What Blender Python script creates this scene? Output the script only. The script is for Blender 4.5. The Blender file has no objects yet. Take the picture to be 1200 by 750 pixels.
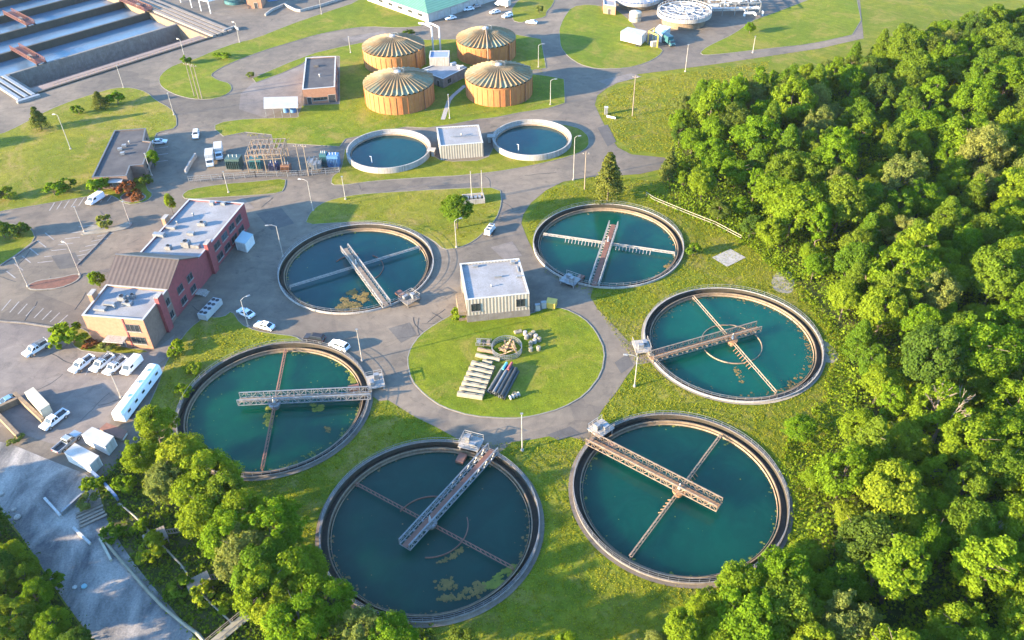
import bpy, math, random
import numpy as np
from mathutils import Vector, Matrix
from mathutils.geometry import delaunay_2d_cdt

# ------------------------------------------------------------------ basics
scene = bpy.context.scene
C = scene.collection
R = math.radians
rng = random.Random(7)

FOC, PITCH, ROLL, CAM_H = 969.2, 0.680057, -0.0220773, 115.5


def S(px, py, z=0.0):
    """Survey: world x, y of a point seen in the aerial photograph, at height z."""
    a, b = px - 600, py - 375
    cr, sr = math.cos(ROLL), math.sin(ROLL)
    x, y = cr * a + sr * b, -sr * a + cr * b
    c, s = math.cos(PITCH), math.sin(PITCH)
    t = (CAM_H - z) / (FOC * s + y * c)
    return Vector((x * t, (FOC * c - y * s) * t))


def S3(px, py, z=0.0):
    p = S(px, py, z)
    return Vector((p.x, p.y, z))


def PL(pts):
    return [S(*p) for p in pts]


SUN_AZ = R(19)      # direction the light travels, from +X towards +Y
SUN_EL = R(13.5)

# ------------------------------------------------------------------ materials
MATS = {}


def new_mat(name):
    m = bpy.data.materials.new(name)
    m.use_nodes = True
    nt = m.node_tree
    nt.nodes.clear()
    return m, nt


class NT:
    def __init__(s, nt):
        s.nt = nt

    def n(s, typ, **kw):
        nd = s.nt.nodes.new(typ)
        for k, v in kw.items():
            if k in nd.inputs:
                nd.inputs[k].default_value = v
            else:
                setattr(nd, k, v)
        return nd

    def l(s, a, b):
        s.nt.links.new(a, b)

    def noise(s, co, scale, detail=4, rough=0.6, dist=0.0):
        nd = s.n('ShaderNodeTexNoise')
        nd.inputs['Scale'].default_value = scale
        nd.inputs['Detail'].default_value = detail
        nd.inputs['Roughness'].default_value = rough
        nd.inputs['Distortion'].default_value = dist
        s.l(co, nd.inputs['Vector'])
        return nd.outputs['Fac']

    def ramp(s, fac, stops):
        nd = s.n('ShaderNodeValToRGB')
        e = nd.color_ramp.elements
        while len(e) < len(stops):
            e.new(0.5)
        for i, (p, c) in enumerate(stops):
            e[i].position = p
            e[i].color = (c, c, c, 1) if not hasattr(c, '__len__') else (*c, 1)
        s.l(fac, nd.inputs[0])
        return nd.outputs[0]

    def mix(s, fac, a, b, mode='MIX'):
        nd = s.n('ShaderNodeMix', data_type='RGBA', blend_type=mode)
        for sock, v in ((nd.inputs[0], fac), (nd.inputs[6], a), (nd.inputs[7], b)):
            if hasattr(v, 'is_linked'):
                s.l(v, sock)
            elif hasattr(v, '__len__'):
                sock.default_value = (*v, 1)
            else:
                sock.default_value = v
        return nd.outputs[2]

    def bump(s, h, strength, dist):
        nd = s.n('ShaderNodeBump')
        nd.inputs['Strength'].default_value = strength
        nd.inputs['Distance'].default_value = dist
        s.l(h, nd.inputs['Height'])
        return nd.outputs[0]

    def coord(s, kind='Object'):
        return s.n('ShaderNodeTexCoord').outputs[kind]

    def vary(s, co):
        oi = s.n('ShaderNodeObjectInfo')
        ad = s.n('ShaderNodeVectorMath', operation='MULTIPLY_ADD')
        s.l(oi.outputs['Random'], ad.inputs[0])
        ad.inputs[1].default_value = (31.0, 17.0, 5.0)
        s.l(co, ad.inputs[2])
        return ad.outputs[0]

    def map(s, co, scale=(1, 1, 1), rot=(0, 0, 0)):
        nd = s.n('ShaderNodeMapping')
        nd.inputs['Scale'].default_value = scale
        nd.inputs['Rotation'].default_value = rot
        s.l(co, nd.inputs[0])
        return nd.outputs[0]

    def principled(s, col, rough=0.7, metal=0.0, normal=None, spec=0.4):
        b = s.n('ShaderNodeBsdfPrincipled')
        if hasattr(col, 'is_linked'):
            s.l(col, b.inputs['Base Color'])
        else:
            b.inputs['Base Color'].default_value = (*col, 1)
        if hasattr(rough, 'is_linked'):
            s.l(rough, b.inputs['Roughness'])
        else:
            b.inputs['Roughness'].default_value = rough
        b.inputs['Metallic'].default_value = metal
        b.inputs['Specular IOR Level'].default_value = spec
        if normal:
            s.l(normal, b.inputs['Normal'])
        return b.outputs[0]

    def out(s, sh):
        o = s.n('ShaderNodeOutputMaterial')
        s.l(sh, o.inputs[0])


def M(name, c1, c2=None, scale=0.6, rough=0.7, metal=0.0, bump=0.0, streak=None, spec=0.4):
    """A weathered surface: two tones mixed by noise, optional vertical streaks."""
    if name in MATS:
        return MATS[name]
    m, nt = new_mat(name)
    t = NT(nt)
    co = t.vary(t.coord())
    if c2 is None:
        c2 = tuple(x * 0.75 for x in c1)
    f = t.ramp(t.noise(co, scale, 6, 0.65), [(0.35, 0.0), (0.68, 1.0)])
    col = t.mix(f, c1, c2)
    if streak:
        f2 = t.ramp(t.noise(t.map(co, (3, 3, 0.15)), 1.2, 4), [(0.5, 0.0), (0.66, 1.0)])
        col = t.mix(f2, col, streak)
    nrm = t.bump(t.noise(co, scale * 9, 3), bump, 0.05) if bump else None
    t.out(t.principled(col, rough, metal, nrm, spec))
    MATS[name] = m
    return m


def grass_mat(name, lush, straw, brown, seed):
    m, nt = new_mat(name)
    t = NT(nt)
    co = t.coord()
    n0 = t.n('ShaderNodeMapping')
    n0.inputs['Location'].default_value = (seed * 13.7, seed * 7.1, 0)
    t.l(co, n0.inputs[0])
    co = n0.outputs[0]
    big = t.ramp(t.noise(co, 0.045, 5, 0.62, 0.6), [(0.40, 0.0), (0.64, 1.0)])
    mid = t.ramp(t.noise(co, 0.33, 6, 0.7, 0.3), [(0.36, 0.0), (0.68, 1.0)])
    col = t.mix(big, lush, straw)
    col = t.mix(t.mix(0.72, (0, 0, 0), mid), col, tuple(x * 0.60 for x in lush))
    patch = t.ramp(t.noise(co, 0.018, 4, 0.6, 1.0), [(0.42, 0.0), (0.58, 1.0)])
    col = t.mix(t.mix(0.35, (0, 0, 0), patch), col, tuple(x * 0.7 for x in lush))
    dry = t.ramp(t.noise(co, 0.085, 7, 0.72, 1.2), [(0.50, 0.0), (0.68, 0.9)])
    col = t.mix(dry, col, brown)
    # mowing passes
    w = t.n('ShaderNodeTexWave', wave_type='BANDS', bands_direction='DIAGONAL')
    w.inputs['Scale'].default_value = 0.16
    w.inputs['Distortion'].default_value = 5.0
    w.inputs['Detail'].default_value = 3
    w.inputs['Detail Scale'].default_value = 0.35
    t.l(co, w.inputs['Vector'])
    col = t.mix(t.mix(0.16, (0, 0, 0), w.outputs['Fac']), col, tuple(x * 0.55 for x in lush))
    fine = t.noise(co, 2.6, 5, 0.8)
    col = t.mix(0.75, col, t.ramp(fine, [(0.3, (0.42, 0.45, 0.4)), (0.72, (1.4, 1.38, 1.3))]), 'MULTIPLY')
    nrm = t.bump(t.noise(co, 3.2, 4, 0.8), 0.55, 0.22)
    t.out(t.principled(col, 0.9, 0, nrm, 0.15))
    MATS[name] = m
    return m


def asphalt_mat(name, c1, c2, crack=0.22):
    m, nt = new_mat(name)
    t = NT(nt)
    co = t.coord()
    big = t.ramp(t.noise(co, 0.035, 5, 0.6, 0.8), [(0.36, 0.0), (0.66, 1.0)])
    col = t.mix(big, c1, c2)
    mid = t.noise(co, 0.28, 7, 0.72, 0.5)
    col = t.mix(0.8, col, t.ramp(mid, [(0.28, (0.66, 0.66, 0.68)), (0.7, (1.18, 1.16, 1.12))]), 'MULTIPLY')
    # dark oil and damp blotches, pale worn wheel tracks
    blot = t.ramp(t.noise(co, 0.13, 7, 0.74, 1.8), [(0.56, 0.0), (0.70, 1.0)])
    col = t.mix(t.mix(0.75, (0, 0, 0), blot), col, tuple(x * 0.55 for x in c1))
    v = t.n('ShaderNodeTexVoronoi', feature='DISTANCE_TO_EDGE')
    v.inputs['Scale'].default_value = 0.085
    v.inputs['Randomness'].default_value = 1.0
    dn = t.n('ShaderNodeTexNoise')
    dn.inputs['Scale'].default_value = 0.35
    dn.inputs['Detail'].default_value = 5
    t.l(co, dn.inputs['Vector'])
    add = t.n('ShaderNodeVectorMath', operation='MULTIPLY_ADD')
    t.l(dn.outputs['Color'], add.inputs[0])
    add.inputs[1].default_value = (4, 4, 4)
    t.l(co, add.inputs[2])
    t.l(add.outputs[0], v.inputs['Vector'])
    cr = t.ramp(v.outputs['Distance'], [(0.004, 1.0), (0.016, 0.0)])
    col = t.mix(t.mix(0.6 * crack, (0, 0, 0), cr), col, tuple(x * 0.35 for x in c1))
    grain = t.noise(co, 5.0, 3, 0.8)
    col = t.mix(0.5, col, t.ramp(grain, [(0.3, (0.8, 0.8, 0.8)), (0.7, (1.2, 1.2, 1.2))]), 'MULTIPLY')
    nrm = t.bump(grain, 0.25, 0.03)
    # old repairs: large angular areas laid at different times
    v2 = t.n('ShaderNodeTexVoronoi', feature='F1', distance='CHEBYCHEV')
    v2.inputs['Scale'].default_value = 0.055
    t.l(t.map(co, rot=(0, 0, R(28))), v2.inputs['Vector'])
    sp = t.n('ShaderNodeSeparateColor')
    t.l(v2.outputs['Color'], sp.inputs[0])
    col = t.mix(0.9, col, t.ramp(sp.outputs[0], [(0.0, (0.86, 0.86, 0.88)), (0.5, (1.0, 1.0, 1.0)), (1.0, (1.1, 1.09, 1.06))]), 'MULTIPLY')
    # tyre-worn streaks
    st = t.ramp(t.noise(t.map(co, scale=(0.25, 0.9, 1), rot=(0, 0, R(20))), 0.4, 5, 0.7, 0.6), [(0.3, (0.8, 0.8, 0.82)), (0.7, (1.14, 1.12, 1.08))])
    col = t.mix(0.6, col, st, 'MULTIPLY')
    t.out(t.principled(col, 0.85, 0, nrm, 0.3))
    MATS[name] = m
    return m


def leaf_mat(name, dark, light, warm, trans=0.45):
    m, nt = new_mat(name)
    t = NT(nt)
    at = t.n('ShaderNodeAttribute', attribute_name='leafvar')
    sep = t.n('ShaderNodeSeparateColor')
    t.l(at.outputs['Color'], sep.inputs[0])
    col = t.mix(sep.outputs[0], dark, light)
    oi = t.n('ShaderNodeObjectInfo')
    rr = t.ramp(oi.outputs['Random'], [(0.25, 0.0), (1.0, 0.75)])
    col = t.mix(rr, col, warm)
    g2 = t.ramp(sep.outputs[1], [(0.0, (0.75, 0.78, 0.75)), (1.0, (1.2, 1.18, 1.1))])
    col = t.mix(1.0, col, g2, 'MULTIPLY')
    d = t.n('ShaderNodeBsdfDiffuse')
    t.l(col, d.inputs[0])
    tr = t.n('ShaderNodeBsdfTranslucent')
    tcol = t.mix(1.0, col, (1.25, 1.2, 0.5), 'MULTIPLY')
    t.l(tcol, tr.inputs[0])
    mx = t.n('ShaderNodeMixShader')
    mx.inputs[0].default_value = trans
    t.l(d.outputs[0], mx.inputs[1])
    t.l(tr.outputs[0], mx.inputs[2])
    t.out(mx.outputs[0])
    MATS[name] = m
    return m


def water_mat(name, c1, c2, scale=0.05, rough=0.09):
    m, nt = new_mat(name)
    t = NT(nt)
    co = t.coord()
    f = t.ramp(t.noise(co, scale, 5, 0.6, 1.2), [(0.35, 0.0), (0.68, 1.0)])
    col = t.mix(f, c1, c2)
    murk = t.ramp(t.noise(t.vary(co), 0.16, 7, 0.7, 2.2), [(0.42, 0.0), (0.72, 1.0)])
    col = t.mix(t.mix(0.45, (0, 0, 0), murk), col, tuple(x * 1.3 + 0.002 for x in c2))
    nrm = t.bump(t.noise(co, 1.1, 5, 0.65), 0.22, 0.10)
    b = t.principled(col, rough, 0, nrm, 0.28)
    nd = b.node
    # turbid water: light entering it spreads sideways before it comes out
    nd.subsurface_method = 'BURLEY'
    nd.inputs['Subsurface Weight'].default_value = 1.0
    nd.inputs['Subsurface Radius'].default_value = (1.0, 2.2, 2.2)
    nd.inputs['Subsurface Scale'].default_value = 3.5
    t.out(b)
    MATS[name] = m
    return m


def ribbed_mat(name, c1, c2, axis_scale, rot=0.0, rough=0.5, metal=0.0):
    """Painted corrugated sheet: fine bands plus weathering."""
    m, nt = new_mat(name)
    t = NT(nt)
    co = t.coord()
    w = t.n('ShaderNodeTexWave', wave_type='BANDS', bands_direction='X')
    w.inputs['Scale'].default_value = axis_scale
    t.l(t.map(co, rot=(0, 0, rot)), w.inputs['Vector'])
    col = t.mix(t.ramp(w.outputs['Fac'], [(0.2, 0.0), (0.9, 1.0)]), c2, c1)
    col = t.mix(0.6, col, t.ramp(t.noise(co, 0.5, 5), [(0.3, (0.75, 0.75, 0.75)), (0.7, (1.15, 1.12, 1.1))]), 'MULTIPLY')
    nrm = t.bump(w.outputs['Fac'], 0.5, 0.06)
    t.out(t.principled(col, rough, metal, nrm))
    MATS[name] = m
    return m


GRASS = grass_mat('grass_lawn', (0.125, 0.165, 0.010), (0.235, 0.220, 0.018), (0.25, 0.19, 0.055), 1)
GRASS_DRY = grass_mat('grass_dry', (0.155, 0.18, 0.014), (0.26, 0.23, 0.028), (0.28, 0.20, 0.07), 2)
GRASS_RICH = grass_mat('grass_rich', (0.130, 0.178, 0.010), (0.225, 0.230, 0.015), (0.24, 0.19, 0.045), 3)
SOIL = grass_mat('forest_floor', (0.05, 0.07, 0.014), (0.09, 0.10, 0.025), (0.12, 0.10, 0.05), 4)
ASPH = asphalt_mat('asphalt', (0.125, 0.106, 0.086), (0.195, 0.158, 0.122))
ASPH_OLD = asphalt_mat('asphalt_pale', (0.155, 0.135, 0.122), (0.21, 0.178, 0.157))
def dirt_mat():
    m, nt_ = new_mat('dirt_track')
    t = NT(nt_)
    co_ = t.map(t.coord(), scale=(0.16, 0.07, 0.1), rot=(0, 0, R(-48)))
    f = t.ramp(t.noise(co_, 1.0, 6, 0.6, 0.5), [(0.40, 0.0), (0.62, 1.0)])
    f2 = t.ramp(t.noise(t.coord(), 0.10, 7, 0.72, 0.6), [(0.32, 0.0), (0.68, 1.0)])
    col = t.mix(f, (0.05, 0.056, 0.066), (0.36, 0.325, 0.29))  # low tone carries the bluish shade over the road in its colour
    col = t.mix(t.mix(0.6, (0, 0, 0), f2), col, (0.25, 0.225, 0.20))
    g = t.noise(t.coord(), 3.0, 4, 0.8)
    col = t.mix(0.6, col, t.ramp(g, [(0.3, (0.5, 0.5, 0.5)), (0.7, (1.4, 1.4, 1.4))]), 'MULTIPLY')
    t.out(t.principled(col, 0.9, 0, t.bump(g, 0.6, 0.1), 0.2))
    return m


DIRT = dirt_mat()
GRAVEL = asphalt_mat('gravel', (0.21, 0.185, 0.15), (0.29, 0.26, 0.21), 0.0)
CONC = M('concrete', (0.19, 0.17, 0.15), (0.115, 0.10, 0.088), 0.8, 0.85, bump=0.2, streak=(0.13, 0.11, 0.09))
CONC_PALE = M('concrete_pale', (0.36, 0.335, 0.305), (0.27, 0.245, 0.22), 0.7, 0.85, bump=0.2, streak=(0.2, 0.18, 0.155))
CONC_WARM = M('concrete_warm', (0.24, 0.175, 0.11), (0.14, 0.10, 0.065), 0.8, 0.85, bump=0.2, streak=(0.14, 0.10, 0.07))
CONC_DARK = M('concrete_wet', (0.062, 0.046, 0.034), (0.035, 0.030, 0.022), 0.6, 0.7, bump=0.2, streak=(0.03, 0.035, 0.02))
KERB = M('kerb_stone', (0.22, 0.20, 0.17), (0.15, 0.14, 0.11), 1.2, 0.9)
BRICK_TAN = M('brick_tan', (0.36, 0.178, 0.108), (0.28, 0.135, 0.08), 1.4, 0.9, bump=0.25)
BRICK_RED = M('brick_red', (0.26, 0.055, 0.06), (0.19, 0.045, 0.045), 1.2, 0.9, bump=0.25)
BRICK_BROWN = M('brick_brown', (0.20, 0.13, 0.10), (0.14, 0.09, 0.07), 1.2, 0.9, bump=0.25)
ROOF_WHITE = M('roof_membrane', (0.27, 0.268, 0.275), (0.185, 0.18, 0.182), 0.22, 0.75, bump=0.1, streak=(0.19, 0.18, 0.175))
ROOF_GREY = M('roof_gravel', (0.30, 0.285, 0.28), (0.20, 0.19, 0.185), 0.25, 0.9, bump=0.2)
ROOF_DARK = M('roof_bitumen', (0.045, 0.043, 0.047), (0.085, 0.078, 0.076), 0.22, 0.85, bump=0.2)
ROOF_BROWN = ribbed_mat('roof_seam_brown', (0.082, 0.062, 0.054), (0.06, 0.045, 0.04), 0.30, R(10))
ROOF_GREEN = ribbed_mat('roof_seam_green', (0.11, 0.25, 0.17), (0.08, 0.20, 0.13), 0.22, R(45))
COPING = M('metal_coping', (0.40, 0.39, 0.38), (0.31, 0.30, 0.29), 0.8, 0.5)
COPING_DARK = M('metal_coping_dark', (0.12, 0.12, 0.12), (0.08, 0.08, 0.08), 0.8, 0.5)
SIDING = ribbed_mat('siding_cream', (0.42, 0.38, 0.31), (0.20, 0.18, 0.15), 0.42, R(-7.5), 0.6)
SIDING_WHITE = M('siding_white', (0.40, 0.39, 0.37), (0.31, 0.30, 0.28), 0.5, 0.6, streak=(0.33, 0.31, 0.28))
WHITE = M('paint_white', (0.62, 0.62, 0.61), (0.52, 0.52, 0.51), 1.0, 0.4)
WHITE_OLD = M('paint_white_worn', (0.48, 0.475, 0.46), (0.36, 0.355, 0.34), 0.8, 0.55, streak=(0.3, 0.27, 0.24))
CREAM = M('paint_cream', (0.46, 0.42, 0.32), (0.38, 0.34, 0.26), 0.8, 0.6)
YELLOW = M('paint_yellow', (0.62, 0.40, 0.07), (0.5, 0.32, 0.06), 1.0, 0.5)
BLUE = M('paint_blue', (0.08, 0.19, 0.36), (0.06, 0.14, 0.28), 1.0, 0.5)
TEAL = M('paint_teal', (0.035, 0.12, 0.135), (0.025, 0.08, 0.095), 1.0, 0.45)
GREEN_BOX = M('paint_green', (0.05, 0.09, 0.085), (0.035, 0.065, 0.06), 1.0, 0.5)
STEEL = M('steel_galvanised', (0.33, 0.335, 0.34), (0.20, 0.195, 0.19), 1.5, 0.5, 0.5)
STEEL_WARM = M('steel_warm', (0.32, 0.25, 0.18), (0.20, 0.135, 0.09), 1.2, 0.6, 0.2)
STEEL_PALE = M('steel_pale', (0.38, 0.355, 0.32), (0.24, 0.21, 0.18), 1.2, 0.55, 0.1)
RUST = M('rusty_deck', (0.24, 0.11, 0.075), (0.16, 0.08, 0.06), 1.0, 0.85)
RUST_TAN = M('rusty_tan', (0.30, 0.165, 0.08), (0.18, 0.10, 0.055), 1.0, 0.8)
RED_STEEL = M('red_steel', (0.12, 0.036, 0.028), (0.08, 0.03, 0.026), 1.0, 0.7)
DARK = M('dark_metal', (0.03, 0.03, 0.033), (0.05, 0.05, 0.05), 1.0, 0.5)
RUBBER = M('rubber', (0.02, 0.02, 0.02), (0.03, 0.03, 0.03), 2.0, 0.9)
GLASS = M('window_glass', (0.02, 0.026, 0.032), (0.03, 0.036, 0.04), 0.5, 0.08, spec=0.6)
WOOD = M('timber_grey', (0.27, 0.22, 0.17), (0.19, 0.15, 0.115), 1.5, 0.9)
WOOD_POLE = M('timber_pole', (0.25, 0.20, 0.15), (0.17, 0.13, 0.10), 1.5, 0.9)
BARK = M('bark', (0.12, 0.095, 0.07), (0.07, 0.055, 0.042), 2.0, 0.95, bump=0.3)
BARK_PALE = M('bark_dead', (0.24, 0.195, 0.15), (0.17, 0.135, 0.105), 2.0, 0.95)
PALE_BEAM = M('cast_beam', (0.31, 0.265, 0.185), (0.20, 0.17, 0.12), 0.9, 0.85, bump=0.2)
CAR_WHITE = M('car_white', (0.72, 0.73, 0.74), (0.68, 0.69, 0.7), 0.6, 0.25)
CAR_SILVER = M('car_silver', (0.40, 0.42, 0.44), (0.36, 0.38, 0.4), 0.6, 0.25, 0.5)
CAR_BLACK = M('car_black', (0.022, 0.02, 0.022), (0.03, 0.028, 0.03), 0.6, 0.2)
CAR_BLUE = M('car_blue', (0.16, 0.28, 0.40), (0.13, 0.24, 0.35), 0.6, 0.25)
LAMP_RED = M('lamp_red', (0.35, 0.02, 0.02), (0.3, 0.02, 0.02), 1, 0.3)
LAMP_CLEAR = M('lamp_clear', (0.6, 0.6, 0.58), (0.5, 0.5, 0.5), 1, 0.2)
MULCH = M('mulch_bed', (0.16, 0.07, 0.05), (0.10, 0.05, 0.035), 1.2, 0.95)
LINE = M('road_paint', (0.30, 0.28, 0.26), (0.19, 0.17, 0.16), 1.1, 0.8)
ALGAE = M('algae_mat', (0.17, 0.115, 0.035), (0.09, 0.075, 0.022), 0.9, 0.95, bump=0.5)
ALGAE_GREEN = M('algae_green', (0.15, 0.17, 0.022), (0.085, 0.105, 0.016), 0.9, 0.95, bump=0.5)

LEAF_BRIGHT = leaf_mat('leaf_bright', (0.085, 0.159, 0.011), (0.157, 0.256, 0.016), (0.198, 0.250, 0.020))
LEAF_MID = leaf_mat('leaf_mid', (0.068, 0.132, 0.013), (0.130, 0.213, 0.020), (0.157, 0.201, 0.022))
LEAF_DARK = leaf_mat('leaf_dark', (0.049, 0.095, 0.017), (0.098, 0.159, 0.024), (0.116, 0.146, 0.024))
LEAF_OLIVE = leaf_mat('leaf_olive', (0.104, 0.140, 0.032), (0.195, 0.226, 0.061), (0.220, 0.226, 0.055))
LEAF_YELLOW = leaf_mat('leaf_yellow', (0.116, 0.183, 0.012), (0.201, 0.275, 0.020), (0.232, 0.262, 0.024))
LEAF_NEEDLE = leaf_mat('leaf_needle', (0.040, 0.065, 0.014), (0.135, 0.150, 0.028), (0.10, 0.10, 0.02), 0.15)
LEAF_BLADE = leaf_mat('grass_blade', (0.17, 0.20, 0.013), (0.32, 0.30, 0.030), (0.32, 0.28, 0.045), 0.4)
LEAF_RUSSET = leaf_mat('leaf_russet', (0.12, 0.035, 0.02), (0.20, 0.065, 0.03), (0.22, 0.09, 0.03), 0.2)


# ------------------------------------------------------------------ mesh collecting
ORIGIN = {}


class MB:
    def __init__(s):
        s.v, s.f = [], []

    def poly(s, pts):
        b = len(s.v)
        s.v += [tuple(p) for p in pts]
        s.f.append(tuple(range(b, b + len(pts))))
        return s

    def hexa(s, lo, hi):
        """lo, hi: four corners each, counter-clockwise."""
        b = len(s.v)
        s.v += [tuple(p) for p in lo] + [tuple(p) for p in hi]
        s.f += [(b + 3, b + 2, b + 1, b), (b + 4, b + 5, b + 6, b + 7)]
        for i in range(4):
            j = (i + 1) % 4
            s.f.append((b + i, b + j, b + 4 + j, b + 4 + i))
        return s

    def box(s, c, size, rz=0.0):
        cx, cy, cz = c
        hx, hy, hz = size[0] / 2, size[1] / 2, size[2] / 2
        ca, sa = math.cos(rz), math.sin(rz)
        q = [(cx + x * ca - y * sa, cy + x * sa + y * ca) for x, y in ((-hx, -hy), (hx, -hy), (hx, hy), (-hx, hy))]
        return s.hexa([(x, y, cz - hz) for x, y in q], [(x, y, cz + hz) for x, y in q])

    def prism(s, poly, z0, z1):
        n = len(poly)
        b = len(s.v)
        area = sum(poly[i][0] * poly[(i + 1) % n][1] - poly[(i + 1) % n][0] * poly[i][1] for i in range(n))
        if area < 0:
            poly = poly[::-1]
        s.v += [(p[0], p[1], z0) for p in poly] + [(p[0], p[1], z1) for p in poly]
        s.f += [tuple(range(b + n - 1, b - 1, -1)), tuple(range(b + n, b + 2 * n))]
        for i in range(n):
            j = (i + 1) % n
            s.f.append((b + i, b + j, b + n + j, b + n + i))
        return s

    def bar(s, p, q, w, h=None):
        h = h or w
        p, q = Vector(p), Vector(q)
        d = (q - p)
        if d.length < 1e-6:
            return s
        d.normalize()
        up = Vector((0, 0, 1)) if abs(d.z) < 0.95 else Vector((1, 0, 0))
        sx = d.cross(up).normalized() * (w / 2)
        sy = sx.cross(d).normalized() * (h / 2)
        o = [-sx - sy, sx - sy, sx + sy, -sx + sy]
        b = len(s.v)
        s.v += [tuple(p + k) for k in o] + [tuple(q + k) for k in o]
        s.f += [(b, b + 1, b + 2, b + 3), (b + 7, b + 6, b + 5, b + 4)]
        for i in range(4):
            j = (i + 1) % 4
            s.f.append((b + j, b + i, b + 4 + i, b + 4 + j))
        return s

    def tube(s, p, q, r, r2=None, n=8, cap=True):
        r2 = r if r2 is None else r2
        p, q = Vector(p), Vector(q)
        d = (q - p).normalized()
        up = Vector((0, 0, 1)) if abs(d.z) < 0.95 else Vector((1, 0, 0))
        a = d.cross(up).normalized()
        c = a.cross(d).normalized()
        b = len(s.v)
        for k in range(n):
            t = 2 * math.pi * k / n
            s.v.append(tuple(p + (a * math.cos(t) + c * math.sin(t)) * r))
        for k in range(n):
            t = 2 * math.pi * k / n
            s.v.append(tuple(q + (a * math.cos(t) + c * math.sin(t)) * r2))
        for k in range(n):
            j = (k + 1) % n
            s.f.append((b + j, b + k, b + n + k, b + n + j))
        if cap:
            s.f += [tuple(range(b, b + n)), tuple(range(b + 2 * n - 1, b + n - 1, -1))]
        return s

    def path(s, pts, r, n=6):
        for a, b in zip(pts, pts[1:]):
            s.tube(a, b, r, n=n)
        return s

    def lathe(s, prof, n=96, c=(0, 0, 0), a0=0.0, a1=None, closed=False):
        full = a1 is None
        a1 = a0 + 2 * math.pi if full else a1
        m = len(prof)
        b = len(s.v)
        steps = n if full else n + 1
        for k in range(steps):
            t = a0 + (a1 - a0) * k / n
            for r, z in prof:
                s.v.append((c[0] + r * math.cos(t), c[1] + r * math.sin(t), c[2] + z))
        for k in range(n):
            k2 = (k + 1) % steps
            for i in range(m if closed else m - 1):
                j = (i + 1) % m
                s.f.append((b + k * m + i, b + k2 * m + i, b + k2 * m + j, b + k * m + j))
        return s

    def ribbon(s, pts, w_, z0, z1, closed=False):
        """A kerb or low wall of width w_ along a line, mitred at its corners."""
        P_ = [Vector((p[0], p[1])) for p in pts]
        P_ = [p for i, p in enumerate(P_) if i == 0 or (p - P_[i - 1]).length > 1e-4]
        n = len(P_)
        b = len(s.v)
        for i in range(n):
            d1 = (P_[i] - P_[i - 1]) if (i > 0 or closed) else None
            d2 = (P_[(i + 1) % n] - P_[i]) if (i < n - 1 or closed) else None
            d1 = d2 if d1 is None else d1
            d2 = d1 if d2 is None else d2
            d1, d2 = d1.normalized(), d2.normalized()
            m = d1 + d2
            m = m.normalized() if m.length > 0.2 else d2
            nn = Vector((-m.y, m.x))
            k = 1 / max(0.5, nn.dot(Vector((-d2.y, d2.x))))
            o = nn * (w_ / 2 * k)
            for q, z in ((P_[i] - o, z0), (P_[i] + o, z0), (P_[i] + o, z1), (P_[i] - o, z1)):
                s.v.append((q.x, q.y, z))
        for i in range(n if closed else n - 1):
            j = (i + 1) % n
            for k in range(4):
                l = (k + 1) % 4
                s.f.append((b + 4 * i + k, b + 4 * i + l, b + 4 * j + l, b + 4 * j + k))
        if not closed:
            s.f += [(b, b + 1, b + 2, b + 3), (b + 4 * n - 1, b + 4 * n - 2, b + 4 * n - 3, b + 4 * n - 4)]
        return s

    def disc(s, r, z, n=96, c=(0, 0)):
        return s.poly([(c[0] + r * math.cos(2 * math.pi * k / n), c[1] + r * math.sin(2 * math.pi * k / n), z) for k in range(n)])

    def build(s, name, mat, parent=None, world=False, smooth=False):
        me = bpy.data.meshes.new(name)
        v = s.v
        if world and parent is not None:
            ox, oy, oz = ORIGIN[parent.name]
            v = [(x - ox, y - oy, z - oz) for x, y, z in v]
        me.from_pydata(v, [], s.f)
        me.materials.append(mat)
        if smooth:
            me.polygons.foreach_set('use_smooth', [True] * len(me.polygons))
        me.update()
        o = bpy.data.objects.new(name, me)
        C.objects.link(o)
        if parent is not None:
            o.parent = parent
            ORIGIN[o.name] = ORIGIN.get(parent.name, (0, 0, 0))
        return o


def tag(o, label=None, cat=None, group=None, kind=None):
    if label:
        o['label'] = label
    if cat:
        o['category'] = cat
    if group:
        o['group'] = group
    if kind:
        o['kind'] = kind
    return o


def thing(name, label, cat, loc=(0, 0, 0), rz=0.0, group=None):
    o = bpy.data.objects.new(name, None)
    o.empty_display_size = 0.5
    C.objects.link(o)
    l = Vector(loc)
    if len(loc) == 2:
        l = Vector((loc[0], loc[1], 0))
    o.location = l
    o.rotation_euler = (0, 0, rz)
    ORIGIN[o.name] = (l.x, l.y, l.z)
    return tag(o, label, cat, group)


def children_of(o):
    return list(o.children)


def dup(root, loc, rz=0.0, label=None, group=None, scale=None):
    r = root.copy()
    C.objects.link(r)
    r.location = loc if len(loc) == 3 else (loc[0], loc[1], 0)
    r.rotation_euler = (0, 0, rz)
    if scale:
        r.scale = scale
    if label:
        r['label'] = label
    if group:
        r['group'] = group
    for ch in children_of(root):
        c = ch.copy()
        C.objects.link(c)
        c.parent = r
        for g in children_of(ch):
            d = g.copy()
            C.objects.link(d)
            d.parent = c
    return r


def part(mb, name, mat, root, smooth=False):
    return mb.build(name, mat, root, world=True, smooth=smooth)


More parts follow.
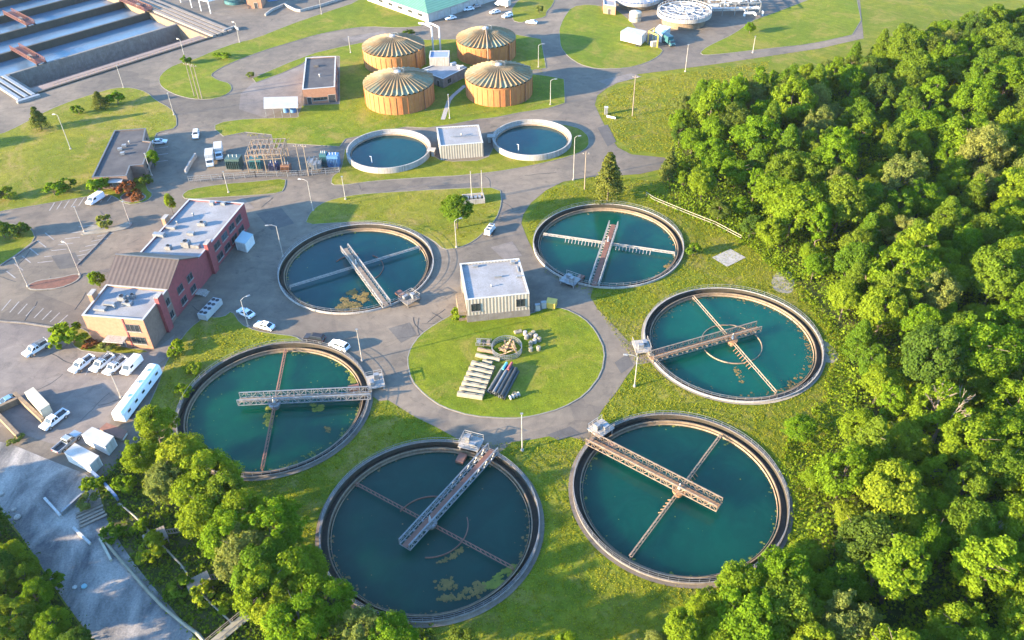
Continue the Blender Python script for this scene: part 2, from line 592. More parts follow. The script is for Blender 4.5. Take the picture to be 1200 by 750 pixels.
# ------------------------------------------------------------------ camera, sun, sky
cam = bpy.data.cameras.new('camera')
cam.sensor_width = 36
cam.lens = 36 * FOC / 1200
cam.clip_end = 9000
co = bpy.data.objects.new('camera', cam)
C.objects.link(co)
c_, s_ = math.cos(PITCH), math.sin(PITCH)
F, R0, U0 = Vector((0, c_, -s_)), Vector((1, 0, 0)), Vector((0, s_, c_))
cr, sr = math.cos(ROLL), math.sin(ROLL)
X, Y = R0 * cr + U0 * sr, R0 * -sr + U0 * cr
co.matrix_world = Matrix(((X.x, Y.x, -F.x, 0), (X.y, Y.y, -F.y, 0), (X.z, Y.z, -F.z, CAM_H), (0, 0, 0, 1)))
scene.camera = co

ld = Vector((math.cos(SUN_AZ) * math.cos(SUN_EL), math.sin(SUN_AZ) * math.cos(SUN_EL), -math.sin(SUN_EL)))
sl = bpy.data.lights.new('sun', 'SUN')
sl.energy = 4.4
sl.angle = R(0.6)
sl.color = (1.0, 0.78, 0.50)
so = bpy.data.objects.new('sun', sl)
so.rotation_euler = ld.to_track_quat('-Z', 'Y').to_euler()
so.location = (-200, -60, 120)
C.objects.link(so)

w = bpy.data.worlds.new('World')
scene.world = w
w.use_nodes = True
nt = w.node_tree
nt.nodes.clear()
sky = nt.nodes.new('ShaderNodeTexSky')
sky.sky_type = 'NISHITA'
sky.sun_disc = False
sky.sun_elevation = SUN_EL
# the sun stands opposite to the way its light travels; the sky's rotation runs clockwise from +Y
sx, sy = -ld.x, -ld.y
sky.sun_rotation = math.atan2(sx, sy)
sky.air_density = 1.0
sky.dust_density = 0.6
sky.ozone_density = 3.0
bg = nt.nodes.new('ShaderNodeBackground')
bg.inputs['Strength'].default_value = 0.13
wo = nt.nodes.new('ShaderNodeOutputWorld')
tint = nt.nodes.new('ShaderNodeMix')
tint.data_type = 'RGBA'
tint.blend_type = 'MULTIPLY'
tint.inputs[0].default_value = 1.0
tint.inputs[7].default_value = (0.78, 1.0, 1.14, 1)
nt.links.new(sky.outputs[0], tint.inputs[6])
nt.links.new(tint.outputs[2], bg.inputs[0])
nt.links.new(bg.outputs[0], wo.inputs[0])

scene.view_settings.view_transform = 'Standard'
scene.view_settings.look = 'None'
scene.view_settings.exposure = 2.7
scene.view_settings.gamma = 1
scene.view_settings.use_curve_mapping = False
scene.render.engine = 'CYCLES'
cy = scene.cycles
cy.use_denoising = True
cy.max_bounces = 6
cy.diffuse_bounces = 3
cy.glossy_bounces = 3
cy.transmission_bounces = 3
cy.transparent_max_bounces = 4

# ------------------------------------------------------------------ ground, roads, lawns
T_R = 18.7
TANKS = [Vector(p) * 115 for p in ((-0.32512234, 1.43200469), (0.21164933, 1.49679638), (0.40736583, 1.16373922),
                                   (0.249336, 0.81496046), (-0.12737286, 0.76536211), (-0.41234935, 1.02273203))]
# the basin at the far corner: its own axes
B_O = Vector((-161.3, 272.8))
B_U = Vector((0.683, 0.730))
B_V = Vector((-0.730, 0.683))


def BP(u, v):
    return B_O + B_U * u + B_V * v


HOLES = [[Vector((c.x + (T_R - 0.15) * math.cos(2 * math.pi * k / 72), c.y + (T_R - 0.15) * math.sin(2 * math.pi * k / 72))) for k in range(72)] for c in TANKS]
HOLES.append([BP(-0.5, 0.3), BP(67.5, 0.3), BP(67.5, 111), BP(-44.5, 111), BP(-44.5, 24), BP(-0.5, 24)])


def inside(p, poly):
    r = False
    n = len(poly)
    j = n - 1
    for i in range(n):
        a, b = poly[i], poly[j]
        if (a[1] > p[1]) != (b[1] > p[1]) and p[0] < (b[0] - a[0]) * (p[1] - a[1]) / (b[1] - a[1]) + a[0]:
            r = not r
        j = i
    return r


def smooth_poly(pts, it=2):
    pts = [Vector(p) for p in pts]
    for _ in range(it):
        out = []
        n = len(pts)
        for i in range(n):
            a, b = pts[i], pts[(i + 1) % n]
            out += [a * 0.78 + b * 0.22, a * 0.22 + b * 0.78]
        pts = out
    return pts


def bbox(poly):
    return min(p[0] for p in poly), max(p[0] for p in poly), min(p[1] for p in poly), max(p[1] for p in poly)


def ccw_(poly):
    n = len(poly)
    a = sum(poly[i].x * poly[(i + 1) % n].y - poly[(i + 1) % n].x * poly[i].y for i in range(n))
    return poly if a > 0 else poly[::-1]


def sheet(name, poly, z, mat, kind='structure', skirt=None, skirt_mat=None):
    """A flat sheet with the tanks and the basin cut out of it."""
    verts = [Vector((p[0], p[1])) for p in poly]
    edges = [(i, (i + 1) % len(poly)) for i in range(len(poly))]
    x0, x1, y0, y1 = bbox(poly)
    used = []
    for h in HOLES:
        a0, a1, b0, b1 = bbox(h)
        if a1 < x0 or a0 > x1 or b1 < y0 or b0 > y1:
            continue
        used.append(h)
        b = len(verts)
        verts += h
        edges += [(b + i, b + (i + 1) % len(h)) for i in range(len(h))]
    v, e, f, *_ = delaunay_2d_cdt(verts, edges, [], 0, 1e-4)
    mb = MB()
    mb.v = [(p.x, p.y, z) for p in v]
    for t in f:
        cx = sum(v[i].x for i in t) / len(t)
        cy_ = sum(v[i].y for i in t) / len(t)
        if inside((cx, cy_), poly) and not any(inside((cx, cy_), h) for h in used):
            ar = sum(v[t[i]].x * v[t[(i + 1) % len(t)]].y - v[t[(i + 1) % len(t)]].x * v[t[i]].y for i in range(len(t)))
            mb.f.append(tuple(t) if ar > 0 else tuple(reversed(t)))
    o = mb.build(name, mat)
    tag(o, kind=kind)
    if skirt:
        w_, h_ = skirt
        k = MB()
        n = len(poly)
        run, runs = [], []
        hit = [any((p - c).length < T_R + 0.3 for c in TANKS) for p in poly]
        if not any(hit):
            k.ribbon(poly, w_, z - h_, z + 0.02, True)
        else:
            st = hit.index(True)
            for i in range(n + 1):
                j = (st + i) % n
                if hit[j]:
                    if len(run) > 1:
                        runs.append(run)
                    run = []
                else:
                    run.append(poly[j])
            for r_ in runs:
                k.ribbon(r_, w_, z - h_, z + 0.02)
        if not k.v:
            return o
        tag(k.build('kerb', skirt_mat or KERB), kind='structure')
    return o


sheet('ground', [Vector(p) for p in ((-3500, -1500), (3500, -1500), (3500, 6000), (-3500, 6000))], 0.0, GRASS)

asph = PL([(-500, -80), (1000, -80), (1012, 45), (960, 57), (900, 66), (840, 75), (780, 83), (748, 87), (728, 95), (712, 103), (700, 112), (697, 123),
           (705, 140), (715, 160), (724, 173), (740, 181), (782, 185), (776, 198), (750, 204), (720, 206), (690, 208), (660, 213), (640, 223),
           (622, 238), (613, 252), (611, 262), (618, 280), (628, 300), (660, 310), (695, 338), (692, 348), (700, 362), (720, 382), (736, 400), (775, 405), (775, 424), (745, 427),
           (735, 440), (722, 460), (706, 480), (700, 490), (712, 505), (700, 522), (672, 513), (655, 509), (625, 515), (600, 518), (575, 540), (560, 530), (545, 519), (530, 511),
           (510, 500), (485, 488), (466, 476), (455, 469), (444, 470), (425, 455), (330, 470), (240, 480), (205, 505), (160, 520), (125, 560), (60, 560), (-100, 545), (-500, 570)])
sheet('road', asph, 0.03, ASPH)

dirt = PL([(-300, 470), (0, 515), (60, 540), (112, 560), (122, 600), (138, 632), (160, 664), (192, 702), (222, 738), (250, 775), (270, 820), (150, 820), (105, 745), (72, 700),
           (46, 660), (14, 612), (-20, 582), (-140, 555), (-300, 545)])
sheet('dirt_road', smooth_poly(dirt, 1), 0.05, DIRT)
# a paler strip of worn concrete beside the yard
sheet('yard_paving', PL([(-60, 372), (0, 377), (76, 386), (100, 398), (180, 412), (205, 392), (196, 418), (170, 440), (140, 470), (118, 520), (60, 520), (-60, 480)]), 0.045, ASPH_OLD)
sheet('loop_paving', PL([(298, 96), (330, 86), (352, 78), (358, 68), (353, 120), (310, 138), (280, 128), (282, 110)]), 0.045, ASPH_OLD)

LAWNS = [
    ('lawn', [(-150, 190), (0, 158), (22, 148), (40, 138), (60, 128), (85, 118), (110, 110), (135, 103), (155, 103), (172, 108), (183, 118), (200, 127), (207, 137),
              (207, 150), (190, 154), (182, 157), (181, 172), (178, 190), (170, 207), (172, 222), (180, 228), (172, 236), (155, 240), (145, 238), (135, 231), (122, 227), (100, 231), (60, 238), (30, 243), (0, 248), (-150, 285)], GRASS_DRY, 1),
    ('lawn', [(-100, 345), (0, 312), (20, 298), (42, 281), (37, 268), (20, 263), (0, 262), (-100, 262)], GRASS, 1),
    ('lawn', [(188, 100), (186, 92), (192, 84), (205, 76), (225, 71), (250, 60), (275, 51), (300, 45), (340, 29), (380, 15), (420, 2), (450, -22), (520, -22), (500, 30),
              (470, 33), (430, 31), (400, 35), (370, 41), (340, 50), (310, 59), (280, 70), (258, 80), (246, 88), (255, 94), (270, 98), (272, 106), (262, 113), (245, 117), (225, 116), (208, 112), (195, 106)], GRASS_RICH, 1),
    ('lawn', [(296, 92), (310, 86), (340, 73), (370, 62), (400, 55), (425, 50), (440, 46), (470, 46), (505, 47), (540, 46), (560, 38), (600, 40), (634, 46), (638, 68), (640, 80), (626, 82),
              (612, 86), (640, 89), (661, 93), (662, 112), (662, 121), (643, 127), (610, 132), (580, 138), (560, 140), (530, 146), (500, 150), (475, 149), (440, 156), (405, 163), (398, 172), (330, 168), (322, 176),
              (318, 158), (288, 155), (262, 160), (252, 152), (252, 147), (262, 143), (285, 140), (310, 139), (348, 138), (354, 124), (398, 122), (398, 66), (365, 66), (354, 75), (330, 86), (300, 97)], GRASS_RICH, 0),
    ('lawn', [(388, 217), (389, 207), (400, 200), (405, 170), (430, 160), (500, 164), (503, 180), (520, 190), (570, 188), (580, 170), (600, 150), (640, 143), (665, 147), (680, 151), (690, 160), (690, 172), (678, 180), (655, 187), (620, 195), (585, 201), (540, 206),
              (500, 208), (440, 212), (405, 217)], GRASS_DRY, 1),
    ('lawn', [(213, 229), (222, 222), (260, 216), (300, 213), (335, 209), (334, 219), (330, 226), (300, 229), (262, 231), (218, 234)], GRASS, 1),
    ('lawn', [(357, 264), (363, 250), (374, 240), (392, 233), (420, 228), (450, 226), (500, 223), (540, 221), (586, 220), (588, 238), (582, 256), (570, 270), (555, 283), (538, 291), (520, 293), (508, 282), (480, 268), (440, 260), (400, 261)], GRASS_DRY, 1),
    ('lawn', [(656, 45), (655, 35), (660, 22), (670, 8), (690, 5), (720, 10), (740, 25), (757, 52), (778, 58), (772, 66), (757, 74), (735, 80), (700, 81), (680, 76), (665, 66), (657, 55)], GRASS_RICH, 1),
    ('lawn', [(820, 62), (828, 55), (860, 40), (880, 25), (900, 18), (1000, -20), (1012, 38), (950, 52), (900, 57), (850, 63), (825, 65)], GRASS_RICH, 1),
    ('lawn', [(600, 24), (600, 6), (625, -10), (652, -10), (648, 6), (640, 14), (640, 20), (620, 24), (610, 27)], GRASS, 1),
    ('lawn', [(170, 520), (172, 480), (186, 450), (192, 430), (205, 408), (222, 385), (240, 372), (262, 372), (272, 364), (282, 380), (300, 388), (325, 392), (345, 394), (358, 402), (330, 412), (290, 422), (250, 442), (225, 470), (207, 500), (195, 525)], GRASS_DRY, 1),
    ('lawn', [(80, 395), (85, 385), (100, 386), (112, 400), (145, 407), (178, 412), (160, 415), (120, 414), (90, 410)], GRASS_DRY, 1),
    ('island_lawn', [(540, 361), (528, 370), (510, 380), (492, 393), (481, 408), (477, 423), (482, 446), (498, 463), (518, 477), (553, 488), (600, 491), (625, 488), (658, 479), (686, 463), (705, 438), (709, 411), (698, 388), (684, 373), (660, 361),
                     (640, 361), (622, 368), (600, 372), (548, 376)], GRASS_RICH, 1),
]
for nm, pts, mt, it in LAWNS:
    poly = smooth_poly(PL(pts), it) if it else PL(pts)
    sheet(nm, poly, 0.11 if nm != 'island_lawn' else 0.12, mt, skirt=(0.25, 0.16) if nm == 'island_lawn' else (0.18, 0.12), skirt_mat=KERB)

# forest floor at the right and scrub at the bottom left
FOREST = PL([(795, 130), (830, 118), (880, 112), (930, 100), (990, 78), (1100, 50), (1330, 20), (1500, 900), (800, 900), (800, 770), (835, 722), (872, 692), (935, 662), (958, 605),
             (955, 555), (985, 500), (1000, 440), (985, 395), (955, 345), (890, 292), (845, 266), (800, 247), (782, 225), (786, 190)])
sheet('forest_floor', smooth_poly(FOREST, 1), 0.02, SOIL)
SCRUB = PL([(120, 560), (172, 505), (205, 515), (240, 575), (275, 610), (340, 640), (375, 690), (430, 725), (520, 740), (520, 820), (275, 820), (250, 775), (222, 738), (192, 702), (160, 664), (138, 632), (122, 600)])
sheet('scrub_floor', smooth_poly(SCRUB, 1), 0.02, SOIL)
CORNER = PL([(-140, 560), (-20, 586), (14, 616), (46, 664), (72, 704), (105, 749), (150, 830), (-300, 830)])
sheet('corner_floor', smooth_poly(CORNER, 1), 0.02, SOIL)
sheet('gravel_patch', smooth_poly(PL([(903, 330), (908, 320), (925, 316), (932, 330), (928, 345), (908, 342)]), 2), 0.03, GRAVEL)
sheet('bare_soil', smooth_poly(PL([(958, 395), (972, 402), (985, 418), (978, 426), (962, 424)]), 2), 0.03, GRAVEL)

# repaired areas and tar-filled cracks in the paving
TAR = M('tar', (0.035, 0.033, 0.033), (0.05, 0.047, 0.045), 1.0, 0.6)
ASPH_NEW = asphalt_mat('asphalt_new', (0.085, 0.080, 0.076), (0.12, 0.108, 0.098), 0.0)
rp_ = random.Random(21)
for pts_, mt_ in (([(300, 250), (330, 244), (345, 262), (318, 270)], ASPH_NEW), ([(455, 385), (480, 378), (488, 392), (470, 402)], ASPH_NEW), ([(575, 290), (600, 283), (612, 300), (590, 304)], ASPH_OLD),
                  ([(640, 510), (668, 500), (680, 508), (655, 516)], ASPH_NEW), ([(700, 150), (712, 146), (722, 166), (712, 172)], ASPH_NEW), ([(245, 240), (285, 232), (298, 244), (262, 252)], ASPH_OLD),
                  ([(20, 425), (60, 418), (84, 440), (40, 452)], ASPH_OLD), ([(60, 300), (88, 296), (96, 312), (70, 316)], ASPH_NEW), ([(500, 218), (560, 214), (562, 219), (505, 222)], ASPH_NEW),
                  ([(140, 135), (160, 118), (180, 122), (176, 140)], ASPH_NEW), ([(400, 45), (450, 36), (456, 41), (408, 50)], ASPH_OLD), ([(700, 95), (740, 86), (752, 90), (712, 100)], ASPH_OLD), ([(720, 425), (735, 415), (742, 428), (728, 438)], ASPH_NEW)):
    tag(MB().poly([(q.x, q.y, 0.055) for q in ccw_(PL(pts_))]).build('asphalt_patch', mt_), kind='structure')
tm_ = MB()
for k in range(46):
    u, v = rp_.choice(((rp_.uniform(250, 330), rp_.uniform(240, 400)), (rp_.uniform(440, 620), rp_.uniform(370, 400)), (rp_.uniform(0, 180), rp_.uniform(250, 380)), (rp_.uniform(0, 170), rp_.uniform(420, 520)), (rp_.uniform(400, 720), rp_.uniform(200, 222)), (rp_.uniform(600, 660), rp_.uniform(240, 300))))
    q = S(u, v)
    if not inside(q, asph) or any((q - c).length < T_R + 9 for c in TANKS):
        continue
    a_ = rp_.uniform(0, 3.14)
    line = [q]
    for j in range(rp_.randint(4, 9)):
        a_ += rp_.uniform(-0.22, 0.22)
        line.append(line[-1] + Vector((math.cos(a_), math.sin(a_))) * rp_.uniform(0.6, 1.4))
    tm_.ribbon(line, rp_.uniform(0.07, 0.16), 0.02, 0.062)
tag(tm_.build('tar_seams', TAR), kind='structure')

# painted markings
lm = MB()


def stripe(p, q, w_=0.14, z=0.05):
    a, b = S3(*p, 0), S3(*q, 0)
    d = (b - a).normalized()
    n = Vector((-d.y, d.x, 0)) * w_
    lm.poly([(v.x, v.y, z) for v in (a - n, b - n, b + n, a + n)])


for k in range(9):
    x = 58 + k * 8.5
    stripe((x, 247 - k * 1.4), (x + 7, 236 - k * 1.2))
for k in range(8):
    stripe((2 + k * 9.5, 364 + k * 2.2), (13 + k * 9.5, 351 + k * 2.6))
for k in range(6):
    stripe((8 + k * 9, 318 - k * 9), (18 + k * 9, 326 - k * 9))
for k in range(7):
    stripe((72 + k * 7, 313 - k * 6), (92 + k * 7, 309 - k * 6))
    stripe((44 + k * 8, 308 - k * 7), (62 + k * 8, 306 - k * 7))
for k in range(5):
    stripe((182, 190 - k * 8), (197, 188 - k * 8))
for k in range(5):
    stripe((86 + k * 14, 440), (94 + k * 14, 424), 0.1, 0.06)
tag(lm.build('parking_lines', LINE), kind='structure')

# concrete edge of the two car parks, planting islands with kerbs
km = MB()
for line in ([(-20, 375), (30, 379), (76, 386)], [(0, 312), (20, 299), (42, 283)], [(90, 311), (110, 291), (128, 272)]):
    km.ribbon(PL(line), 0.45, 0.0, 0.24)
tag(km.build('car_park_kerb', CONC), kind='structure')
for lab, pts, bed in (('mulch_bed_long', [(33, 334), (45, 329), (70, 326), (90, 321), (95, 324), (88, 331), (70, 338), (45, 340), (34, 339)], MULCH),
                      ('mulch_bed_short', [(94, 276), (102, 268), (112, 264), (118, 268), (130, 269), (150, 260), (155, 262), (150, 268), (130, 272), (112, 274)], GRAVEL),
                      ('mulch_bed_front', [(140, 232), (148, 226), (165, 226), (172, 231), (165, 236), (148, 238)], MULCH)):
    sheet('planting_bed', smooth_poly(PL(pts), 1), 0.14, bed, skirt=(0.35, 0.24), skirt_mat=KERB)

# ------------------------------------------------------------------ clarifier tanks
W_Z = -0.72           # water level below the yard


def rail(mb, a, b, h=1.05, step=2.0, r=0.05):
    a, b = Vector(a), Vector(b)
    n = max(1, int((b - a).length / step))
    up = Vector((0, 0, h))
    for i in range(n + 1):
        p = a.lerp(b, i / n)
        mb.bar(p, p + up, r * 1.6)
    mb.bar(a + up, b + up, r * 1.8)
    mb.bar(a + up * 0.55, b + up * 0.55, r * 1.3)


def truss_side(mb, a, b, z0, h, bays, r):
    a, b = Vector(a), Vector(b)
    for i in range(bays):
        p, q = a.lerp(b, i / bays), a.lerp(b, (i + 1) / bays)
        lo1, lo2 = Vector((p.x, p.y, z0)), Vector((q.x, q.y, z0))
        hi1, hi2 = lo1 + Vector((0, 0, h)), lo2 + Vector((0, 0, h))
        mb.bar(lo1, hi1, r)
        mb.bar(lo1 if i % 2 == 0 else hi1, hi2 if i % 2 == 0 else lo2, r * 0.8)
    e0, e1 = Vector((a.x, a.y, z0)), Vector((b.x, b.y, z0))
    mb.bar(e0, e1, r * 1.5)
    up = Vector((0, 0, h))
    mb.bar(e0 + up, e1 + up, r * 1.5)
    mb.bar(e1, e1 + up, r)


def tank(i, label, br_rim, br_tip, arm, plat, water, steel, deck, deck_w, well=None, tines=0, drum=None, plat_mat=None, truss_h=1.4, apron=0.0, apron_mat=None):
    c = TANKS[i]
    t = thing('clarifier_tank', label, 'clarifier tank', (c.x, c.y, 0), 0, 'open round clarifier tanks')
    # shell: outer wall, overflow channel, inner lip
    MB().lathe([(T_R, -0.3), (T_R, 0.5), (T_R - 0.24, 0.5), (T_R - 0.24, 0.38)], 144).build('outer_wall', CONC_PALE if i < 3 else CONC, t)
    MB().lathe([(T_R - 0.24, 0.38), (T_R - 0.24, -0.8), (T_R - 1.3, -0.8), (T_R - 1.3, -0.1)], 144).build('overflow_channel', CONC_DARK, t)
    MB().lathe([(T_R - 1.3, -0.1), (T_R - 1.3, 0.0), (T_R - 1.5, 0.0), (T_R - 1.5, -3.0)], 144).build('inner_lip', CONC_WARM, t)
    if apron:
        MB().lathe([(T_R, 0.135), (T_R + apron, 0.135)], 144).build('apron', apron_mat or ASPH, t)
    # V-notched weir plate standing inside the lip
    MB().lathe([(T_R - 1.8, -0.3), (T_R - 1.8, -0.9), (T_R - 1.85, -0.9), (T_R - 1.85, -0.3)], 144, closed=True).build('weir_plate', STEEL_WARM, t)
    MB().disc(T_R - 1.5, W_Z, 144).build('water', water, t)
    rr = MB()
    r0 = T_R - 0.16
    for k in range(72):
        a0, a1 = 2 * math.pi * k / 72, 2 * math.pi * (k + 1) / 72
        p, q = Vector((r0 * math.cos(a0), r0 * math.sin(a0), 0.5)), Vector((r0 * math.cos(a1), r0 * math.sin(a1), 0.5))
        rr.bar(p, p + Vector((0, 0, 1.0)), 0.05)
        for z in (0.5, 1.0):
            rr.bar(p + Vector((0, 0, z)), q + Vector((0, 0, z)), 0.045)
    rr.build('rim_railing', STEEL, t)

    # fixed bridge from the rim past the centre column
    a = S(*br_rim, 0.9) - c
    b = S(*br_tip, 0.9) - c
    d = (b - a).normalized()
    n = Vector((-d.y, d.x))
    a = -d * (T_R + 0.4) + n * a.dot(n)
    hw = deck_w / 2
    A, B = Vector((a.x, a.y, 0)), Vector((b.x, b.y, 0))
    N = Vector((n.x, n.y, 0))
    dk = MB()
    dk.bar(A + Vector((0, 0, 0.82)), B + Vector((0, 0, 0.82)), deck_w * 0.5, 0.08)
    br = dk.build('bridge_deck', deck, t)
    bays = 22
    tr = MB()
    for sgn in (-1, 1):
        truss_side(tr, A + N * hw * sgn, B + N * hw * sgn, 0.55, truss_h, bays, 0.095)
    for k in range(bays + 1):
        p = A.lerp(B, k / bays) + Vector((0, 0, 0.64))
        tr.bar(p - N * hw, p + N * hw, 0.11)
        if k < bays:
            q2 = A.lerp(B, (k + 1) / bays) + Vector((0, 0, 0.6))
            tr.bar(p - N * hw * (1 if k % 2 else -1), q2 + N * hw * (1 if k % 2 else -1), 0.08)
    tr.build('bridge_truss', steel, t)
    hr = MB()
    for sgn in (-1, 1):
        rail(hr, A + N * (hw - 0.14) * sgn + Vector((0, 0, 0.86)), B + N * (hw - 0.14) * sgn + Vector((0, 0, 0.86)), 1.1, 1.6, 0.035)
    hr.build('bridge_handrail', steel, t)
    # centre column, drive and mast
    MB().tube((0, 0, -3), (0, 0, 0.6), 0.75, n=20).build('centre_column', drum or CONC, t)
    dr = MB()
    dr.lathe([(0.0, 0.15), (1.15, 0.15), (1.15, 0.55), (0.0, 0.6)], 24)
    dr.build('drive_ring', drum or STEEL, t)
    ms = MB().tube((0, 0, 0.88), (0, 0, 2.3), 0.34, 0.05, n=8)
    ms.build('drive_motor', WHITE_OLD, t)
    # rotating skimmer arm across the whole tank
    p, q = S(*arm[0], -0.5) - c, S(*arm[1], -0.5) - c
    dd = (q - p).normalized()
    L = T_R - 2.1
    nn = Vector((-dd.y, dd.x))
    P_, Q_ = Vector((-dd.x * L, -dd.y * L, 0.1)), Vector((dd.x * L, dd.y * L, 0.1))
    am = MB()
    for off, z in ((0.26, 0), (-0.26, 0), (0, 0.42)):
        o = Vector((nn.x * off, nn.y * off, z))
        am.tube(P_ + o, Q_ + o, 0.075, n=6)
    for k in range(34):
        u, v = P_.lerp(Q_, k / 34), P_.lerp(Q_, (k + 1) / 34)
        N3 = Vector((nn.x * 0.26, nn.y * 0.26, 0))
        am.bar(u + N3, v - N3, 0.05)
        am.bar(u + N3, (u + v) / 2 + Vector((0, 0, 0.42)), 0.04)
        am.bar(v - N3, (u + v) / 2 + Vector((0, 0, 0.42)), 0.04)
    for e in (P_, Q_):
        am.bar(e, e + Vector((0, 0, -1.1)), 0.22)
    arm_o = am.build('skimmer_arm', STEEL_PALE if i in (0, 1) else (RUST if i in (4, 5) else STEEL_WARM), t)
    if tines:
        for sg in (-1, 1):
            tm = MB()
            for k in range(tines):
                e = Vector((dd.x, dd.y, 0)) * (2.2 + k * 0.85) * sg + Vector((0, 0, 0.1))
                s_ = Vector((nn.x, nn.y, 0)) * (-sg * 0.9 if i != 1 else -1.1 * (1 if nn.y > 0 else -1))
                tm.bar(e, e + s_ + Vector((0, 0, -0.78)), 0.12)
            tm.build('rake_teeth', STEEL_PALE if i == 1 else RUST_TAN, arm_o)
    if well:
        for a0, a1 in well:
            MB().lathe([(6.3, W_Z - 0.4), (6.3, W_Z + 0.26), (6.42, W_Z + 0.26), (6.42, W_Z - 0.4)], 40, a0=R(a0), a1=R(a1)).build('feed_well', STEEL_WARM if i == 2 else RUST, t)
    # control platform on the rim
    pc = S(*plat, 0.9) - c
    u = pc.normalized()
    pr = pc.length
    ang = math.atan2(u.y, u.x)
    pm = MB()
    pm.box((pc.x, pc.y, 0.92), (3.4, 4.0, 0.18), ang)
    for sx_ in (-1, 1):
        for sy_ in (-1, 1):
            e = Vector((u.x * sx_ * 1.4 - u.y * sy_ * 1.7, u.y * sx_ * 1.4 + u.x * sy_ * 1.7, 0))
            pm.bar(Vector((pc.x, pc.y, -0.8 if pr + sx_ * 1.4 < T_R else 0)) + e, Vector((pc.x, pc.y, 0.84)) + e, 0.25)
    po = pm.build('control_platform', plat_mat or CONC_PALE, t)
    pq = MB()
    cor = [Vector((pc.x, pc.y, 1.0)) + Vector((u.x * x - u.y * y, u.y * x + u.x * y, 0)) for x, y in ((-1.6, -1.9), (1.6, -1.9), (1.6, 1.9), (-1.6, 1.9))]
    for k in range(4):
        if k != 0:
            rail(pq, cor[k], cor[(k + 1) % 4], 1.1, 1.2, 0.04)
    pq.build('platform_railing', STEEL_PALE, po)
    cb = MB()
    cb.box((pc.x + u.x * 0.4 - u.y * 0.7, pc.y + u.y * 0.4 + u.x * 0.7, 1.62), (1.1, 0.8, 1.2), ang)
    cb.box((pc.x - u.x * 0.7 + u.y * 0.6, pc.y - u.y * 0.7 - u.x * 0.6, 1.42), (0.8, 1.2, 0.8), ang)
    cb.build('control_cabinet', STEEL, po)
    # scum box under the platform, inside the lip
    sb = MB()
    si = u * (T_R - 3.0) + Vector((-u.y, u.x)) * 0.8
    sb.box((si.x, si.y, -0.5), (2.2, 1.5, 0.7), ang)
    sb.build('scum_box', RUST, t)
    return t


W1 = water_mat('water_deep_blue', (0.001, 0.0344, 0.0372), (0.001, 0.0413, 0.0411))
W2 = water_mat('water_blue_green', (0.001, 0.0430, 0.0348), (0.001, 0.0568, 0.0332))
W3 = water_mat('water_turquoise', (0.001, 0.0550, 0.0396), (0.001, 0.0654, 0.0411))
W4 = water_mat('water_dark_teal', (0.001, 0.0310, 0.0253), (0.001, 0.0430, 0.0293))
W5 = water_mat('water_dark', (0.001, 0.030, 0.0225), (0.002, 0.037, 0.026))
W6 = water_mat('water_green', (0.001, 0.0361, 0.0285), (0.001, 0.0550, 0.0285))
W7 = water_mat('water_small', (0.001, 0.0292, 0.0316), (0.001, 0.0361, 0.0356))
WB = water_mat('water_basin', (0.075, 0.125, 0.185), (0.10, 0.155, 0.21), 0.03, 0.22)

tank(0, 'deep blue clarifier between the offices and pump house, brown algae patch near its bridge foot', (452, 356), (404, 291), ((333, 334), (488, 287)), (480, 350),
     W1, STEEL_PALE, STEEL_WARM, 2.0, well=[(95, 150), (-50, 60)], plat_mat=CONC)
tank(1, 'blue-green clarifier with white bridge and comb tines, beside the tall lone spruce', (696, 334), (719, 263), ((632, 269), (798, 293)), (668, 328),
     W2, STEEL_PALE, RUST, 2.3, tines=11, plat_mat=STEEL)
tank(2, 'turquoise clarifier with complete ring round its centre, closest to the woodland', (769, 418), (889, 384), ((813, 343), (917, 462)), (752, 406),
     W3, STEEL_WARM, RUST_TAN, 2.0, well=[(0, 360)], tines=8, drum=RUST_TAN, apron=0.5, apron_mat=GRAVEL)
tank(3, 'dark teal clarifier with rusty tan bridge over an orange centre drum', (693, 516), (843, 593), ((848, 505), (736, 655)), (704, 502),
     W4, STEEL_WARM, RUST_TAN, 2.2, tines=5, drum=RUST_TAN, apron=0.7)
tank(4, 'dark clarifier with grey bridge, algae along its rim and broken ring arcs', (572, 533), (474, 640), ((410, 560), (606, 665)), (552, 519),
     W5, STEEL, RUST, 2.2, well=[(75, 150), (-95, 15)], apron=0.7)
tank(5, 'green clarifier with level galvanised bridge beside the line of yard trees', (428, 462), (280, 469), ((333, 408), (304, 553)), (440, 447),
     W6, STEEL, STEEL_WARM, 2.2, tines=0, plat_mat=CONC_PALE, apron=0.7)


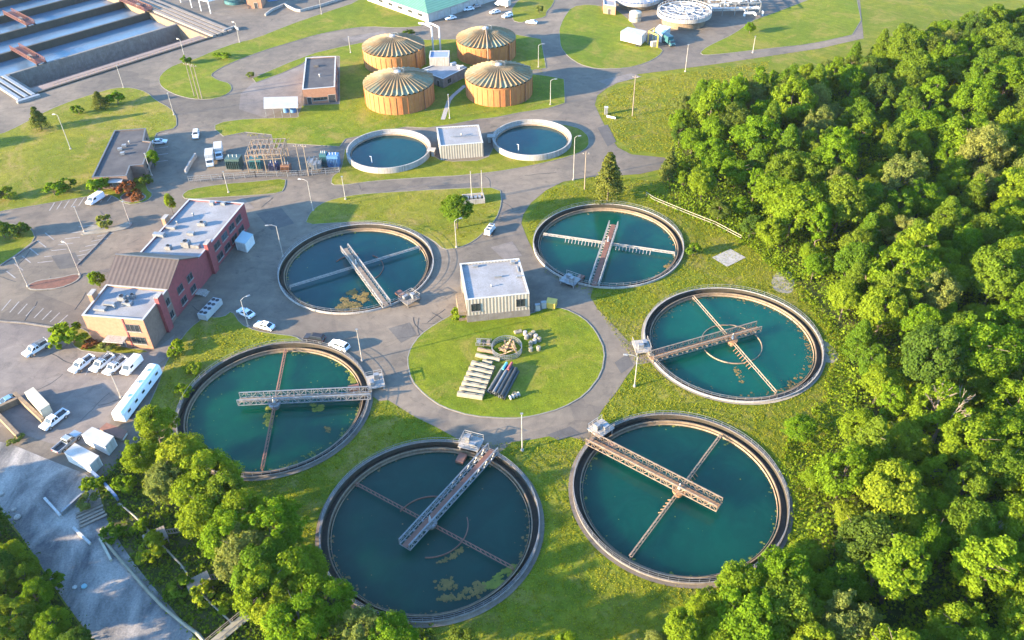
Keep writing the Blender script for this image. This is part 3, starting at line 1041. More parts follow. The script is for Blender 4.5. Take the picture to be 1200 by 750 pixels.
# floating weed and scum on the water
def scum(label, pts, z, mat, seed, n=260, size=0.35, cat='algae'):
    r = random.Random(seed)
    poly = smooth_poly([S(*p, z) for p in pts], 2)
    x0, x1, y0, y1 = bbox(poly)
    mb = MB()
    k = 0
    n = int(n * 2.4)
    cs = []
    while len(cs) < 14:
        c = (r.uniform(x0, x1), r.uniform(y0, y1))
        if inside(c, poly):
            cs.append((c, r.uniform(0.4, 1.0)))
    span = max(x1 - x0, y1 - y0)
    while k < n:
        # loose rafts: dense hearts that thin out into single flecks
        c, wgt = cs[r.randrange(14)]
        x, y = c[0] + r.gauss(0, span * 0.09 * wgt), c[1] + r.gauss(0, span * 0.06 * wgt)
        if not inside((x, y), poly) and r.random() < 0.8:
            continue
        k += 1
        m = r.randint(5, 7)
        a0, s_ = r.uniform(0, 6.3), size * r.choice((0.2, 0.3, 0.45, 0.6, 0.9))
        zz = z + 0.02 + 0.05 * r.random()
        ring = [(x + s_ * r.uniform(0.4, 1.2) * math.cos(a0 + 6.283 * j / m), y + s_ * r.uniform(0.4, 1.2) * math.sin(a0 + 6.283 * j / m), zz + r.uniform(-0.02, 0.04)) for j in range(m)]
        b = len(mb.v)
        mb.v += ring + [(x, y, zz + 0.06)]
        mb.f += [(b + j, b + (j + 1) % m, b + m) for j in range(m)]
    o = mb.build('floating_algae', mat)
    return tag(o, label, cat, kind='stuff')


scum('brown algae raft in the deep blue tank', [(390, 362), (398, 348), (412, 340), (424, 337), (432, 341), (429, 350), (430, 360), (428, 365), (405, 366)], W_Z, ALGAE, 3, 420, 0.5)
scum('brown algae fan drifting in the dark tank', [(508, 690), (516, 680), (532, 678), (548, 683), (560, 682), (572, 684), (566, 696), (545, 702), (527, 705), (514, 702)], W_Z, ALGAE, 4, 190, 0.42)
scum('green weed against the rim of the dark tank', [(570, 684), (580, 674), (590, 664), (602, 661), (606, 668), (596, 680), (582, 690), (572, 694)], W_Z, ALGAE_GREEN, 5, 170, 0.5)
scum('thin scum trail inside the ring of the dark tank', [(508, 659), (520, 654), (535, 644), (543, 640), (544, 646), (532, 654), (518, 660)], W_Z, ALGAE, 6, 70, 0.35)
scum('thin scum drifting below the ring of the turquoise tank', [(858, 430), (866, 432), (872, 440), (874, 448), (868, 450), (862, 440)], W_Z, ALGAE, 7, 40, 0.3)
scum('scum near the rim of the turquoise tank', [(918, 452), (925, 445), (935, 440), (940, 446), (930, 456), (922, 460)], W_Z, ALGAE, 8, 40, 0.3)
scum('green weed clump at the rim of the green tank', [(409, 436), (414, 434), (419, 438), (420, 446), (413, 450), (409, 447)], W_Z, ALGAE_GREEN, 9, 90, 0.45)
scum('scum patch under the bridge of the green tank', [(362, 475), (372, 472), (380, 474), (379, 482), (366, 483)], W_Z, ALGAE_GREEN, 10, 90, 0.4)
scum('scum bar on the arm of the green tank', [(312, 476), (318, 474), (320, 500), (314, 503), (311, 495)], W_Z, ALGAE_GREEN, 11, 100, 0.4)
scum('pale scum by the far rim of the blue-green tank', [(777, 312), (783, 308), (788, 310), (786, 314), (780, 316)], W_Z, ALGAE, 12, 40, 0.4)
scum('faint scum streak along the rim of the green tank', [(328, 547), (345, 541), (362, 532), (378, 521), (384, 519), (372, 530), (355, 541), (335, 550)], W_Z, ALGAE_GREEN, 13, 40, 0.22)
scum('brown flecks off the green tank bridge', [(378, 502), (386, 497), (388, 505), (381, 508)], W_Z, ALGAE, 14, 30, 0.3)



def rim_scum(i, seed, mat, heavy, where):
    r = random.Random(seed)
    c = TANKS[i]
    mb = MB()
    for _ in range(26):
        a0 = r.uniform(0, 6.283)
        ln = r.uniform(0.05, 0.35)
        for _ in range(int(r.uniform(6, 20) * heavy)):
            a = a0 + r.gauss(0, ln)
            q = T_R - 1.62 - abs(r.gauss(0, 0.35 + 0.3 * heavy))
            x, y = c.x + q * math.cos(a), c.y + q * math.sin(a)
            s_ = r.choice((0.08, 0.12, 0.2, 0.3))
            m = 5
            mb.poly([(x + s_ * r.uniform(0.4, 1.3) * math.cos(a0 + 6.283 * j / m), y + s_ * r.uniform(0.4, 1.3) * math.sin(a0 + 6.283 * j / m), W_Z + 0.012 + 0.01 * r.random()) for j in range(m)])
    for _ in range(int(30 * heavy)):
        a, q = r.uniform(0, 6.283), (T_R - 2) * math.sqrt(r.random())
        x, y = c.x + q * math.cos(a), c.y + q * math.sin(a)
        s_ = r.choice((0.05, 0.08, 0.14))
        mb.poly([(x + s_ * math.cos(1.257 * j), y + s_ * math.sin(1.257 * j), W_Z + 0.014) for j in range(5)])
    o = mb.build('floating_algae', mat)
    return tag(o, 'flecks of scum gathered along the rim of the ' + where, 'algae', kind='stuff')


for k, (mt, hv, wh) in enumerate(((ALGAE_GREEN, 0.6, 'deep blue tank'), (ALGAE, 0.5, 'blue-green tank'), (ALGAE, 1.6, 'turquoise tank'), (ALGAE_GREEN, 0.5, 'dark teal tank'), (ALGAE, 0.6, 'dark tank with the grey bridge'), (ALGAE_GREEN, 1.2, 'green tank'))):
    rim_scum(k, 50 + k, mt, hv, wh)


# ------------------------------------------------------------------ two small settling tanks
def small_tank(label, px_l, px_r, py_mid, py_front):
    ztop = 1.9
    f = S((px_l + px_r) / 2, py_front, 0)
    l, r_ = S(px_l, py_mid, ztop), S(px_r, py_mid, ztop)
    rad = (r_ - l).length / 2
    c = Vector(((l.x + r_.x) / 2, f.y + rad))
    t = thing('settling_tank', label, 'settling tank', (c.x, c.y, 0), 0, 'small raised settling tanks')
    MB().lathe([(rad, 0), (rad, ztop), (rad - 0.35, ztop), (rad - 0.35, 0.95), (rad - 1.0, 0.95), (rad - 1.0, -0.5)], 96).build('wall', CONC_PALE, t)
    MB().disc(rad - 0.98, 0.35, 96).build('water', W7, t)
    MB().lathe([(rad - 1.25, 0.75), (rad - 1.25, 0.2), (rad - 1.3, 0.2), (rad - 1.3, 0.75)], 96, closed=True).build('weir_plate', STEEL_WARM, t)
    a = R(-8 if px_l < 500 else 176)
    u = Vector((math.cos(a), math.sin(a), 0))
    pm = MB().box((u.x * (rad + 0.4), u.y * (rad + 0.4), ztop + 0.1), (2.4, 2.0, 0.2), a)
    pm.box((u.x * (rad + 0.9), u.y * (rad + 0.9), 0.9), (0.8, 1.6, 1.8), a)
    pm.build('outlet_platform', CONC_PALE, t)
    st = MB()
    st.tube((-rad * 0.35, -rad * 0.5, 0.0), (-rad * 0.35, -rad * 0.5, 2.4), 0.12)
    st.tube((-rad * 0.35, -rad * 0.5, 2.4), (-rad * 0.35 - 0.5, -rad * 0.5, 2.5), 0.1)
    st.build('gauge_post', WHITE, t)
    return t


small_tank('white walled settling tank beside the substation', 405, 504, 178, 204)
small_tank('white walled settling tank past the flat white pump shed, nearer the road fork', 577, 671, 166, 189)

# ------------------------------------------------------------------ buildings
def offset_poly(poly, d):
    """Inset a counter-clockwise polygon by d."""
    n = len(poly)
    out = []
    for i in range(n):
        p0, p1, p2 = Vector(poly[i - 1][:2]), Vector(poly[i][:2]), Vector(poly[(i + 1) % n][:2])
        d1, d2 = (p1 - p0).normalized(), (p2 - p1).normalized()
        n1, n2 = Vector((-d1.y, d1.x)), Vector((-d2.y, d2.x))
        m = n1 + n2
        m = m / max(0.3, m.dot(n1))
        out.append(p1 + m * d)
    return out


def ccw(poly):
    poly = [Vector((p[0], p[1])) for p in poly]
    n = len(poly)
    a = sum(poly[i].x * poly[(i + 1) % n].y - poly[(i + 1) % n].x * poly[i].y for i in range(n))
    return poly if a > 0 else poly[::-1]


def block(root, poly, z0, z1, wall, roof, parapet=0.35, cop=COPING, names=('wall', 'roof', 'parapet_cap')):
    """One flat-roofed volume: walls with a parapet, a roof deck a little lower, a metal cap."""
    poly = ccw(poly)
    inn = offset_poly(poly, 0.28)
    n = len(poly)
    mb = MB()
    for i in range(n):
        j = (i + 1) % n
        a, b = poly[i], poly[j]
        mb.poly([(a.x, a.y, z0), (b.x, b.y, z0), (b.x, b.y, z1), (a.x, a.y, z1)])
        a, b = inn[i], inn[j]
        mb.poly([(b.x, b.y, z1 - parapet - 0.1), (a.x, a.y, z1 - parapet - 0.1), (a.x, a.y, z1), (b.x, b.y, z1)])
    wo_ = part(mb, names[0], wall, root)
    rb = MB().poly([(p.x, p.y, z1 - parapet) for p in inn])
    ro = part(rb, names[1], roof, root)
    cb = MB()
    mid = offset_poly(poly, 0.14)
    cb.ribbon(mid, 0.42, z1 - 0.02, z1 + 0.07, True)
    part(cb, names[2], cop, root)
    return wo_, ro, poly


def on_wall(p0, p1, u, z, w_, h, proud=0.05, depth=0.12):
    """Corner data of a panel of width w_, height h, centred at fraction u of the wall p0->p1."""
    p0, p1 = Vector((p0[0], p0[1])), Vector((p1[0], p1[1]))
    d = (p1 - p0).normalized()
    n = Vector((d.y, -d.x))
    c = p0.lerp(p1, u)
    return c, d, n


def window(root, p0, p1, u, z, w_, h, frame=COPING_DARK, lights=2, sill=True, name='window'):
    c, d, n = on_wall(p0, p1, u, z, w_, h)
    ang = math.atan2(d.y, d.x)
    fb = MB()
    f = 0.09
    for k in range(lights + 1):
        o = -w_ / 2 + w_ * k / lights
        q = c + d * o + n * 0.04
        fb.box((q.x, q.y, z), (f, 0.14, h), ang)
    q = c + n * 0.04
    for zz in (z - h / 2 - f / 2, z + h / 2 + f / 2):
        fb.box((q.x, q.y, zz), (w_ + f, 0.15, f), ang)
    fr = part(fb, name, frame, root)
    q = c + n * 0.015
    part(MB().box((q.x, q.y, z), (w_, 0.06, h), ang), 'pane', GLASS, fr)
    if sill:
        q = c + n * 0.09
        part(MB().box((q.x, q.y, z - h / 2 - 0.2), (w_ + 0.3, 0.22, 0.12), ang), 'sill', CONC_PALE, fr)
    return fr


def door(root, p0, p1, u, w_, h, mat, z0=0.0):
    c, d, n = on_wall(p0, p1, u, 0, w_, h)
    ang = math.atan2(d.y, d.x)
    q = c + n * 0.03
    dm = MB().box((q.x, q.y, z0 + h / 2), (w_, 0.1, h), ang)
    do = part(dm, 'door', mat, root)
    fb = MB()
    for s_ in (-1, 1):
        e = c + d * s_ * (w_ / 2 + 0.06) + n * 0.04
        fb.box((e.x, e.y, z0 + h / 2), (0.12, 0.16, h), ang)
    e = c + n * 0.04
    fb.box((e.x, e.y, z0 + h + 0.06), (w_ + 0.24, 0.16, 0.12), ang)
    part(fb, 'door_frame', CONC_PALE, do)
    e = c + d * (w_ * 0.38) + n * 0.12
    part(MB().box((e.x, e.y, z0 + h * 0.48), (0.08, 0.08, 0.25), ang), 'handle', STEEL, do)


def roof_unit(root, px, py, z, size, mat=STEEL, rz=0.0, fan=True, label=None):
    p = S(px, py, z)
    mb = MB().box((p.x, p.y, z + size[2] / 2 + 0.12), size, rz)
    mb.box((p.x, p.y, z + 0.06), (size[0] * 0.8, size[1] * 0.8, 0.12), rz)
    o = part(mb, 'roof_unit', mat, root)
    if fan:
        fb = MB()
        r_ = min(size[0], size[1]) * 0.36
        fb.lathe([(r_, 0), (r_, 0.16), (r_ * 0.85, 0.16), (r_ * 0.85, 0.04), (0.0, 0.04)], 16, (p.x, p.y, z + size[2] + 0.12))
        part(fb, 'fan', DARK, o)
    return o


def roof_pipe(root, px, py, z, r_, h, mat=STEEL):
    p = S(px, py, z)
    mb = MB().tube((p.x, p.y, z), (p.x, p.y, z + h), r_, n=10)
    mb.lathe([(r_ * 1.6, h), (r_ * 1.2, h + r_ * 0.8), (0.0, h + r_)], 10, (p.x, p.y, z))
    return part(mb, 'roof_vent', mat, root)


# --- red and tan brick offices, three volumes stepping back
A1, A2 = Vector((-90.8, 137.7)), Vector((-77.2, 135.6))       # front wall
E1, E2 = Vector((-89.6, 148.6)), Vector((-75.4, 146.2))       # eave of the pitched part
K1, K2 = Vector((-87.2, 162.1)), Vector((-72.6, 159.6))       # end of the pitched part
Z1, Z2 = Vector((-82.6, 186.7)), Vector((-67.8, 184.1))       # back
of = thing('office_building', 'long red and tan brick offices with two flat white roofs and one brown pitched roof', 'building', (-80, 150, 0))
FH, BH, RH = 8.0, 7.0, 11.4
for nm, poly, z1, wl in (('front_block', [A1, A2, E2, E1], FH, BRICK_TAN), ('back_block', [K1, K2, Z2, Z1], BH, BRICK_RED)):
    wo_, ro, pp = block(of, poly, 0, z1, wl, ROOF_WHITE)
# long red brick side, its shade painted in: a darker facing 4 cm proud of the block
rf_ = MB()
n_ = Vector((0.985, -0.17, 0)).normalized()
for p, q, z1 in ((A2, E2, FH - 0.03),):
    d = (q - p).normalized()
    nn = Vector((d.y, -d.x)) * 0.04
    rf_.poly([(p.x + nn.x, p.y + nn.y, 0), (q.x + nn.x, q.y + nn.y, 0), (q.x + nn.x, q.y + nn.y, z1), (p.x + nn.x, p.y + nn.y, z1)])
part(rf_, 'shade_tone_facing', BRICK_BROWN, of)
rid1, rid2 = E1.lerp(K1, 0.48), E2.lerp(K2, 0.48)
for s_, (e, k, rd) in enumerate(((E1, K1, rid1), (E2, K2, rid2))):
    pts = [(e.x, e.y, 0), (k.x, k.y, 0), (k.x, k.y, BH + 0.2), (rd.x, rd.y, RH), (e.x, e.y, FH + 0.05)]
    part(MB().poly(pts if s_ else pts[::-1]), 'gable_wall', BRICK_RED, of)
pm_ = MB()
over = (E2 - E1).normalized() * 0.35
for (a, b, za, zb) in ((E1, E2, FH + 0.05, RH), (K1, K2, BH + 0.2, RH)):
    a_, b_ = a - over, b + over
    ra, rb_ = rid1 - over, rid2 + over
    top = [(a_.x, a_.y, za + 0.18), (b_.x, b_.y, za + 0.18), (rb_.x, rb_.y, zb + 0.18), (ra.x, ra.y, zb + 0.18)]
    lo = [(x, y, z - 0.2) for x, y, z in top]
    if a is K1:
        top = [top[1], top[0], top[3], top[2]]
        lo = [lo[1], lo[0], lo[3], lo[2]]
    pm_.hexa(lo, top)
part(pm_, 'pitched_roof', ROOF_BROWN, of)
rc = MB().bar((rid1.x - over.x, rid1.y - over.y, RH + 0.22), (rid2.x + over.x, rid2.y + over.y, RH + 0.22), 0.4, 0.1)
part(rc, 'ridge_cap', COPING_DARK, of)
# brick piers that rise through the roof edge on both sides
for p, q, u, z1 in ((A2, E2, 0.62, FH), (K2, Z2, 0.18, BH), (A1, E1, 0.55, FH), (K1, Z1, 0.55, BH)):
    c = p.lerp(q, u)
    d = (q - p).normalized()
    n = Vector((d.y, -d.x)) if p in (A2, K2) else Vector((-d.y, d.x))
    ang = math.atan2(d.y, d.x)
    c2 = c + n * 0.35
    pr_ = part(MB().box((c2.x, c2.y, (z1 + 1.5) / 2), (2.0, 0.9, z1 + 1.5), ang), 'chimney', BRICK_RED if p in (A2, K2) else BRICK_TAN, of)
    part(MB().box((c2.x, c2.y, z1 + 1.56), (2.2, 1.1, 0.12), ang), 'chimney_cap', CONC_PALE, pr_)
# windows: two in the tan front by the corner, long bands down the red side
window(of, A1, A2, 0.78, 5.6, 3.0, 1.7, lights=3)
window(of, A1, A2, 0.80, 2.2, 3.0, 1.7, lights=3)
door(of, A1, A2, 0.50, 1.2, 2.3, COPING_DARK)
part(MB().box(((A1.lerp(A2, 0.45)).x, (A1.lerp(A2, 0.45)).y - 1.1, 2.9), (4.6, 2.2, 0.2), R(-8.8)), 'entrance_canopy', CONC_PALE, of)
fl = MB()
d = (A2 - A1).normalized()
for u in (0.655,):
    q = A1.lerp(A2, u) + Vector((d.y, -d.x)) * 0.05
    fl.box((q.x, q.y, FH / 2), (0.25, 0.14, FH - 0.1), math.atan2(d.y, d.x))
part(fl, 'downpipe', BRICK_RED, of)
for p, q, zs, us, w_ in ((E2, K2, (5.2, 2.0), (0.3, 0.62), 2.2), (K2, Z2, (5.0, 1.9), (0.34, 0.5, 0.66, 0.82), 2.8), (A2, E2, (5.6, 2.2), (0.88,), 1.4)):
    for z in zs:
        for u in us:
            window(of, p, q, u, z, w_, 1.5, lights=2)
for px, py, sz, fan in ((144, 352, (1.6, 1.3, 1.1), True), (150, 357, (2.0, 1.2, 0.7), True), (129, 358, (2.4, 0.9, 0.6), False), (118, 363, (2.6, 1.2, 0.5), False), (156, 349, (1.0, 1.0, 0.8), True)):
    roof_unit(of, px, py, FH - 0.35, sz, STEEL, R(-10), fan)
for px, py, sz, fan in ((219, 289, (1.9, 1.5, 1.5), True), (229, 290, (2.4, 1.0, 0.8), False), (198, 292, (1.4, 1.1, 0.9), True), (237, 264, (2.0, 1.2, 0.8), True), (224, 275, (1.7, 1.0, 0.6), False),
                        (201, 268, (2.4, 0.9, 0.6), False), (187, 277, (2.8, 1.2, 0.8), False), (249, 240, (1.1, 0.9, 0.8), False), (262, 240, (1.1, 0.9, 0.6), False)):
    roof_unit(of, px, py, BH - 0.35, sz, STEEL, R(-10), fan)
roof_pipe(of, 227, 253, BH - 0.35, 0.18, 0.8)
roof_pipe(of, 208, 262, BH - 0.35, 0.16, 0.7)
roof_pipe(of, 135, 361, FH - 0.35, 0.2, 0.7)

# --- dark-roofed stepped building at the left lawn
dk = thing('storage_building', 'low building with a dark stepped flat roof standing on the lawn by the parking', 'building', (-112, 220, 0))
pp = [(-115.6, 204.8), (-106.2, 205.3), (-107.2, 211.1), (-103.7, 211.7), (-105.9, 226.0), (-108.6, 226.6), (-110.6, 235.0), (-119.8, 233.9)]
_, _, pp = block(dk, pp, 0, 4.0, BRICK_BROWN, ROOF_DARK, 0.25, COPING_DARK)
for i in range(len(pp)):
    a, b = pp[i], pp[(i + 1) % len(pp)]
    L_ = (b - a).length
    if L_ > 8:
        for k in range(int(L_ / 5)):
            window(dk, a, b, (k + 0.5) / int(L_ / 5), 2.0, 2.2, 1.3)
for px, py in ((146, 172), (144, 181), (141, 176)):
    roof_unit(dk, px, py, 3.75, (1.2, 1.0, 0.6), STEEL, 0.2, False)
roof_pipe(dk, 152, 168, 3.75, 0.2, 0.7)
door(dk, (-115.6, 204.8), (-106.2, 205.3), 0.6, 1.4, 2.2, COPING_DARK)
part(MB().box((-109.6, 204.3, 3.0), (4.5, 1.8, 0.18), 0.05), 'entrance_canopy', COPING, dk)

# --- pump house in the middle
ph = thing('pump_house', 'cream ribbed pump house with pale grey flat roof at the edge of the round lawn', 'building', (-4, 150, 0))
pq = [(-9.8, 142.3), (3.9, 144.1), (1.9, 157.6), (-11.7, 156.0)]
pl_ = ccw([Vector(p) for p in pq])
part(MB().prism(offset_poly(pl_, -0.12), 0, 1.9), 'base_wall', CONC, ph)
block(ph, pl_, 1.9, 6.3, SIDING, ROOF_WHITE, 0.3, WHITE_OLD)
window(ph, pl_[0], pl_[1], 0.14, 4.0, 1.9, 1.8, lights=2, frame=DARK)
window(ph, pl_[0], pl_[1], 0.86, 4.0, 1.9, 1.8, lights=2, frame=DARK)
an = MB()
d = (Vector(pq[3]) - Vector(pq[0])).normalized()
nrm_ = Vector((-d.y, d.x))
q = Vector(pq[0]).lerp(Vector(pq[3]), 0.3) + nrm_ * 0.95
an.box((q.x, q.y, 1.3), (7.0, 1.7, 2.6), math.atan2(d.y, d.x))
part(an, 'lean_to', CONC_WARM, ph)
door(ph, pl_[1], pl_[2], 0.5, 2.6, 3.0, COPING_DARK)
for px, py, sz in ((557, 313, (1.2, 0.5, 0.4)), (601, 309, (0.9, 0.7, 0.6)), (584, 325, (1.6, 0.3, 0.3)), (609, 325, (1.4, 0.4, 0.3)), (607, 316, (0.3, 2.4, 0.3))):
    roof_unit(ph, px, py, 6.0, sz, STEEL, R(7), False)
roof_pipe(ph, 576, 336, 6.0, 0.14, 0.5)

# --- flat white pump shed between the two small tanks
sh = thing('pump_shed', 'flat white pump shed standing between the two small settling tanks', 'building', (-14, 224, 0))
_, _, pp = block(sh, [(-19.8, 218.0), (-7.3, 219.5), (-8.8, 231.2), (-21.4, 230.0)], 0, 4.5, SIDING, ROOF_WHITE, 0.25, WHITE_OLD)
part(MB().bar((-17.0, 223.6, 4.62), (-10.4, 224.3, 4.62), 0.2, 0.15), 'roof_seam', STEEL, sh)
roof_pipe(sh, 541, 159, 4.25, 0.22, 0.6)
door(sh, pp[3], pp[0], 0.5, 2.0, 2.6, COPING_DARK)

# --- brick building with dark roof near the digesters
bb = thing('blower_building', 'tan brick building with dark flat roof and white edge beside the round brick digesters', 'building', (-63, 272, 0))
_, _, pp = block(bb, [(-66.9, 258.6), (-56.5, 260.2), (-60.2, 286.9), (-70.7, 286.0)], 0, 5.2, BRICK_TAN, ROOF_DARK, 0.25, WHITE_OLD)
door(bb, pp[0], pp[1], 0.16, 1.2, 2.3, DARK)
door(bb, pp[0], pp[1], 0.86, 2.2, 2.6, DARK)
window(bb, pp[0], pp[1], 0.5, 1.6, 4.5, 0.9, lights=4)
for u in (0.15, 0.4, 0.65, 0.88):
    window(bb, pp[1], pp[2], u, 2.4, 2.4, 1.4)
roof_pipe(bb, 375, 90, 4.95, 0.25, 0.8)
roof_unit(bb, 371, 78, 4.95, (1.6, 1.0, 0.5), ROOF_DARK, 0, False)

# --- open shelter with a white roof
sp = thing('open_shelter', 'small open-sided shelter with white sheet roof over blue tanks', 'shelter', tuple(S(328, 134)) + (0,))
a, b, c_2, d_2 = [Vector(S(*p)) for p in ((309, 114, 3.2), (349, 113, 3.2), (349, 126, 3.2), (309, 127, 3.2))]
part(MB().hexa([(p.x, p.y, 3.05) for p in (d_2, c_2, b, a)], [(p.x, p.y, 3.22) for p in (d_2, c_2, b, a)]), 'roof', SIDING_WHITE, sp)
pst = MB()
for k in range(5):
    for e, f_ in ((a, b), (d_2, c_2)):
        p = e.lerp(f_, 0.03 + 0.94 * k / 4)
        pst.bar((p.x, p.y, 0), (p.x, p.y, 3.05), 0.14)
part(pst, 'frame', STEEL, sp)
for k, px in enumerate((336, 344)):
    p = S(px, 131)
    t_ = thing('chemical_tank', 'blue upright chemical tank under the white shelter roof, ' + ('the one closer to the brick building' if k else 'the one deeper in'), 'tank', (p.x, p.y, 0))
    MB().lathe([(0, 0), (1.0, 0), (1.0, 1.9), (0.5, 2.2), (0, 2.25)], 20).build('vessel', BLUE, t_)
    MB().lathe([(0, 2.25), (0.3, 2.25), (0.3, 2.4), (0, 2.4)], 12).build('lid', DARK, t_)

# --- green roofed workshop at the top
gw = thing('workshop_building', 'white walled workshop with a green metal hip roof at the top of the site', 'building', (-31, 350, 0))
g0 = Vector((-30.9, 333.8))
gu = Vector((-0.70, 0.714))     # along the front wall, away from the corner
gv = Vector((0.72, 0.694))      # along the parked-car side
L1, L2 = 40, 46
qq = [g0, g0 + gv * L2, g0 + gu * L1 + gv * L2, g0 + gu * L1]
wm = MB()
for i in range(4):
    a, b = qq[i], qq[(i + 1) % 4]
    wm.poly([(a.x, a.y, 0), (b.x, b.y, 0), (b.x, b.y, 3.8), (a.x, a.y, 3.8)])
part(wm, 'wall', SIDING_WHITE, gw)
ov = offset_poly(qq, -0.6)
r1 = g0 + gu * L1 * 0.5 + gv * 14
r2 = g0 + gu * L1 * 0.5 + gv * (L2 - 14)
zt = 8.5
rm = MB()
e = [(p.x, p.y, 3.75) for p in ov]
h1, h2 = (r1.x, r1.y, zt), (r2.x, r2.y, zt)
rm.poly([e[3], e[0], h1])
rm.poly([e[0], e[1], h2, h1])
rm.poly([e[1], e[2], h2])
rm.poly([e[2], e[3], h1, h2])
rm.poly(e[::-1])
part(rm, 'roof', ROOF_GREEN, gw)
for u in (0.12, 0.28, 0.44, 0.6, 0.76):
    window(gw, qq[3], qq[0], 1 - u, 2.1, 2.6, 0.9, lights=2, sill=False)
for u in (0.15, 0.3, 0.45, 0.62):
    door(gw, qq[0], qq[1], u, 3.4, 3.0, COPING)

# --- control house between the four digesters
ch = thing('control_house', 'grey flat control house wedged between the four brick digesters, blue box on top', 'building', (-21.5, 277, 0))
block(ch, [(-30.1, 277.2), (-21.6, 269.0), (-13.8, 278.6), (-22.1, 284.6)], 0, 3.4, CONC, ROOF_WHITE, 0.2, WHITE_OLD)
x0 = S(515, 66, 5.6)
block(ch, [(x0.x - 3.4, x0.y - 2.6), (x0.x + 3.4, x0.y - 2.6), (x0.x + 3.4, x0.y + 3.6), (x0.x - 3.4, x0.y + 3.6)], 3.0, 6.2, CONC_PALE, M('roof_blue_grey', (0.20, 0.25, 0.34), (0.15, 0.19, 0.27), 0.5), 0.2, COPING, ('upper_wall', 'upper_roof', 'upper_cap'))
window(ch, (-21.6, 269.0), (-13.8, 278.6), 0.25, 1.7, 1.6, 1.5)
door(ch, (-30.1, 277.2), (-21.6, 269.0), 0.8, 1.3, 2.2, DARK)
for px, py in ((503, 92), (499, 85), (540, 80), (531, 76)):
    roof_unit(ch, px, py, 3.2, (2.2, 1.1, 0.7), WHITE_OLD, 0.7, False)
gp = thing('vent_stack', 'pair of white bent vent pipes rising behind the control house', 'vent pipe', tuple(S(513, 66)) + (0,))
for px in (508, 516.5):
    a = S3(px, 62, 0)
    m = MB().path([(a.x, a.y, 0), (a.x, a.y, 9.5), (a.x - 2.6, a.y + 1.8, 10.2), (a.x - 4.8, a.y + 2.6, 10.2)], 0.32, 10)
    part(m, 'pipe', WHITE, gp)


# ------------------------------------------------------------------ brick digesters with ribbed domes
def digester(label, cx, cy_, rad, tint):
    t = thing('digester_tank', label, 'digester', (cx, cy_, 0), 0, 'round brick digesters')
    H_ = 6.4
    mb = MB()
    n = 48
    mb.lathe([(rad, 0), (rad, H_ - 0.5), (rad + 0.12, H_ - 0.45), (rad + 0.12, H_)], 96)
    mb.build('wall', tint, t)
    pil = MB()
    for k in range(36):
        a = 2 * math.pi * k / 36
        pil.box(((rad + 0.06) * math.cos(a), (rad + 0.06) * math.sin(a), (H_ - 0.6) / 2), (0.12, 0.22, H_ - 0.6), a)
    pil.build('pilaster_ribs', tint, t)
    # dome: shallow cone made of folded sheets
    rm_ = MB()
    n = 40
    top = (0, 0, H_ + 3.5)
    for k in range(n):
        a0, a1, am = 2 * math.pi * k / n, 2 * math.pi * (k + 1) / n, 2 * math.pi * (k + 0.5) / n
        for (aa, ab) in ((a0, am), (am, a1)):
            ra = rad + 0.15
            za = H_ + (0.55 if aa == am else 0.02)
            zb = H_ + (0.55 if ab == am else 0.02)
            r2 = ra * 0.42
            zm = H_ + 2.45
            rm_.poly([(ra * math.cos(aa), ra * math.sin(aa), za), (ra * math.cos(ab), ra * math.sin(ab), zb),
                      (r2 * math.cos(ab), r2 * math.sin(ab), zm + (0.22 if ab == am else 0)), (r2 * math.cos(aa), r2 * math.sin(aa), zm + (0.22 if aa == am else 0))])
            rm_.poly([(r2 * math.cos(aa), r2 * math.sin(aa), zm + (0.22 if aa == am else 0)), (r2 * math.cos(ab), r2 * math.sin(ab), zm + (0.22 if ab == am else 0)), top])
    rm_.lathe([(rad - 0.4, H_ - 0.3), (rad + 0.12, H_), (rad + 0.15, H_ + 0.03)], 80)
    rm_.build('dome_roof', DOME, t)
    rp = MB()
    for k in range(n):
        a = 2 * math.pi * (k + 0.5) / n
        e = Vector((math.cos(a), math.sin(a), 0))
        rp.bar(e * (rad + 0.15) + Vector((0, 0, H_ + 0.6)), e * rad * 0.42 + Vector((0, 0, H_ + 2.73)), 0.12)
        rp.bar(e * rad * 0.42 + Vector((0, 0, H_ + 2.73)), e * 0.5 + Vector((0, 0, H_ + 3.4)), 0.12)
    rp.build('dome_ribs', DOME_RIB, t)
    hb = MB().lathe([(1.1, H_ + 3.2), (1.1, H_ + 3.75), (0.5, H_ + 4.0), (0, H_ + 4.0)], 20)
    hb.build('hatch', COPING, t)
    st = MB()
    a = R(-40)
    u = Vector((math.cos(a), math.sin(a), 0))
    st.bar(u * (rad + 0.3), u * (rad + 0.3) + Vector((0, 0, H_)), 0.5, 0.12)
    st.build('ladder', RUST, t)
    pg = MB()
    a2 = R(200 + 37 * (int(abs(cx) * 10) % 7))
    u2 = Vector((math.cos(a2), math.sin(a2), 0))
    pg.path([u2 * (rad + 0.5), u2 * (rad + 0.5) + Vector((0, 0, H_ + 0.6)), u2 * (rad * 0.5) + Vector((0, 0, H_ + 2.9)), Vector((0, 0, H_ + 3.9))], 0.2, 8)
    pg.build('gas_pipe', STEEL_WARM, t)
    rl_ = MB()
    for k in range(24):
        a0, a1 = 2 * math.pi * k / 24, 2 * math.pi * (k + 1) / 24
        p_, q_ = Vector((2.2 * math.cos(a0), 2.2 * math.sin(a0), H_ + 3.0)), Vector((2.2 * math.cos(a1), 2.2 * math.sin(a1), H_ + 3.0))
        rl_.bar(p_, p_ + Vector((0, 0, 1.0)), 0.06)
        rl_.bar(p_ + Vector((0, 0, 1.0)), q_ + Vector((0, 0, 1.0)), 0.06)
    rl_.build('hatch_railing', STEEL, t)
    return t


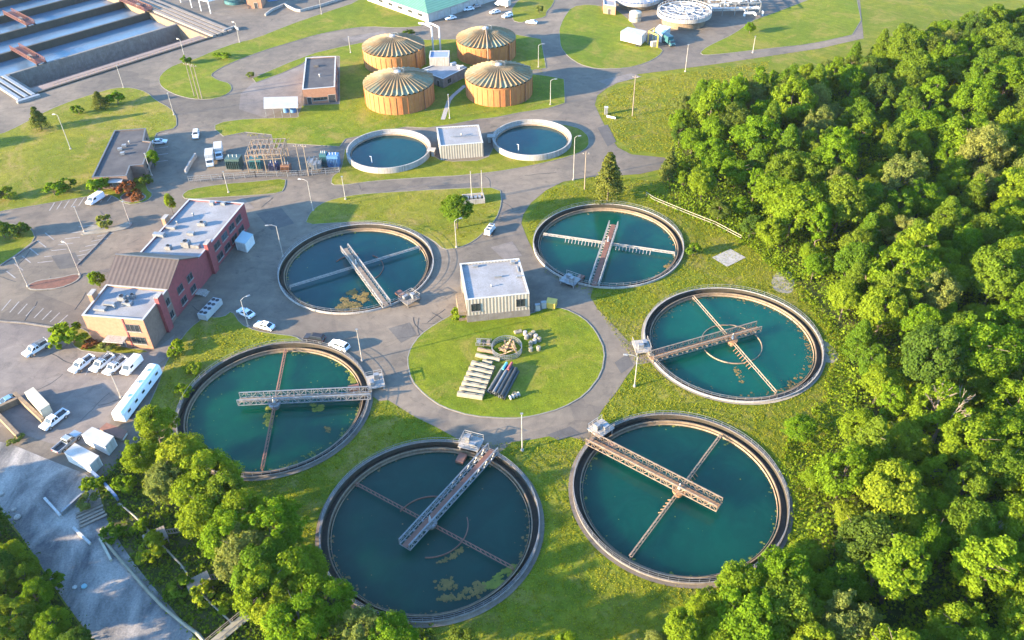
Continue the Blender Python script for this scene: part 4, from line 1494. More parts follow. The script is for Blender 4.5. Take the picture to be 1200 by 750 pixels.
def dome_mat():
    m, nt_ = new_mat('dome_sheet')
    t = NT(nt_)
    co_ = t.vary(t.coord())
    f = t.ramp(t.noise(co_, 0.16, 5, 0.6, 0.8), [(0.42, 0.0), (0.62, 1.0)])
    col = t.mix(f, (0.235, 0.145, 0.062), (0.17, 0.215, 0.15))
    f2 = t.ramp(t.noise(co_, 0.9, 5, 0.7), [(0.45, 0.0), (0.75, 0.8)])
    col = t.mix(f2, col, (0.14, 0.085, 0.045))
    t.out(t.principled(col, 0.7))
    return m


DOME = dome_mat()
DOME_RIB = M('dome_rib', (0.26, 0.19, 0.105), (0.18, 0.13, 0.075), 0.9, 0.7)
BR_OR = M('brick_orange', (0.42, 0.165, 0.05), (0.33, 0.125, 0.04), 0.5, 0.9, bump=0.2, streak=(0.28, 0.10, 0.045))
BR_SAND = M('brick_sand', (0.42, 0.19, 0.06), (0.33, 0.145, 0.048), 0.5, 0.9, bump=0.2, streak=(0.30, 0.14, 0.06))
digester('brick digester with rusty dome, closest to the substation and the first settling tank', -35.5, 260.2, 11.4, BR_OR)
digester('orange brick digester with ribbed tan dome, casting its long shadow over the road fork', -2.6, 264.2, 11.1, BR_OR)
digester('orange brick digester with pale greenish dome, in front of the parked white cars', -7.2, 298.2, 10.7, BR_OR)
digester('sandy brick digester with brown patched dome, behind the one by the blower building', -40.3, 292.6, 11.0, BR_SAND)


# ------------------------------------------------------------------ trickling filters and gas works at the top right
def filter_tank(label, cx, cy_, rad, h, base_h, blue=False):
    t = thing('trickling_filter', label, 'round filter tank', (cx, cy_, 0), 0, 'raised round filter tanks')
    MB().lathe([(rad - 2.2, 0), (rad - 2.2, base_h)], 64).build('base_wall', CONC_WARM, t)
    MB().lathe([(rad - 2.3, base_h), (rad, base_h), (rad, h), (rad - 0.4, h), (rad - 0.4, h - 0.7)], 80).build('rim_wall', CONC_PALE, t)
    MB().disc(rad - 0.35, h - 0.6, 64).build('media_bed', BLUE if blue else ROOF_GREY, t)
    g_ = MB()
    for k in range(6):
        a = math.pi * k / 6
        u = Vector((math.cos(a), math.sin(a), 0))
        g_.bar(-u * (rad - 0.5) + Vector((0, 0, h + 0.35)), u * (rad - 0.5) + Vector((0, 0, h + 0.35)), 0.35, 0.3)
    for rr_ in (0.35, 0.65, 0.9):
        g_.lathe([(rad * rr_, h + 0.3), (rad * rr_, h + 0.55), (rad * rr_ + 0.35, h + 0.55), (rad * rr_ + 0.35, h + 0.3)], 64, closed=True)
    g_.build('distributor_arms', WHITE_OLD, t)
    k_ = MB()
    for k in range(40):
        a0, a1 = 2 * math.pi * k / 40, 2 * math.pi * (k + 1) / 40
        p, q = Vector(((rad - .2) * math.cos(a0), (rad - .2) * math.sin(a0), h)), Vector(((rad - .2) * math.cos(a1), (rad - .2) * math.sin(a1), h))
        k_.bar(p, p + Vector((0, 0, 1.1)), 0.1)
        k_.bar(p + Vector((0, 0, 1.1)), q + Vector((0, 0, 1.1)), 0.12)
    k_.build('railing', WHITE_OLD, t)


filter_tank('white rimmed round filter tank on a narrower base, beside the teal truck', 70.3, 327.5, 10.6, 4.6, 3.2)
filter_tank('blue topped round filter tank behind the tan brick hut', 54.6, 349, 9.6, 3.6, 2.4, True)
pw = thing('pipe_works', 'tangle of white pipes and walkways behind the white rimmed filter tank', 'pipework', (90, 342, 0))
rr = random.Random(12)
fr_ = MB()
pi_ = MB()
o = Vector((92, 340, 0))
for i in range(5):
    for j in range(4):
        p = o + Vector((i * 5 - 10, j * 6 - 6, 0))
        fr_.bar(p, p + Vector((0, 0, 5)), 0.3)
for j in range(4):
    for z in (2.6, 5.0):
        fr_.bar(o + Vector((-10, j * 6 - 6, z)), o + Vector((10, j * 6 - 6, z)), 0.3)
for i in range(5):
    fr_.bar(o + Vector((i * 5 - 10, -6, 5)), o + Vector((i * 5 - 10, 12, 5)), 0.3)
for k in range(16):
    y = rr.uniform(-7, 13)
    z = rr.choice((1.2, 2.2, 3.4, 4.4, 5.6))
    x0_, x1_ = sorted((rr.uniform(-12, 12), rr.uniform(-12, 12)))
    pi_.path([tuple(o + Vector((x0_, y, z - 1.2))), tuple(o + Vector((x0_, y, z))), tuple(o + Vector((x1_, y, z))), tuple(o + Vector((x1_, y + rr.uniform(-4, 4), z)))], rr.uniform(0.25, 0.5), 8)
part(fr_, 'support_frame', STEEL, pw)
part(pi_, 'pipe_runs', WHITE, pw)
part(MB().prism([(o.x - 11, o.y + 14), (o.x + 10, o.y + 14), (o.x + 10, o.y + 22), (o.x - 11, o.y + 22)], 0, 4), 'pump_block', CONC_PALE, pw)

th = thing('brick_hut', 'small tan brick hut with white roof by the blue topped filter tank', 'building', (43, 343, 0))
a, b = S(707, 16), S(721, 18)
block(th, [a, b, b + Vector((0.5, 7)), a + Vector((0.5, 7))], 0, 3.6, BRICK_TAN, ROOF_WHITE, 0.2, WHITE_OLD)
door(th, a, b, 0.5, 1.2, 2.2, DARK)
sl_ = thing('silo_tank', 'short tan upright tank between the two round filter tanks', 'tank', tuple(S(744, 24)) + (0,))
MB().lathe([(0, 0), (2.4, 0), (2.4, 3.4), (0, 4.0)], 24).build('vessel', CREAM, sl_)
MB().lathe([(2.42, 1.6), (2.52, 1.6), (2.52, 1.85), (2.42, 1.85)], 24, closed=True).build('band', STEEL_WARM, sl_)
ob = thing('tower_block', 'brown brick stair block between the round filter tanks', 'building', tuple(S(785, 4)) + (0,))
a = S(785, 6)
block(ob, [(a.x - 2.2, a.y), (a.x + 2.2, a.y), (a.x + 2.2, a.y + 4), (a.x - 2.2, a.y + 4)], 0, 5.5, BRICK_TAN, ROOF_GREY, 0.2)


# ------------------------------------------------------------------ the aeration basin at the far corner
ba = thing('aeration_basin', 'large concrete basin of long water lanes with one lane drained dry', 'basin', (B_O.x, B_O.y, 0))


def bpt(u, v, z):
    p = BP(u, v)
    return (p.x, p.y, z)


def bquad(mb, u0, u1, v0, v1, z0, z1):
    mb.hexa([bpt(u0, v0, z0), bpt(u1, v0, z0), bpt(u1, v1, z0), bpt(u0, v1, z0)], [bpt(u0, v0, z1), bpt(u1, v0, z1), bpt(u1, v1, z1), bpt(u0, v1, z1)])
    return mb


LV = [24.0, 46.5, 68.5, 90.5, 111.5]
part(bquad(MB(), -1, 67, -0.2, 24, -6.4, -6.0), 'dry_floor', M('dry_floor', (0.24, 0.17, 0.14), (0.17, 0.125, 0.105), 0.15, 0.9), ba)
sm = MB()
sm.poly([bpt(-1, 6.5, -0.2), bpt(67, 6.5, -0.2), bpt(67, 15.5, -5.95), bpt(-1, 15.5, -5.95)])
bquad(sm, -1, 67, 0.4, 6.5, -6, -0.2)
part(sm, 'sloped_bench', M('bench_concrete', (0.23, 0.17, 0.145), (0.17, 0.125, 0.11), 0.15, 0.9), ba)
for k, v in enumerate(LV):
    part(bquad(MB(), -44 if k else -44, 66.6, v - 0.5, v + 0.7, -6.5, 0.35), 'lane_wall', CONC if k == 0 else CONC_DARK, ba)
for k in range(4):
    part(MB().poly([bpt(-44, LV[k] + 0.7, -2.4), bpt(66.5, LV[k] + 0.7, -2.4), bpt(66.5, LV[k + 1] - 0.5, -2.4), bpt(-44, LV[k + 1] - 0.5, -2.4)]), 'water', WB, ba)
part(bquad(MB(), 66.6, 67.4, 0.4, 111.5, -6.5, 0.3), 'end_wall', CONC_WARM, ba)
part(bquad(MB(), -1.0, -0.2, 0.4, 23.5, -6.5, 0.3), 'end_wall', CONC, ba)
kb = MB()
bquad(kb, -1.4, 68, -0.6, 0.4, -0.5, 0.45)
part(kb, 'front_kerb', CONC_DARK, ba)
rl = MB()
for k in range(40):
    u = 6 + k * 1.5
    rl.bar(bpt(u, 1.2, -0.2), bpt(u, 1.2, 0.9), 0.14)
rl.bar(bpt(6, 1.2, 0.9), bpt(66, 1.2, 0.9), 0.12)
part(rl, 'edge_railing', STEEL_WARM, ba)
dcks = MB()
for k in range(4):
    bquad(dcks, 68.2 + k * 2.4, 69.9 + k * 2.4, -0.5, 108, 0.0, 0.9 - 0.06 * k)
part(dcks, 'channel_walls', M('channel_concrete', (0.24, 0.20, 0.16), (0.16, 0.13, 0.11), 0.4, 0.85), ba)
ldk = MB()
for k in range(3):
    bquad(ldk, -7.5 + k * 2.3, -6.2 + k * 2.3, -2, 23, 0.0, 0.9)
bquad(ldk, -8.4, -0.9, -4, -2.4, 0, 0.8)
part(ldk, 'end_walkway', STEEL, ba)
# travelling scraper bridges
for lab, (px, py), v0, v1 in (('red steel scraper bridge across the water lane next to the dry lane', (31, 66), 24.0, 46.5),
                              ('red steel scraper bridge two lanes behind, near the sludge walkway', (23, 24), 68.5, 90.5),
                              ('red steel scraper bridge at the far end by the pale channel walls', (157, 7), 46.5, 68.5)):
    p = S(px, py) - B_O
    u = p.dot(B_U)
    sc_ = thing('scraper_bridge', lab, 'scraper bridge', (*BP(u, (v0 + v1) / 2), 0), 0, 'red scraper bridges on the basin')
    part(bquad(MB(), u - 1.8, u + 1.8, v0 - 0.3, v1 + 0.3, 0.9, 1.15), 'deck', RED_STEEL, sc_)
    m = MB()
    for s_ in (-1.7, 1.7):
        for k in range(13):
            v = v0 + (v1 - v0) * k / 12
            m.bar(bpt(u + s_, v, 1.1), bpt(u + s_, v, 2.4), 0.2)
        m.bar(bpt(u + s_, v0, 2.4), bpt(u + s_, v1, 2.4), 0.22)
        m.bar(bpt(u + s_, v0, 1.7), bpt(u + s_, v1, 1.7), 0.16)
    part(m, 'railing', RED_STEEL, sc_)
    m = MB()
    for s_ in (-1.5, 1.5):
        for v in (v0, v1):
            m.box(bpt(u + s_, v, 0.62), (0.8, 0.6, 0.55), R(46.9))
    part(m, 'wheel_carriage', DARK, sc_)
    m = bquad(MB(), u - 1.2, u - 0.2, v0 + 6, v0 + 8.5, 1.15, 2.3)
    part(m, 'drive_cabinet', STEEL_WARM, sc_)

# ------------------------------------------------------------------ far corner: pipe frame, tank, hut, low walls
pf = thing('white_pipework', 'white pipe run on legs at the far end of the basin', 'pipework', tuple(S(240, 12)) + (0,))
m = MB()
pts = [S3(p, q, 0) for p, q in ((212, 3), (225, 9), (236, 13), (247, 16))]
for p in pts:
    m.bar(p, p + Vector((0, 0, 5)), 0.35)
m.path([tuple(p + Vector((0, 0, 5))) for p in pts], 0.35, 8)
m.path([tuple(pts[1] + Vector((0, 0, 5))), tuple(pts[1] + Vector((10, 9, 5)))], 0.3, 8)
m.path([tuple(pts[3] + Vector((0, 0, 5))), tuple(pts[3] + Vector((10, 9, 5)))], 0.3, 8)
part(m, 'pipe', WHITE, pf)
bt = thing('round_tank', 'teal round tank at the top edge beside the white pipe frame', 'tank', tuple(S(277, 2)) + (0,))
MB().lathe([(0, 0), (5.0, 0), (5.0, 4.2), (0, 4.8)], 32).build('vessel', TEAL, bt)
MB().lathe([(5.02, 3.6), (5.15, 3.6), (5.15, 3.9), (5.02, 3.9)], 32, closed=True).build('band', WHITE, bt)
a = S(299, 10)
bh = thing('brick_hut', 'small brown brick hut at the top edge beside the teal tank', 'building', (a.x, a.y, 0))
block(bh, [(a.x - 3, a.y), (a.x + 3, a.y), (a.x + 3, a.y + 7), (a.x - 3, a.y + 7)], 0, 4.5, BRICK_TAN, ROOF_GREY, 0.2)
door(bh, (a.x - 3, a.y), (a.x + 3, a.y), 0.6, 1.3, 2.3, DARK)
a = S(330, 0)
bt2 = thing('settling_tank', 'low blue walled tank by the road at the top edge', 'tank', (a.x, a.y, 0))
part(MB().box((a.x, a.y + 4, 1.0), (15, 6, 2.0), R(28)), 'wall', BLUE, bt2)
part(MB().box((a.x, a.y + 4, 2.06), (14.4, 5.4, 0.1), R(28)), 'cover', COPING, bt2)
rw = MB()
for line in ([(311, 19), (319, 13), (335, 6)], [(334, 7), (346, 13), (352, 14), (375, 8), (410, -3)], [(262, 38), (275, 33), (280, 36)]):
    rw.ribbon(PL(line), 0.5, 0.0, 1.0)
tag(rw.build('retaining_wall', CONC_PALE), 'low pale retaining walls along the road at the top edge', 'wall')


# ------------------------------------------------------------------ light poles
def make_pole(h, arm, two=False):
    t = thing('light_pole', 'x', 'light pole', (0, 0, 0), 0, 'light poles along the roads')
    MB().lathe([(0.3, 0), (0.3, 0.35), (0.13, 0.4), (0.085, h)], 10).build('pole', STEEL_PALE, t)
    if arm:
        for s_ in ((1, -1) if two else (1,)):
            MB().path([(0, 0, h - 0.1), (s_ * arm * 0.5, 0, h + 0.35), (s_ * arm, 0, h + 0.4)], 0.07, 6).build('arm', STEEL_PALE, t)
            MB().hexa([(s_ * arm - 0.1, -0.2, h + 0.3), (s_ * arm + 0.8, -0.2, h + 0.3), (s_ * arm + 0.8, 0.2, h + 0.3), (s_ * arm - 0.1, 0.2, h + 0.3)],
                      [(s_ * arm, -0.12, h + 0.48), (s_ * arm + 0.7, -0.12, h + 0.48), (s_ * arm + 0.7, 0.12, h + 0.48), (s_ * arm, 0.12, h + 0.48)]).build('lamp_head', STEEL, t)
    else:
        MB().box((0, 0, h + 0.1), (0.5, 0.32, 0.2)).build('lamp_head', STEEL, t)
    return t


PROTO = {}
POLES = [  # base px, height, arm length, arm heading, label
    (612, 528, 9.6, 0, 0, 'light pole without arm on the grass below the ring road, between the two lowest clarifiers'),
    (743.5, 453, 8.0, 2.0, 172, 'light pole with arm beside the ring road, below the platform of the turquoise clarifier'),
    (424.5, 423, 8.5, 0, 0, 'light pole without arm beside the white car near the green clarifier'),
    (332, 301, 9.0, 1.8, 185, 'curved arm light pole at the edge of the deep blue clarifier'),
    (367, 247, 9.0, 1.8, 165, 'curved arm light pole on the corner of the dry lawn above the deep blue clarifier'),
    (405, 234, 7.0, 0, 0, 'short light pole at the top of the dry lawn near the small tank'),
    (535, 290, 7.8, 1.2, 20, 'light pole on the dry lawn in front of the bushy tree'),
    (33, 336, 8.3, 0, 0, 'light pole at the tip of the long mulch bed in the car park'),
    (94, 322, 8.8, 1.0, 150, 'light pole at the pale end of the long mulch bed'),
    (99, 272, 7.5, 0, 0, 'light pole at the kerbed parking island with a shrub'),
    (153, 263, 6.8, 0, 0, 'light pole at the narrow end of the gravel parking island'),
    (142, 466, 6.6, 0, 0, 'light pole in the yard beside the long white trailer'),
    (83, 175, 11.0, 0.8, 170, 'light pole standing on the big lawn beside the dark roofed building'),
    (145, 103, 7.8, 0, 0, 'light pole at the road edge by the clump of conifers'),
    (204, 135, 7.5, 0, 0, 'light pole at the road corner of the big lawn'),
    (217, 69, 7.0, 0.8, 150, 'light pole at the verge beside the drained basin lane'),
    (281, 50, 7.4, 0.8, 150, 'light pole on the grass strip past the corner of the basin'),
    (411, 62, 6.0, 0, 0, 'light pole on the narrow grass strip behind the digesters'),
    (377, 17, 6.0, 0, 0, 'light pole on the road edge of the grass strip at the top'),
    (645, 123, 8.3, 1.4, 10, 'light pole in the shadow of the orange digester nearest the road fork'),
    (631, 79, 8.0, 1.4, 10, 'light pole on the grass beside the pale domed digester'),
    (803, 84, 9.5, 0, 0, 'light pole at the road edge on the bright lawn'),
    (527, 139, 8.0, 0, 0, 'light pole at the foot of the path from the control house'),
    (672, 211, 13.0, 1.0, 10, 'tall light pole on the verge above the blue-green clarifier'),
    (282, 398, 0, 0, 0, ''),
    (291, 383, 7.5, 1.4, 35, 'light pole at the lawn edge beside the parked white cars by the offices'),
    (178, 206, 7.0, 0, 0, 'light pole beside the round tree at the dark roofed building'),
    (1000 - 118, 62, 6.0, 0, 0, 'short light pole far along the road near the bright lawn'),
    (268, 226, 6.5, 0, 0, 'light pole on the grass strip below the substation'),
]
for px, py, h, arm, hd, lab in POLES:
    if not lab:
        continue
    p = S(px, py)
    key = (h, arm)
    if key not in PROTO:
        PROTO[key] = make_pole(h, arm)
        o = PROTO[key]
        o.location = (p.x, p.y, 0)
        o.rotation_euler = (0, 0, R(hd))
        o['label'] = lab
    else:
        dup(PROTO[key], (p.x, p.y, 0), R(hd), lab)

# timber utility poles
UT = [(228, 113, 12, 'utility poles on the teardrop lawn', 'slim utility pole of the trio on the teardrop lawn, closest to the basin'),
      (233, 116, 12.5, 'utility poles on the teardrop lawn', 'slim utility pole of the trio on the teardrop lawn, standing in the middle'),
      (237, 116, 12, 'utility poles on the teardrop lawn', 'slim utility pole of the trio on the teardrop lawn, closest to the loop road'),
      (741, 136, 13.5, None, 'tall timber utility pole alone on the bright lawn near the woodland'),
      (685, 222, 11.5, None, 'timber utility pole on the verge beside the lone spruce'),
      (906, 151, 13, None, 'bare timber utility pole rising from the edge of the woodland'),
      (362, 206, 10, 'utility poles at the substation', 'timber pole at the substation fence, beside the open gantry'),
      (354, 206, 10, 'utility poles at the substation', 'timber pole at the substation fence, set one pace from its twin')]
for px, py, h, gr, lab in UT:
    p = S(px, py)
    t = thing('utility_pole', lab, 'utility pole', (p.x, p.y, 0), rng.uniform(-0.3, 0.3), gr)
    MB().tube((0, 0, 0), (0, 0, h), 0.17, 0.11, n=8).build('pole', WOOD_POLE, t)
    m = MB().bar((-0.9, 0, h - 0.7), (0.9, 0, h - 0.7), 0.12, 0.14)
    m.build('crossarm', WOOD_POLE, t)
    m = MB()
    for x in (-0.75, 0, 0.75):
        m.tube((x, 0, h - 0.63), (x, 0, h - 0.38), 0.06)
    m.build('insulator_row', WHITE_OLD, t)

# ------------------------------------------------------------------ substation
gy = thing('switch_gantry', 'open steel switch gantry of posts and beams in the substation yard', 'gantry', tuple(S(315, 200)) + (0,))
m = MB()
o0, o1 = S(292, 203), S(333, 201)
d = (o1 - o0).normalized()
n = Vector((-d.y, d.x))
L_ = (o1 - o0).length
for i in range(5):
    for j in range(4):
        p = o0 + d * (L_ * i / 4) + n * (j * 3.2)
        m.bar((p.x, p.y, 0), (p.x, p.y, 5.6), 0.22)
        m.bar((p.x, p.y, 4.9), (p.x + d.x * L_ / 8, p.y + d.y * L_ / 8, 5.6), 0.12)
for j in range(4):
    for z in (4.2, 5.6):
        a, b = o0 + n * j * 3.2, o1 + n * j * 3.2
        m.bar((a.x, a.y, z), (b.x, b.y, z), 0.22)
for i in range(9):
    a = o0 + d * (L_ * i / 8)
    b = a + n * 9.6
    m.bar((a.x, a.y, 5.6), (b.x, b.y, 5.6), 0.18)
part(m, 'frame', STEEL_WARM, gy)
m = MB()
for i in range(8):
    for j in range(3):
        p = o0 + d * (L_ * (i + 0.5) / 8) + n * (j * 3.2 + 1.4)
        m.tube((p.x, p.y, 4.3), (p.x, p.y, 5.3), 0.13, n=6)
part(m, 'insulator_row', RUST, gy)
for lab, px, py, sz, mt in (('green transformer with cooling fins beside the parked lorries', 276, 196, (4.2, 3.0, 3.2), GREEN_BOX), ('teal transformer beside the green one', 302, 196, (3.4, 2.6, 3.0), TEAL),
                            ('dark blue transformer under the steel gantry', 322, 199, (2.6, 2.0, 2.2), M('paint_navy', (0.03, 0.04, 0.10), (0.025, 0.03, 0.07))),
                            ('brown transformer under the steel gantry', 336, 200, (2.6, 2.0, 2.0), M('paint_brown', (0.16, 0.08, 0.05), (0.11, 0.06, 0.04))),
                            ('teal switch cabinet by the settling tank end of the substation', 381, 193, (2.0, 2.2, 3.6), TEAL), ('blue switch cabinet closest to the settling tank', 392, 194, (3.2, 2.6, 3.4), BLUE)):
    p = S(px, py)
    t = thing('transformer' if 'trans' in lab else 'switch_cabinet', lab, 'transformer' if 'trans' in lab else 'cabinet', (p.x, p.y, 0), R(-4))
    MB().box((0, 0, sz[2] / 2 + 0.15), sz).build('casing', mt, t)
    m = MB()
    for k in range(7):
        m.box((-sz[0] / 2 + sz[0] * (k + 0.5) / 7, -sz[1] / 2 - 0.25, sz[2] * 0.48), (0.12, 0.5, sz[2] * 0.7))
    m.build('cooling_fins', mt, t)
    MB().box((0, 0, 0.08), (sz[0] + 0.8, sz[1] + 1.2, 0.16)).build('plinth', CONC, t)
    m = MB()
    for k in (-1, 0, 1):
        m.tube((k * sz[0] * 0.28, 0, sz[2] + 0.15), (k * sz[0] * 0.28, 0, sz[2] + 0.9), 0.12, n=6)
    m.build('bushing_row', WHITE_OLD, t)
for k, (px, py) in enumerate(((370, 199), (375, 198), (366, 196))):
    p = S(px, py)
    t = thing('breaker_rack', ('grey breaker rack in the substation, ' + ('next to the teal cabinet', 'middle of the three', 'next to the timber poles')[(1, 0, 2)[k]]), 'breaker', (p.x, p.y, 0))
    m = MB()
    for x in (-0.7, 0.7):
        m.bar((x, -1.5, 0), (x, -1.5, 2.8), 0.12)
        m.bar((x, 1.5, 0), (x, 1.5, 2.8), 0.12)
        for z in (0.8, 1.5, 2.2, 2.8):
            m.bar((x, -1.5, z), (x, 1.5, z), 0.12)
    m.build('rack_frame', STEEL, t)
    MB().box((0, 0, 1.4), (0.9, 2.4, 1.6)).build('breaker_box', STEEL, t)


def fence(label, pts, h, mat_post, mat_mesh, step=3.0, group=None, name='fence', rails=2, fill=False):
    w3 = [S3(*p, 0) for p in pts]
    t = thing(name, label, 'fence', tuple(w3[0]), 0, group)
    pm2, rm2 = MB(), MB()
    for a, b in zip(w3, w3[1:]):
        n = max(1, int((b - a).length / step))
        for i in range(n + 1):
            p = a.lerp(b, i / n)
            pm2.bar(p, p + Vector((0, 0, h)), 0.12)
        for k in range(rails):
            z = h * (k + 1) / rails - 0.06
            rm2.bar(a + Vector((0, 0, z)), b + Vector((0, 0, z)), 0.08)
        if fill:
            for i in range(int((b - a).length / 0.5)):
                p = a.lerp(b, i * 0.5 / (b - a).length)
                rm2.bar(p + Vector((0, 0, 0.05)), p + Vector((0, 0, h - 0.1)), 0.025)
    part(pm2, 'post_row', mat_post, t)
    part(rm2, 'rail', mat_mesh, t)
    return t


fence('grey wire fence along the front of the substation', [(222, 214), (262, 211), (300, 208), (350, 207), (398, 203)], 2.0, STEEL, STEEL, 3.0, rails=3, fill=True)
fence('pale low fence along the edge of the woodland above the turquoise clarifier', [(757, 230), (766, 236), (800, 250), (838, 265), (868, 281)], 1.3, STEEL_WARM, CREAM, 3.0, rails=2)
bw = MB().ribbon(PL([(218, 204), (224, 193), (230, 184)]), 0.5, 0, 1.3)
tag(bw.build('low_wall', CONC_PALE), 'short pale wall at the entrance of the substation yard', 'wall')
cp = thing('concrete_path', 'x', 'path')
bpy.data.objects.remove(cp)
pth = MB()
for a, b in zip([(519, 140), (526, 118), (531, 112), (545, 100)], [(526, 118), (531, 112), (545, 100)]):
    p, q = S3(*a, 0.14), S3(*b, 0.14)
    d = (q - p).normalized()
    n = Vector((-d.y, d.x, 0)) * 0.7
    pth.poly([(v.x, v.y, 0.14) for v in (p - n, q - n, q + n, p + n)])
tag(pth.build('path', CONC_PALE), kind='structure')
sheet('concrete_pad', PL([(834, 302), (856, 292), (874, 302), (852, 313)]), 0.1, CONC_PALE)

# ------------------------------------------------------------------ vehicles
def loft(mb, secs):
    """secs: list of closed loops with the same count; caps on both ends."""
    n = len(secs[0])
    b = len(mb.v)
    for s in secs:
        mb.v += [tuple(p) for p in s]
    for k in range(len(secs) - 1):
        for i in range(n):
            j = (i + 1) % n
            mb.f.append((b + k * n + i, b + k * n + j, b + (k + 1) * n + j, b + (k + 1) * n + i))
    mb.f += [tuple(range(b + n - 1, b - 1, -1)), tuple(range(b + (len(secs) - 1) * n, b + len(secs) * n))]
    return mb


def profile_body(prof, w_, inset=0.0, top_w=None):
    """Side outline (x, z) extruded across the width; the upper points draw inwards to top_w."""
    z0 = min(z for _, z in prof)
    z1 = max(z for _, z in prof)
    top_w = top_w or w_
    secs = []
    for s_, e in ((-1, 1.0), (-1, 0.92), (1, 0.92), (1, 1.0)):
        pass
    loops = []
    for y in (-1, 1):
        loop = []
        for x, z in prof:
            f = (z - z0) / max(1e-6, z1 - z0)
            hw = (w_ * (1 - f) + top_w * f) / 2
            loop.append((x, y * hw, z))
        loops.append(loop)
    mb = MB()
    return loft(mb, loops)


def wheels(t, xs, y, r_=0.34, w_=0.24):
    for x in xs:
        for s_ in (-1, 1):
            o = MB().tube((x, s_ * y - w_ / 2, r_), (x, s_ * y + w_ / 2, r_), r_, n=18).build('wheel', RUBBER, t)
            MB().tube((x, s_ * (y + 0.02) + s_ * w_ / 2 - 0.02, r_), (x, s_ * (y + 0.02) + s_ * w_ / 2 + 0.01, r_), r_ * 0.6, n=12).build('rim', STEEL, o)


def lamps(t, xf, xr, y, z):
    for s_ in (-1, 1):
        MB().box((xf, s_ * y, z), (0.08, 0.4, 0.17)).build('headlight', LAMP_CLEAR, t)
        MB().box((xr, s_ * y, z + 0.05), (0.08, 0.3, 0.2)).build('tail_light', LAMP_RED, t)


def make_sedan(paint, suv=False):
    t = thing('parked_car', 'x', 'car', (0, 0, 0))
    h = 0.22 if suv else 0.0
    r_ = 0.36 if suv else 0.32
    body = [(-2.25, 0.35), (2.2, 0.35), (2.3, 0.6 + h * 0.5), (2.2, 0.78 + h), (1.05, 0.95 + h), (-1.9 if not suv else -2.15, 0.98 + h), (-2.3, 0.8 + h), (-2.33, 0.55)]
    profile_body(body, 1.8, top_w=1.68).build('body', paint, t)
    if suv:
        cab = [(-2.2, 0.97 + h), (1.0, 0.95 + h), (0.35, 1.48 + h), (-1.95, 1.5 + h)]
    else:
        cab = [(-1.75, 0.97), (1.0, 0.94), (0.2, 1.42), (-1.05, 1.43)]
    gl = profile_body(cab, 1.62, top_w=1.3).build('cabin_glass', GLASS, t)
    rf = [(cab[3][0] - 0.02, cab[3][1] - 0.05), (cab[2][0] + 0.05, cab[2][1] - 0.05), (cab[2][0] - 0.05, cab[2][1] + 0.05), (cab[3][0] + 0.08, cab[3][1] + 0.06)]
    profile_body(rf, 1.4, top_w=1.25).build('roof', paint, t)
    pl2 = MB()
    for s_ in (-1, 1):
        for (xa, xb) in ((cab[1][0], cab[2][0]), (cab[0][0], cab[3][0])):
            pl2.bar((xa, s_ * 0.80, cab[0][1] + 0.0), (xb, s_ * 0.655, cab[2][1] - 0.02), 0.09)
        xm = (cab[2][0] + cab[3][0]) / 2 + 0.05
        pl2.bar((xm, s_ * 0.81, cab[0][1]), (xm, s_ * 0.66, cab[2][1] - 0.02), 0.1)
    pl2.build('pillar_frame', paint, t)
    wheels(t, (-1.42, 1.42), 0.8, r_)
    lamps(t, 2.24, -2.31, 0.66, 0.68 + h * 0.6)
    m = MB()
    for s_ in (-1, 1):
        m.box((0.72, s_ * 0.98, 1.0 + h), (0.16, 0.2, 0.14))
    m.build('mirror', paint, t)
    return t


def make_pickup(paint, cargo=None, cap=False):
    t = thing('pickup_truck', 'x', 'pickup', (0, 0, 0))
    body = [(-2.75, 0.5), (2.65, 0.5), (2.78, 0.75), (2.7, 1.0), (1.45, 1.12), (-2.78, 1.12), (-2.8, 0.7)]
    lo = [(-0.5, 0.5), (2.65, 0.5), (2.78, 0.75), (2.7, 1.02), (1.45, 1.14), (-0.5, 1.14)]
    profile_body(lo, 1.95, top_w=1.85).build('body', paint, t)
    bed = MB()
    bed.box((-1.65, 0, 0.62), (2.3, 1.9, 0.16))
    for s_ in (-1, 1):
        bed.box((-1.65, s_ * 0.9, 0.85), (2.3, 0.12, 0.62))
    bed.box((-2.76, 0, 0.85), (0.1, 1.92, 0.6))
    bd = bed.build('cargo_bed', paint, t)
    MB().box((-1.65, 0, 0.72), (2.1, 1.64, 0.05)).build('bed_liner', DARK, bd)
    if cap:
        profile_body([(-2.78, 1.17), (-0.52, 1.17), (-0.6, 1.78), (-2.65, 1.78)], 1.85, top_w=1.55).build('bed_cap', paint, t)
    if cargo:
        m = MB()
        for k in range(3):
            m.bar((-2.6, -0.5 + k * 0.5, 1.7), (0.6, -0.5 + k * 0.5, 1.95), 0.12)
        for x in (-2.6, -0.7):
            for s_ in (-1, 1):
                m.bar((x, s_ * 0.85, 1.1), (x, s_ * 0.85, 1.75), 0.1)
            m.bar((x, -0.85, 1.75), (x, 0.85, 1.75), 0.1)
        m.build('ladder_rack', cargo, t)
    cab = [(-0.48, 1.14), (1.4, 1.13), (0.75, 1.75), (-0.38, 1.77)]
    profile_body(cab, 1.74, top_w=1.45).build('cabin_glass', GLASS, t)
    profile_body([(-0.42, 1.7), (0.82, 1.68), (0.7, 1.82), (-0.34, 1.84)], 1.54, top_w=1.4).build('roof', paint, t)
    m = MB()
    for s_ in (-1, 1):
        for xa, xb in ((1.4, 0.75), (-0.46, -0.36), (0.35, 0.25)):
            m.bar((xa, s_ * 0.86, 1.14), (xb, s_ * 0.73, 1.74), 0.11)
    m.build('pillar_frame', paint, t)
    wheels(t, (-1.75, 1.75), 0.86, 0.4, 0.27)
    lamps(t, 2.72, -2.82, 0.72, 0.85)
    return t


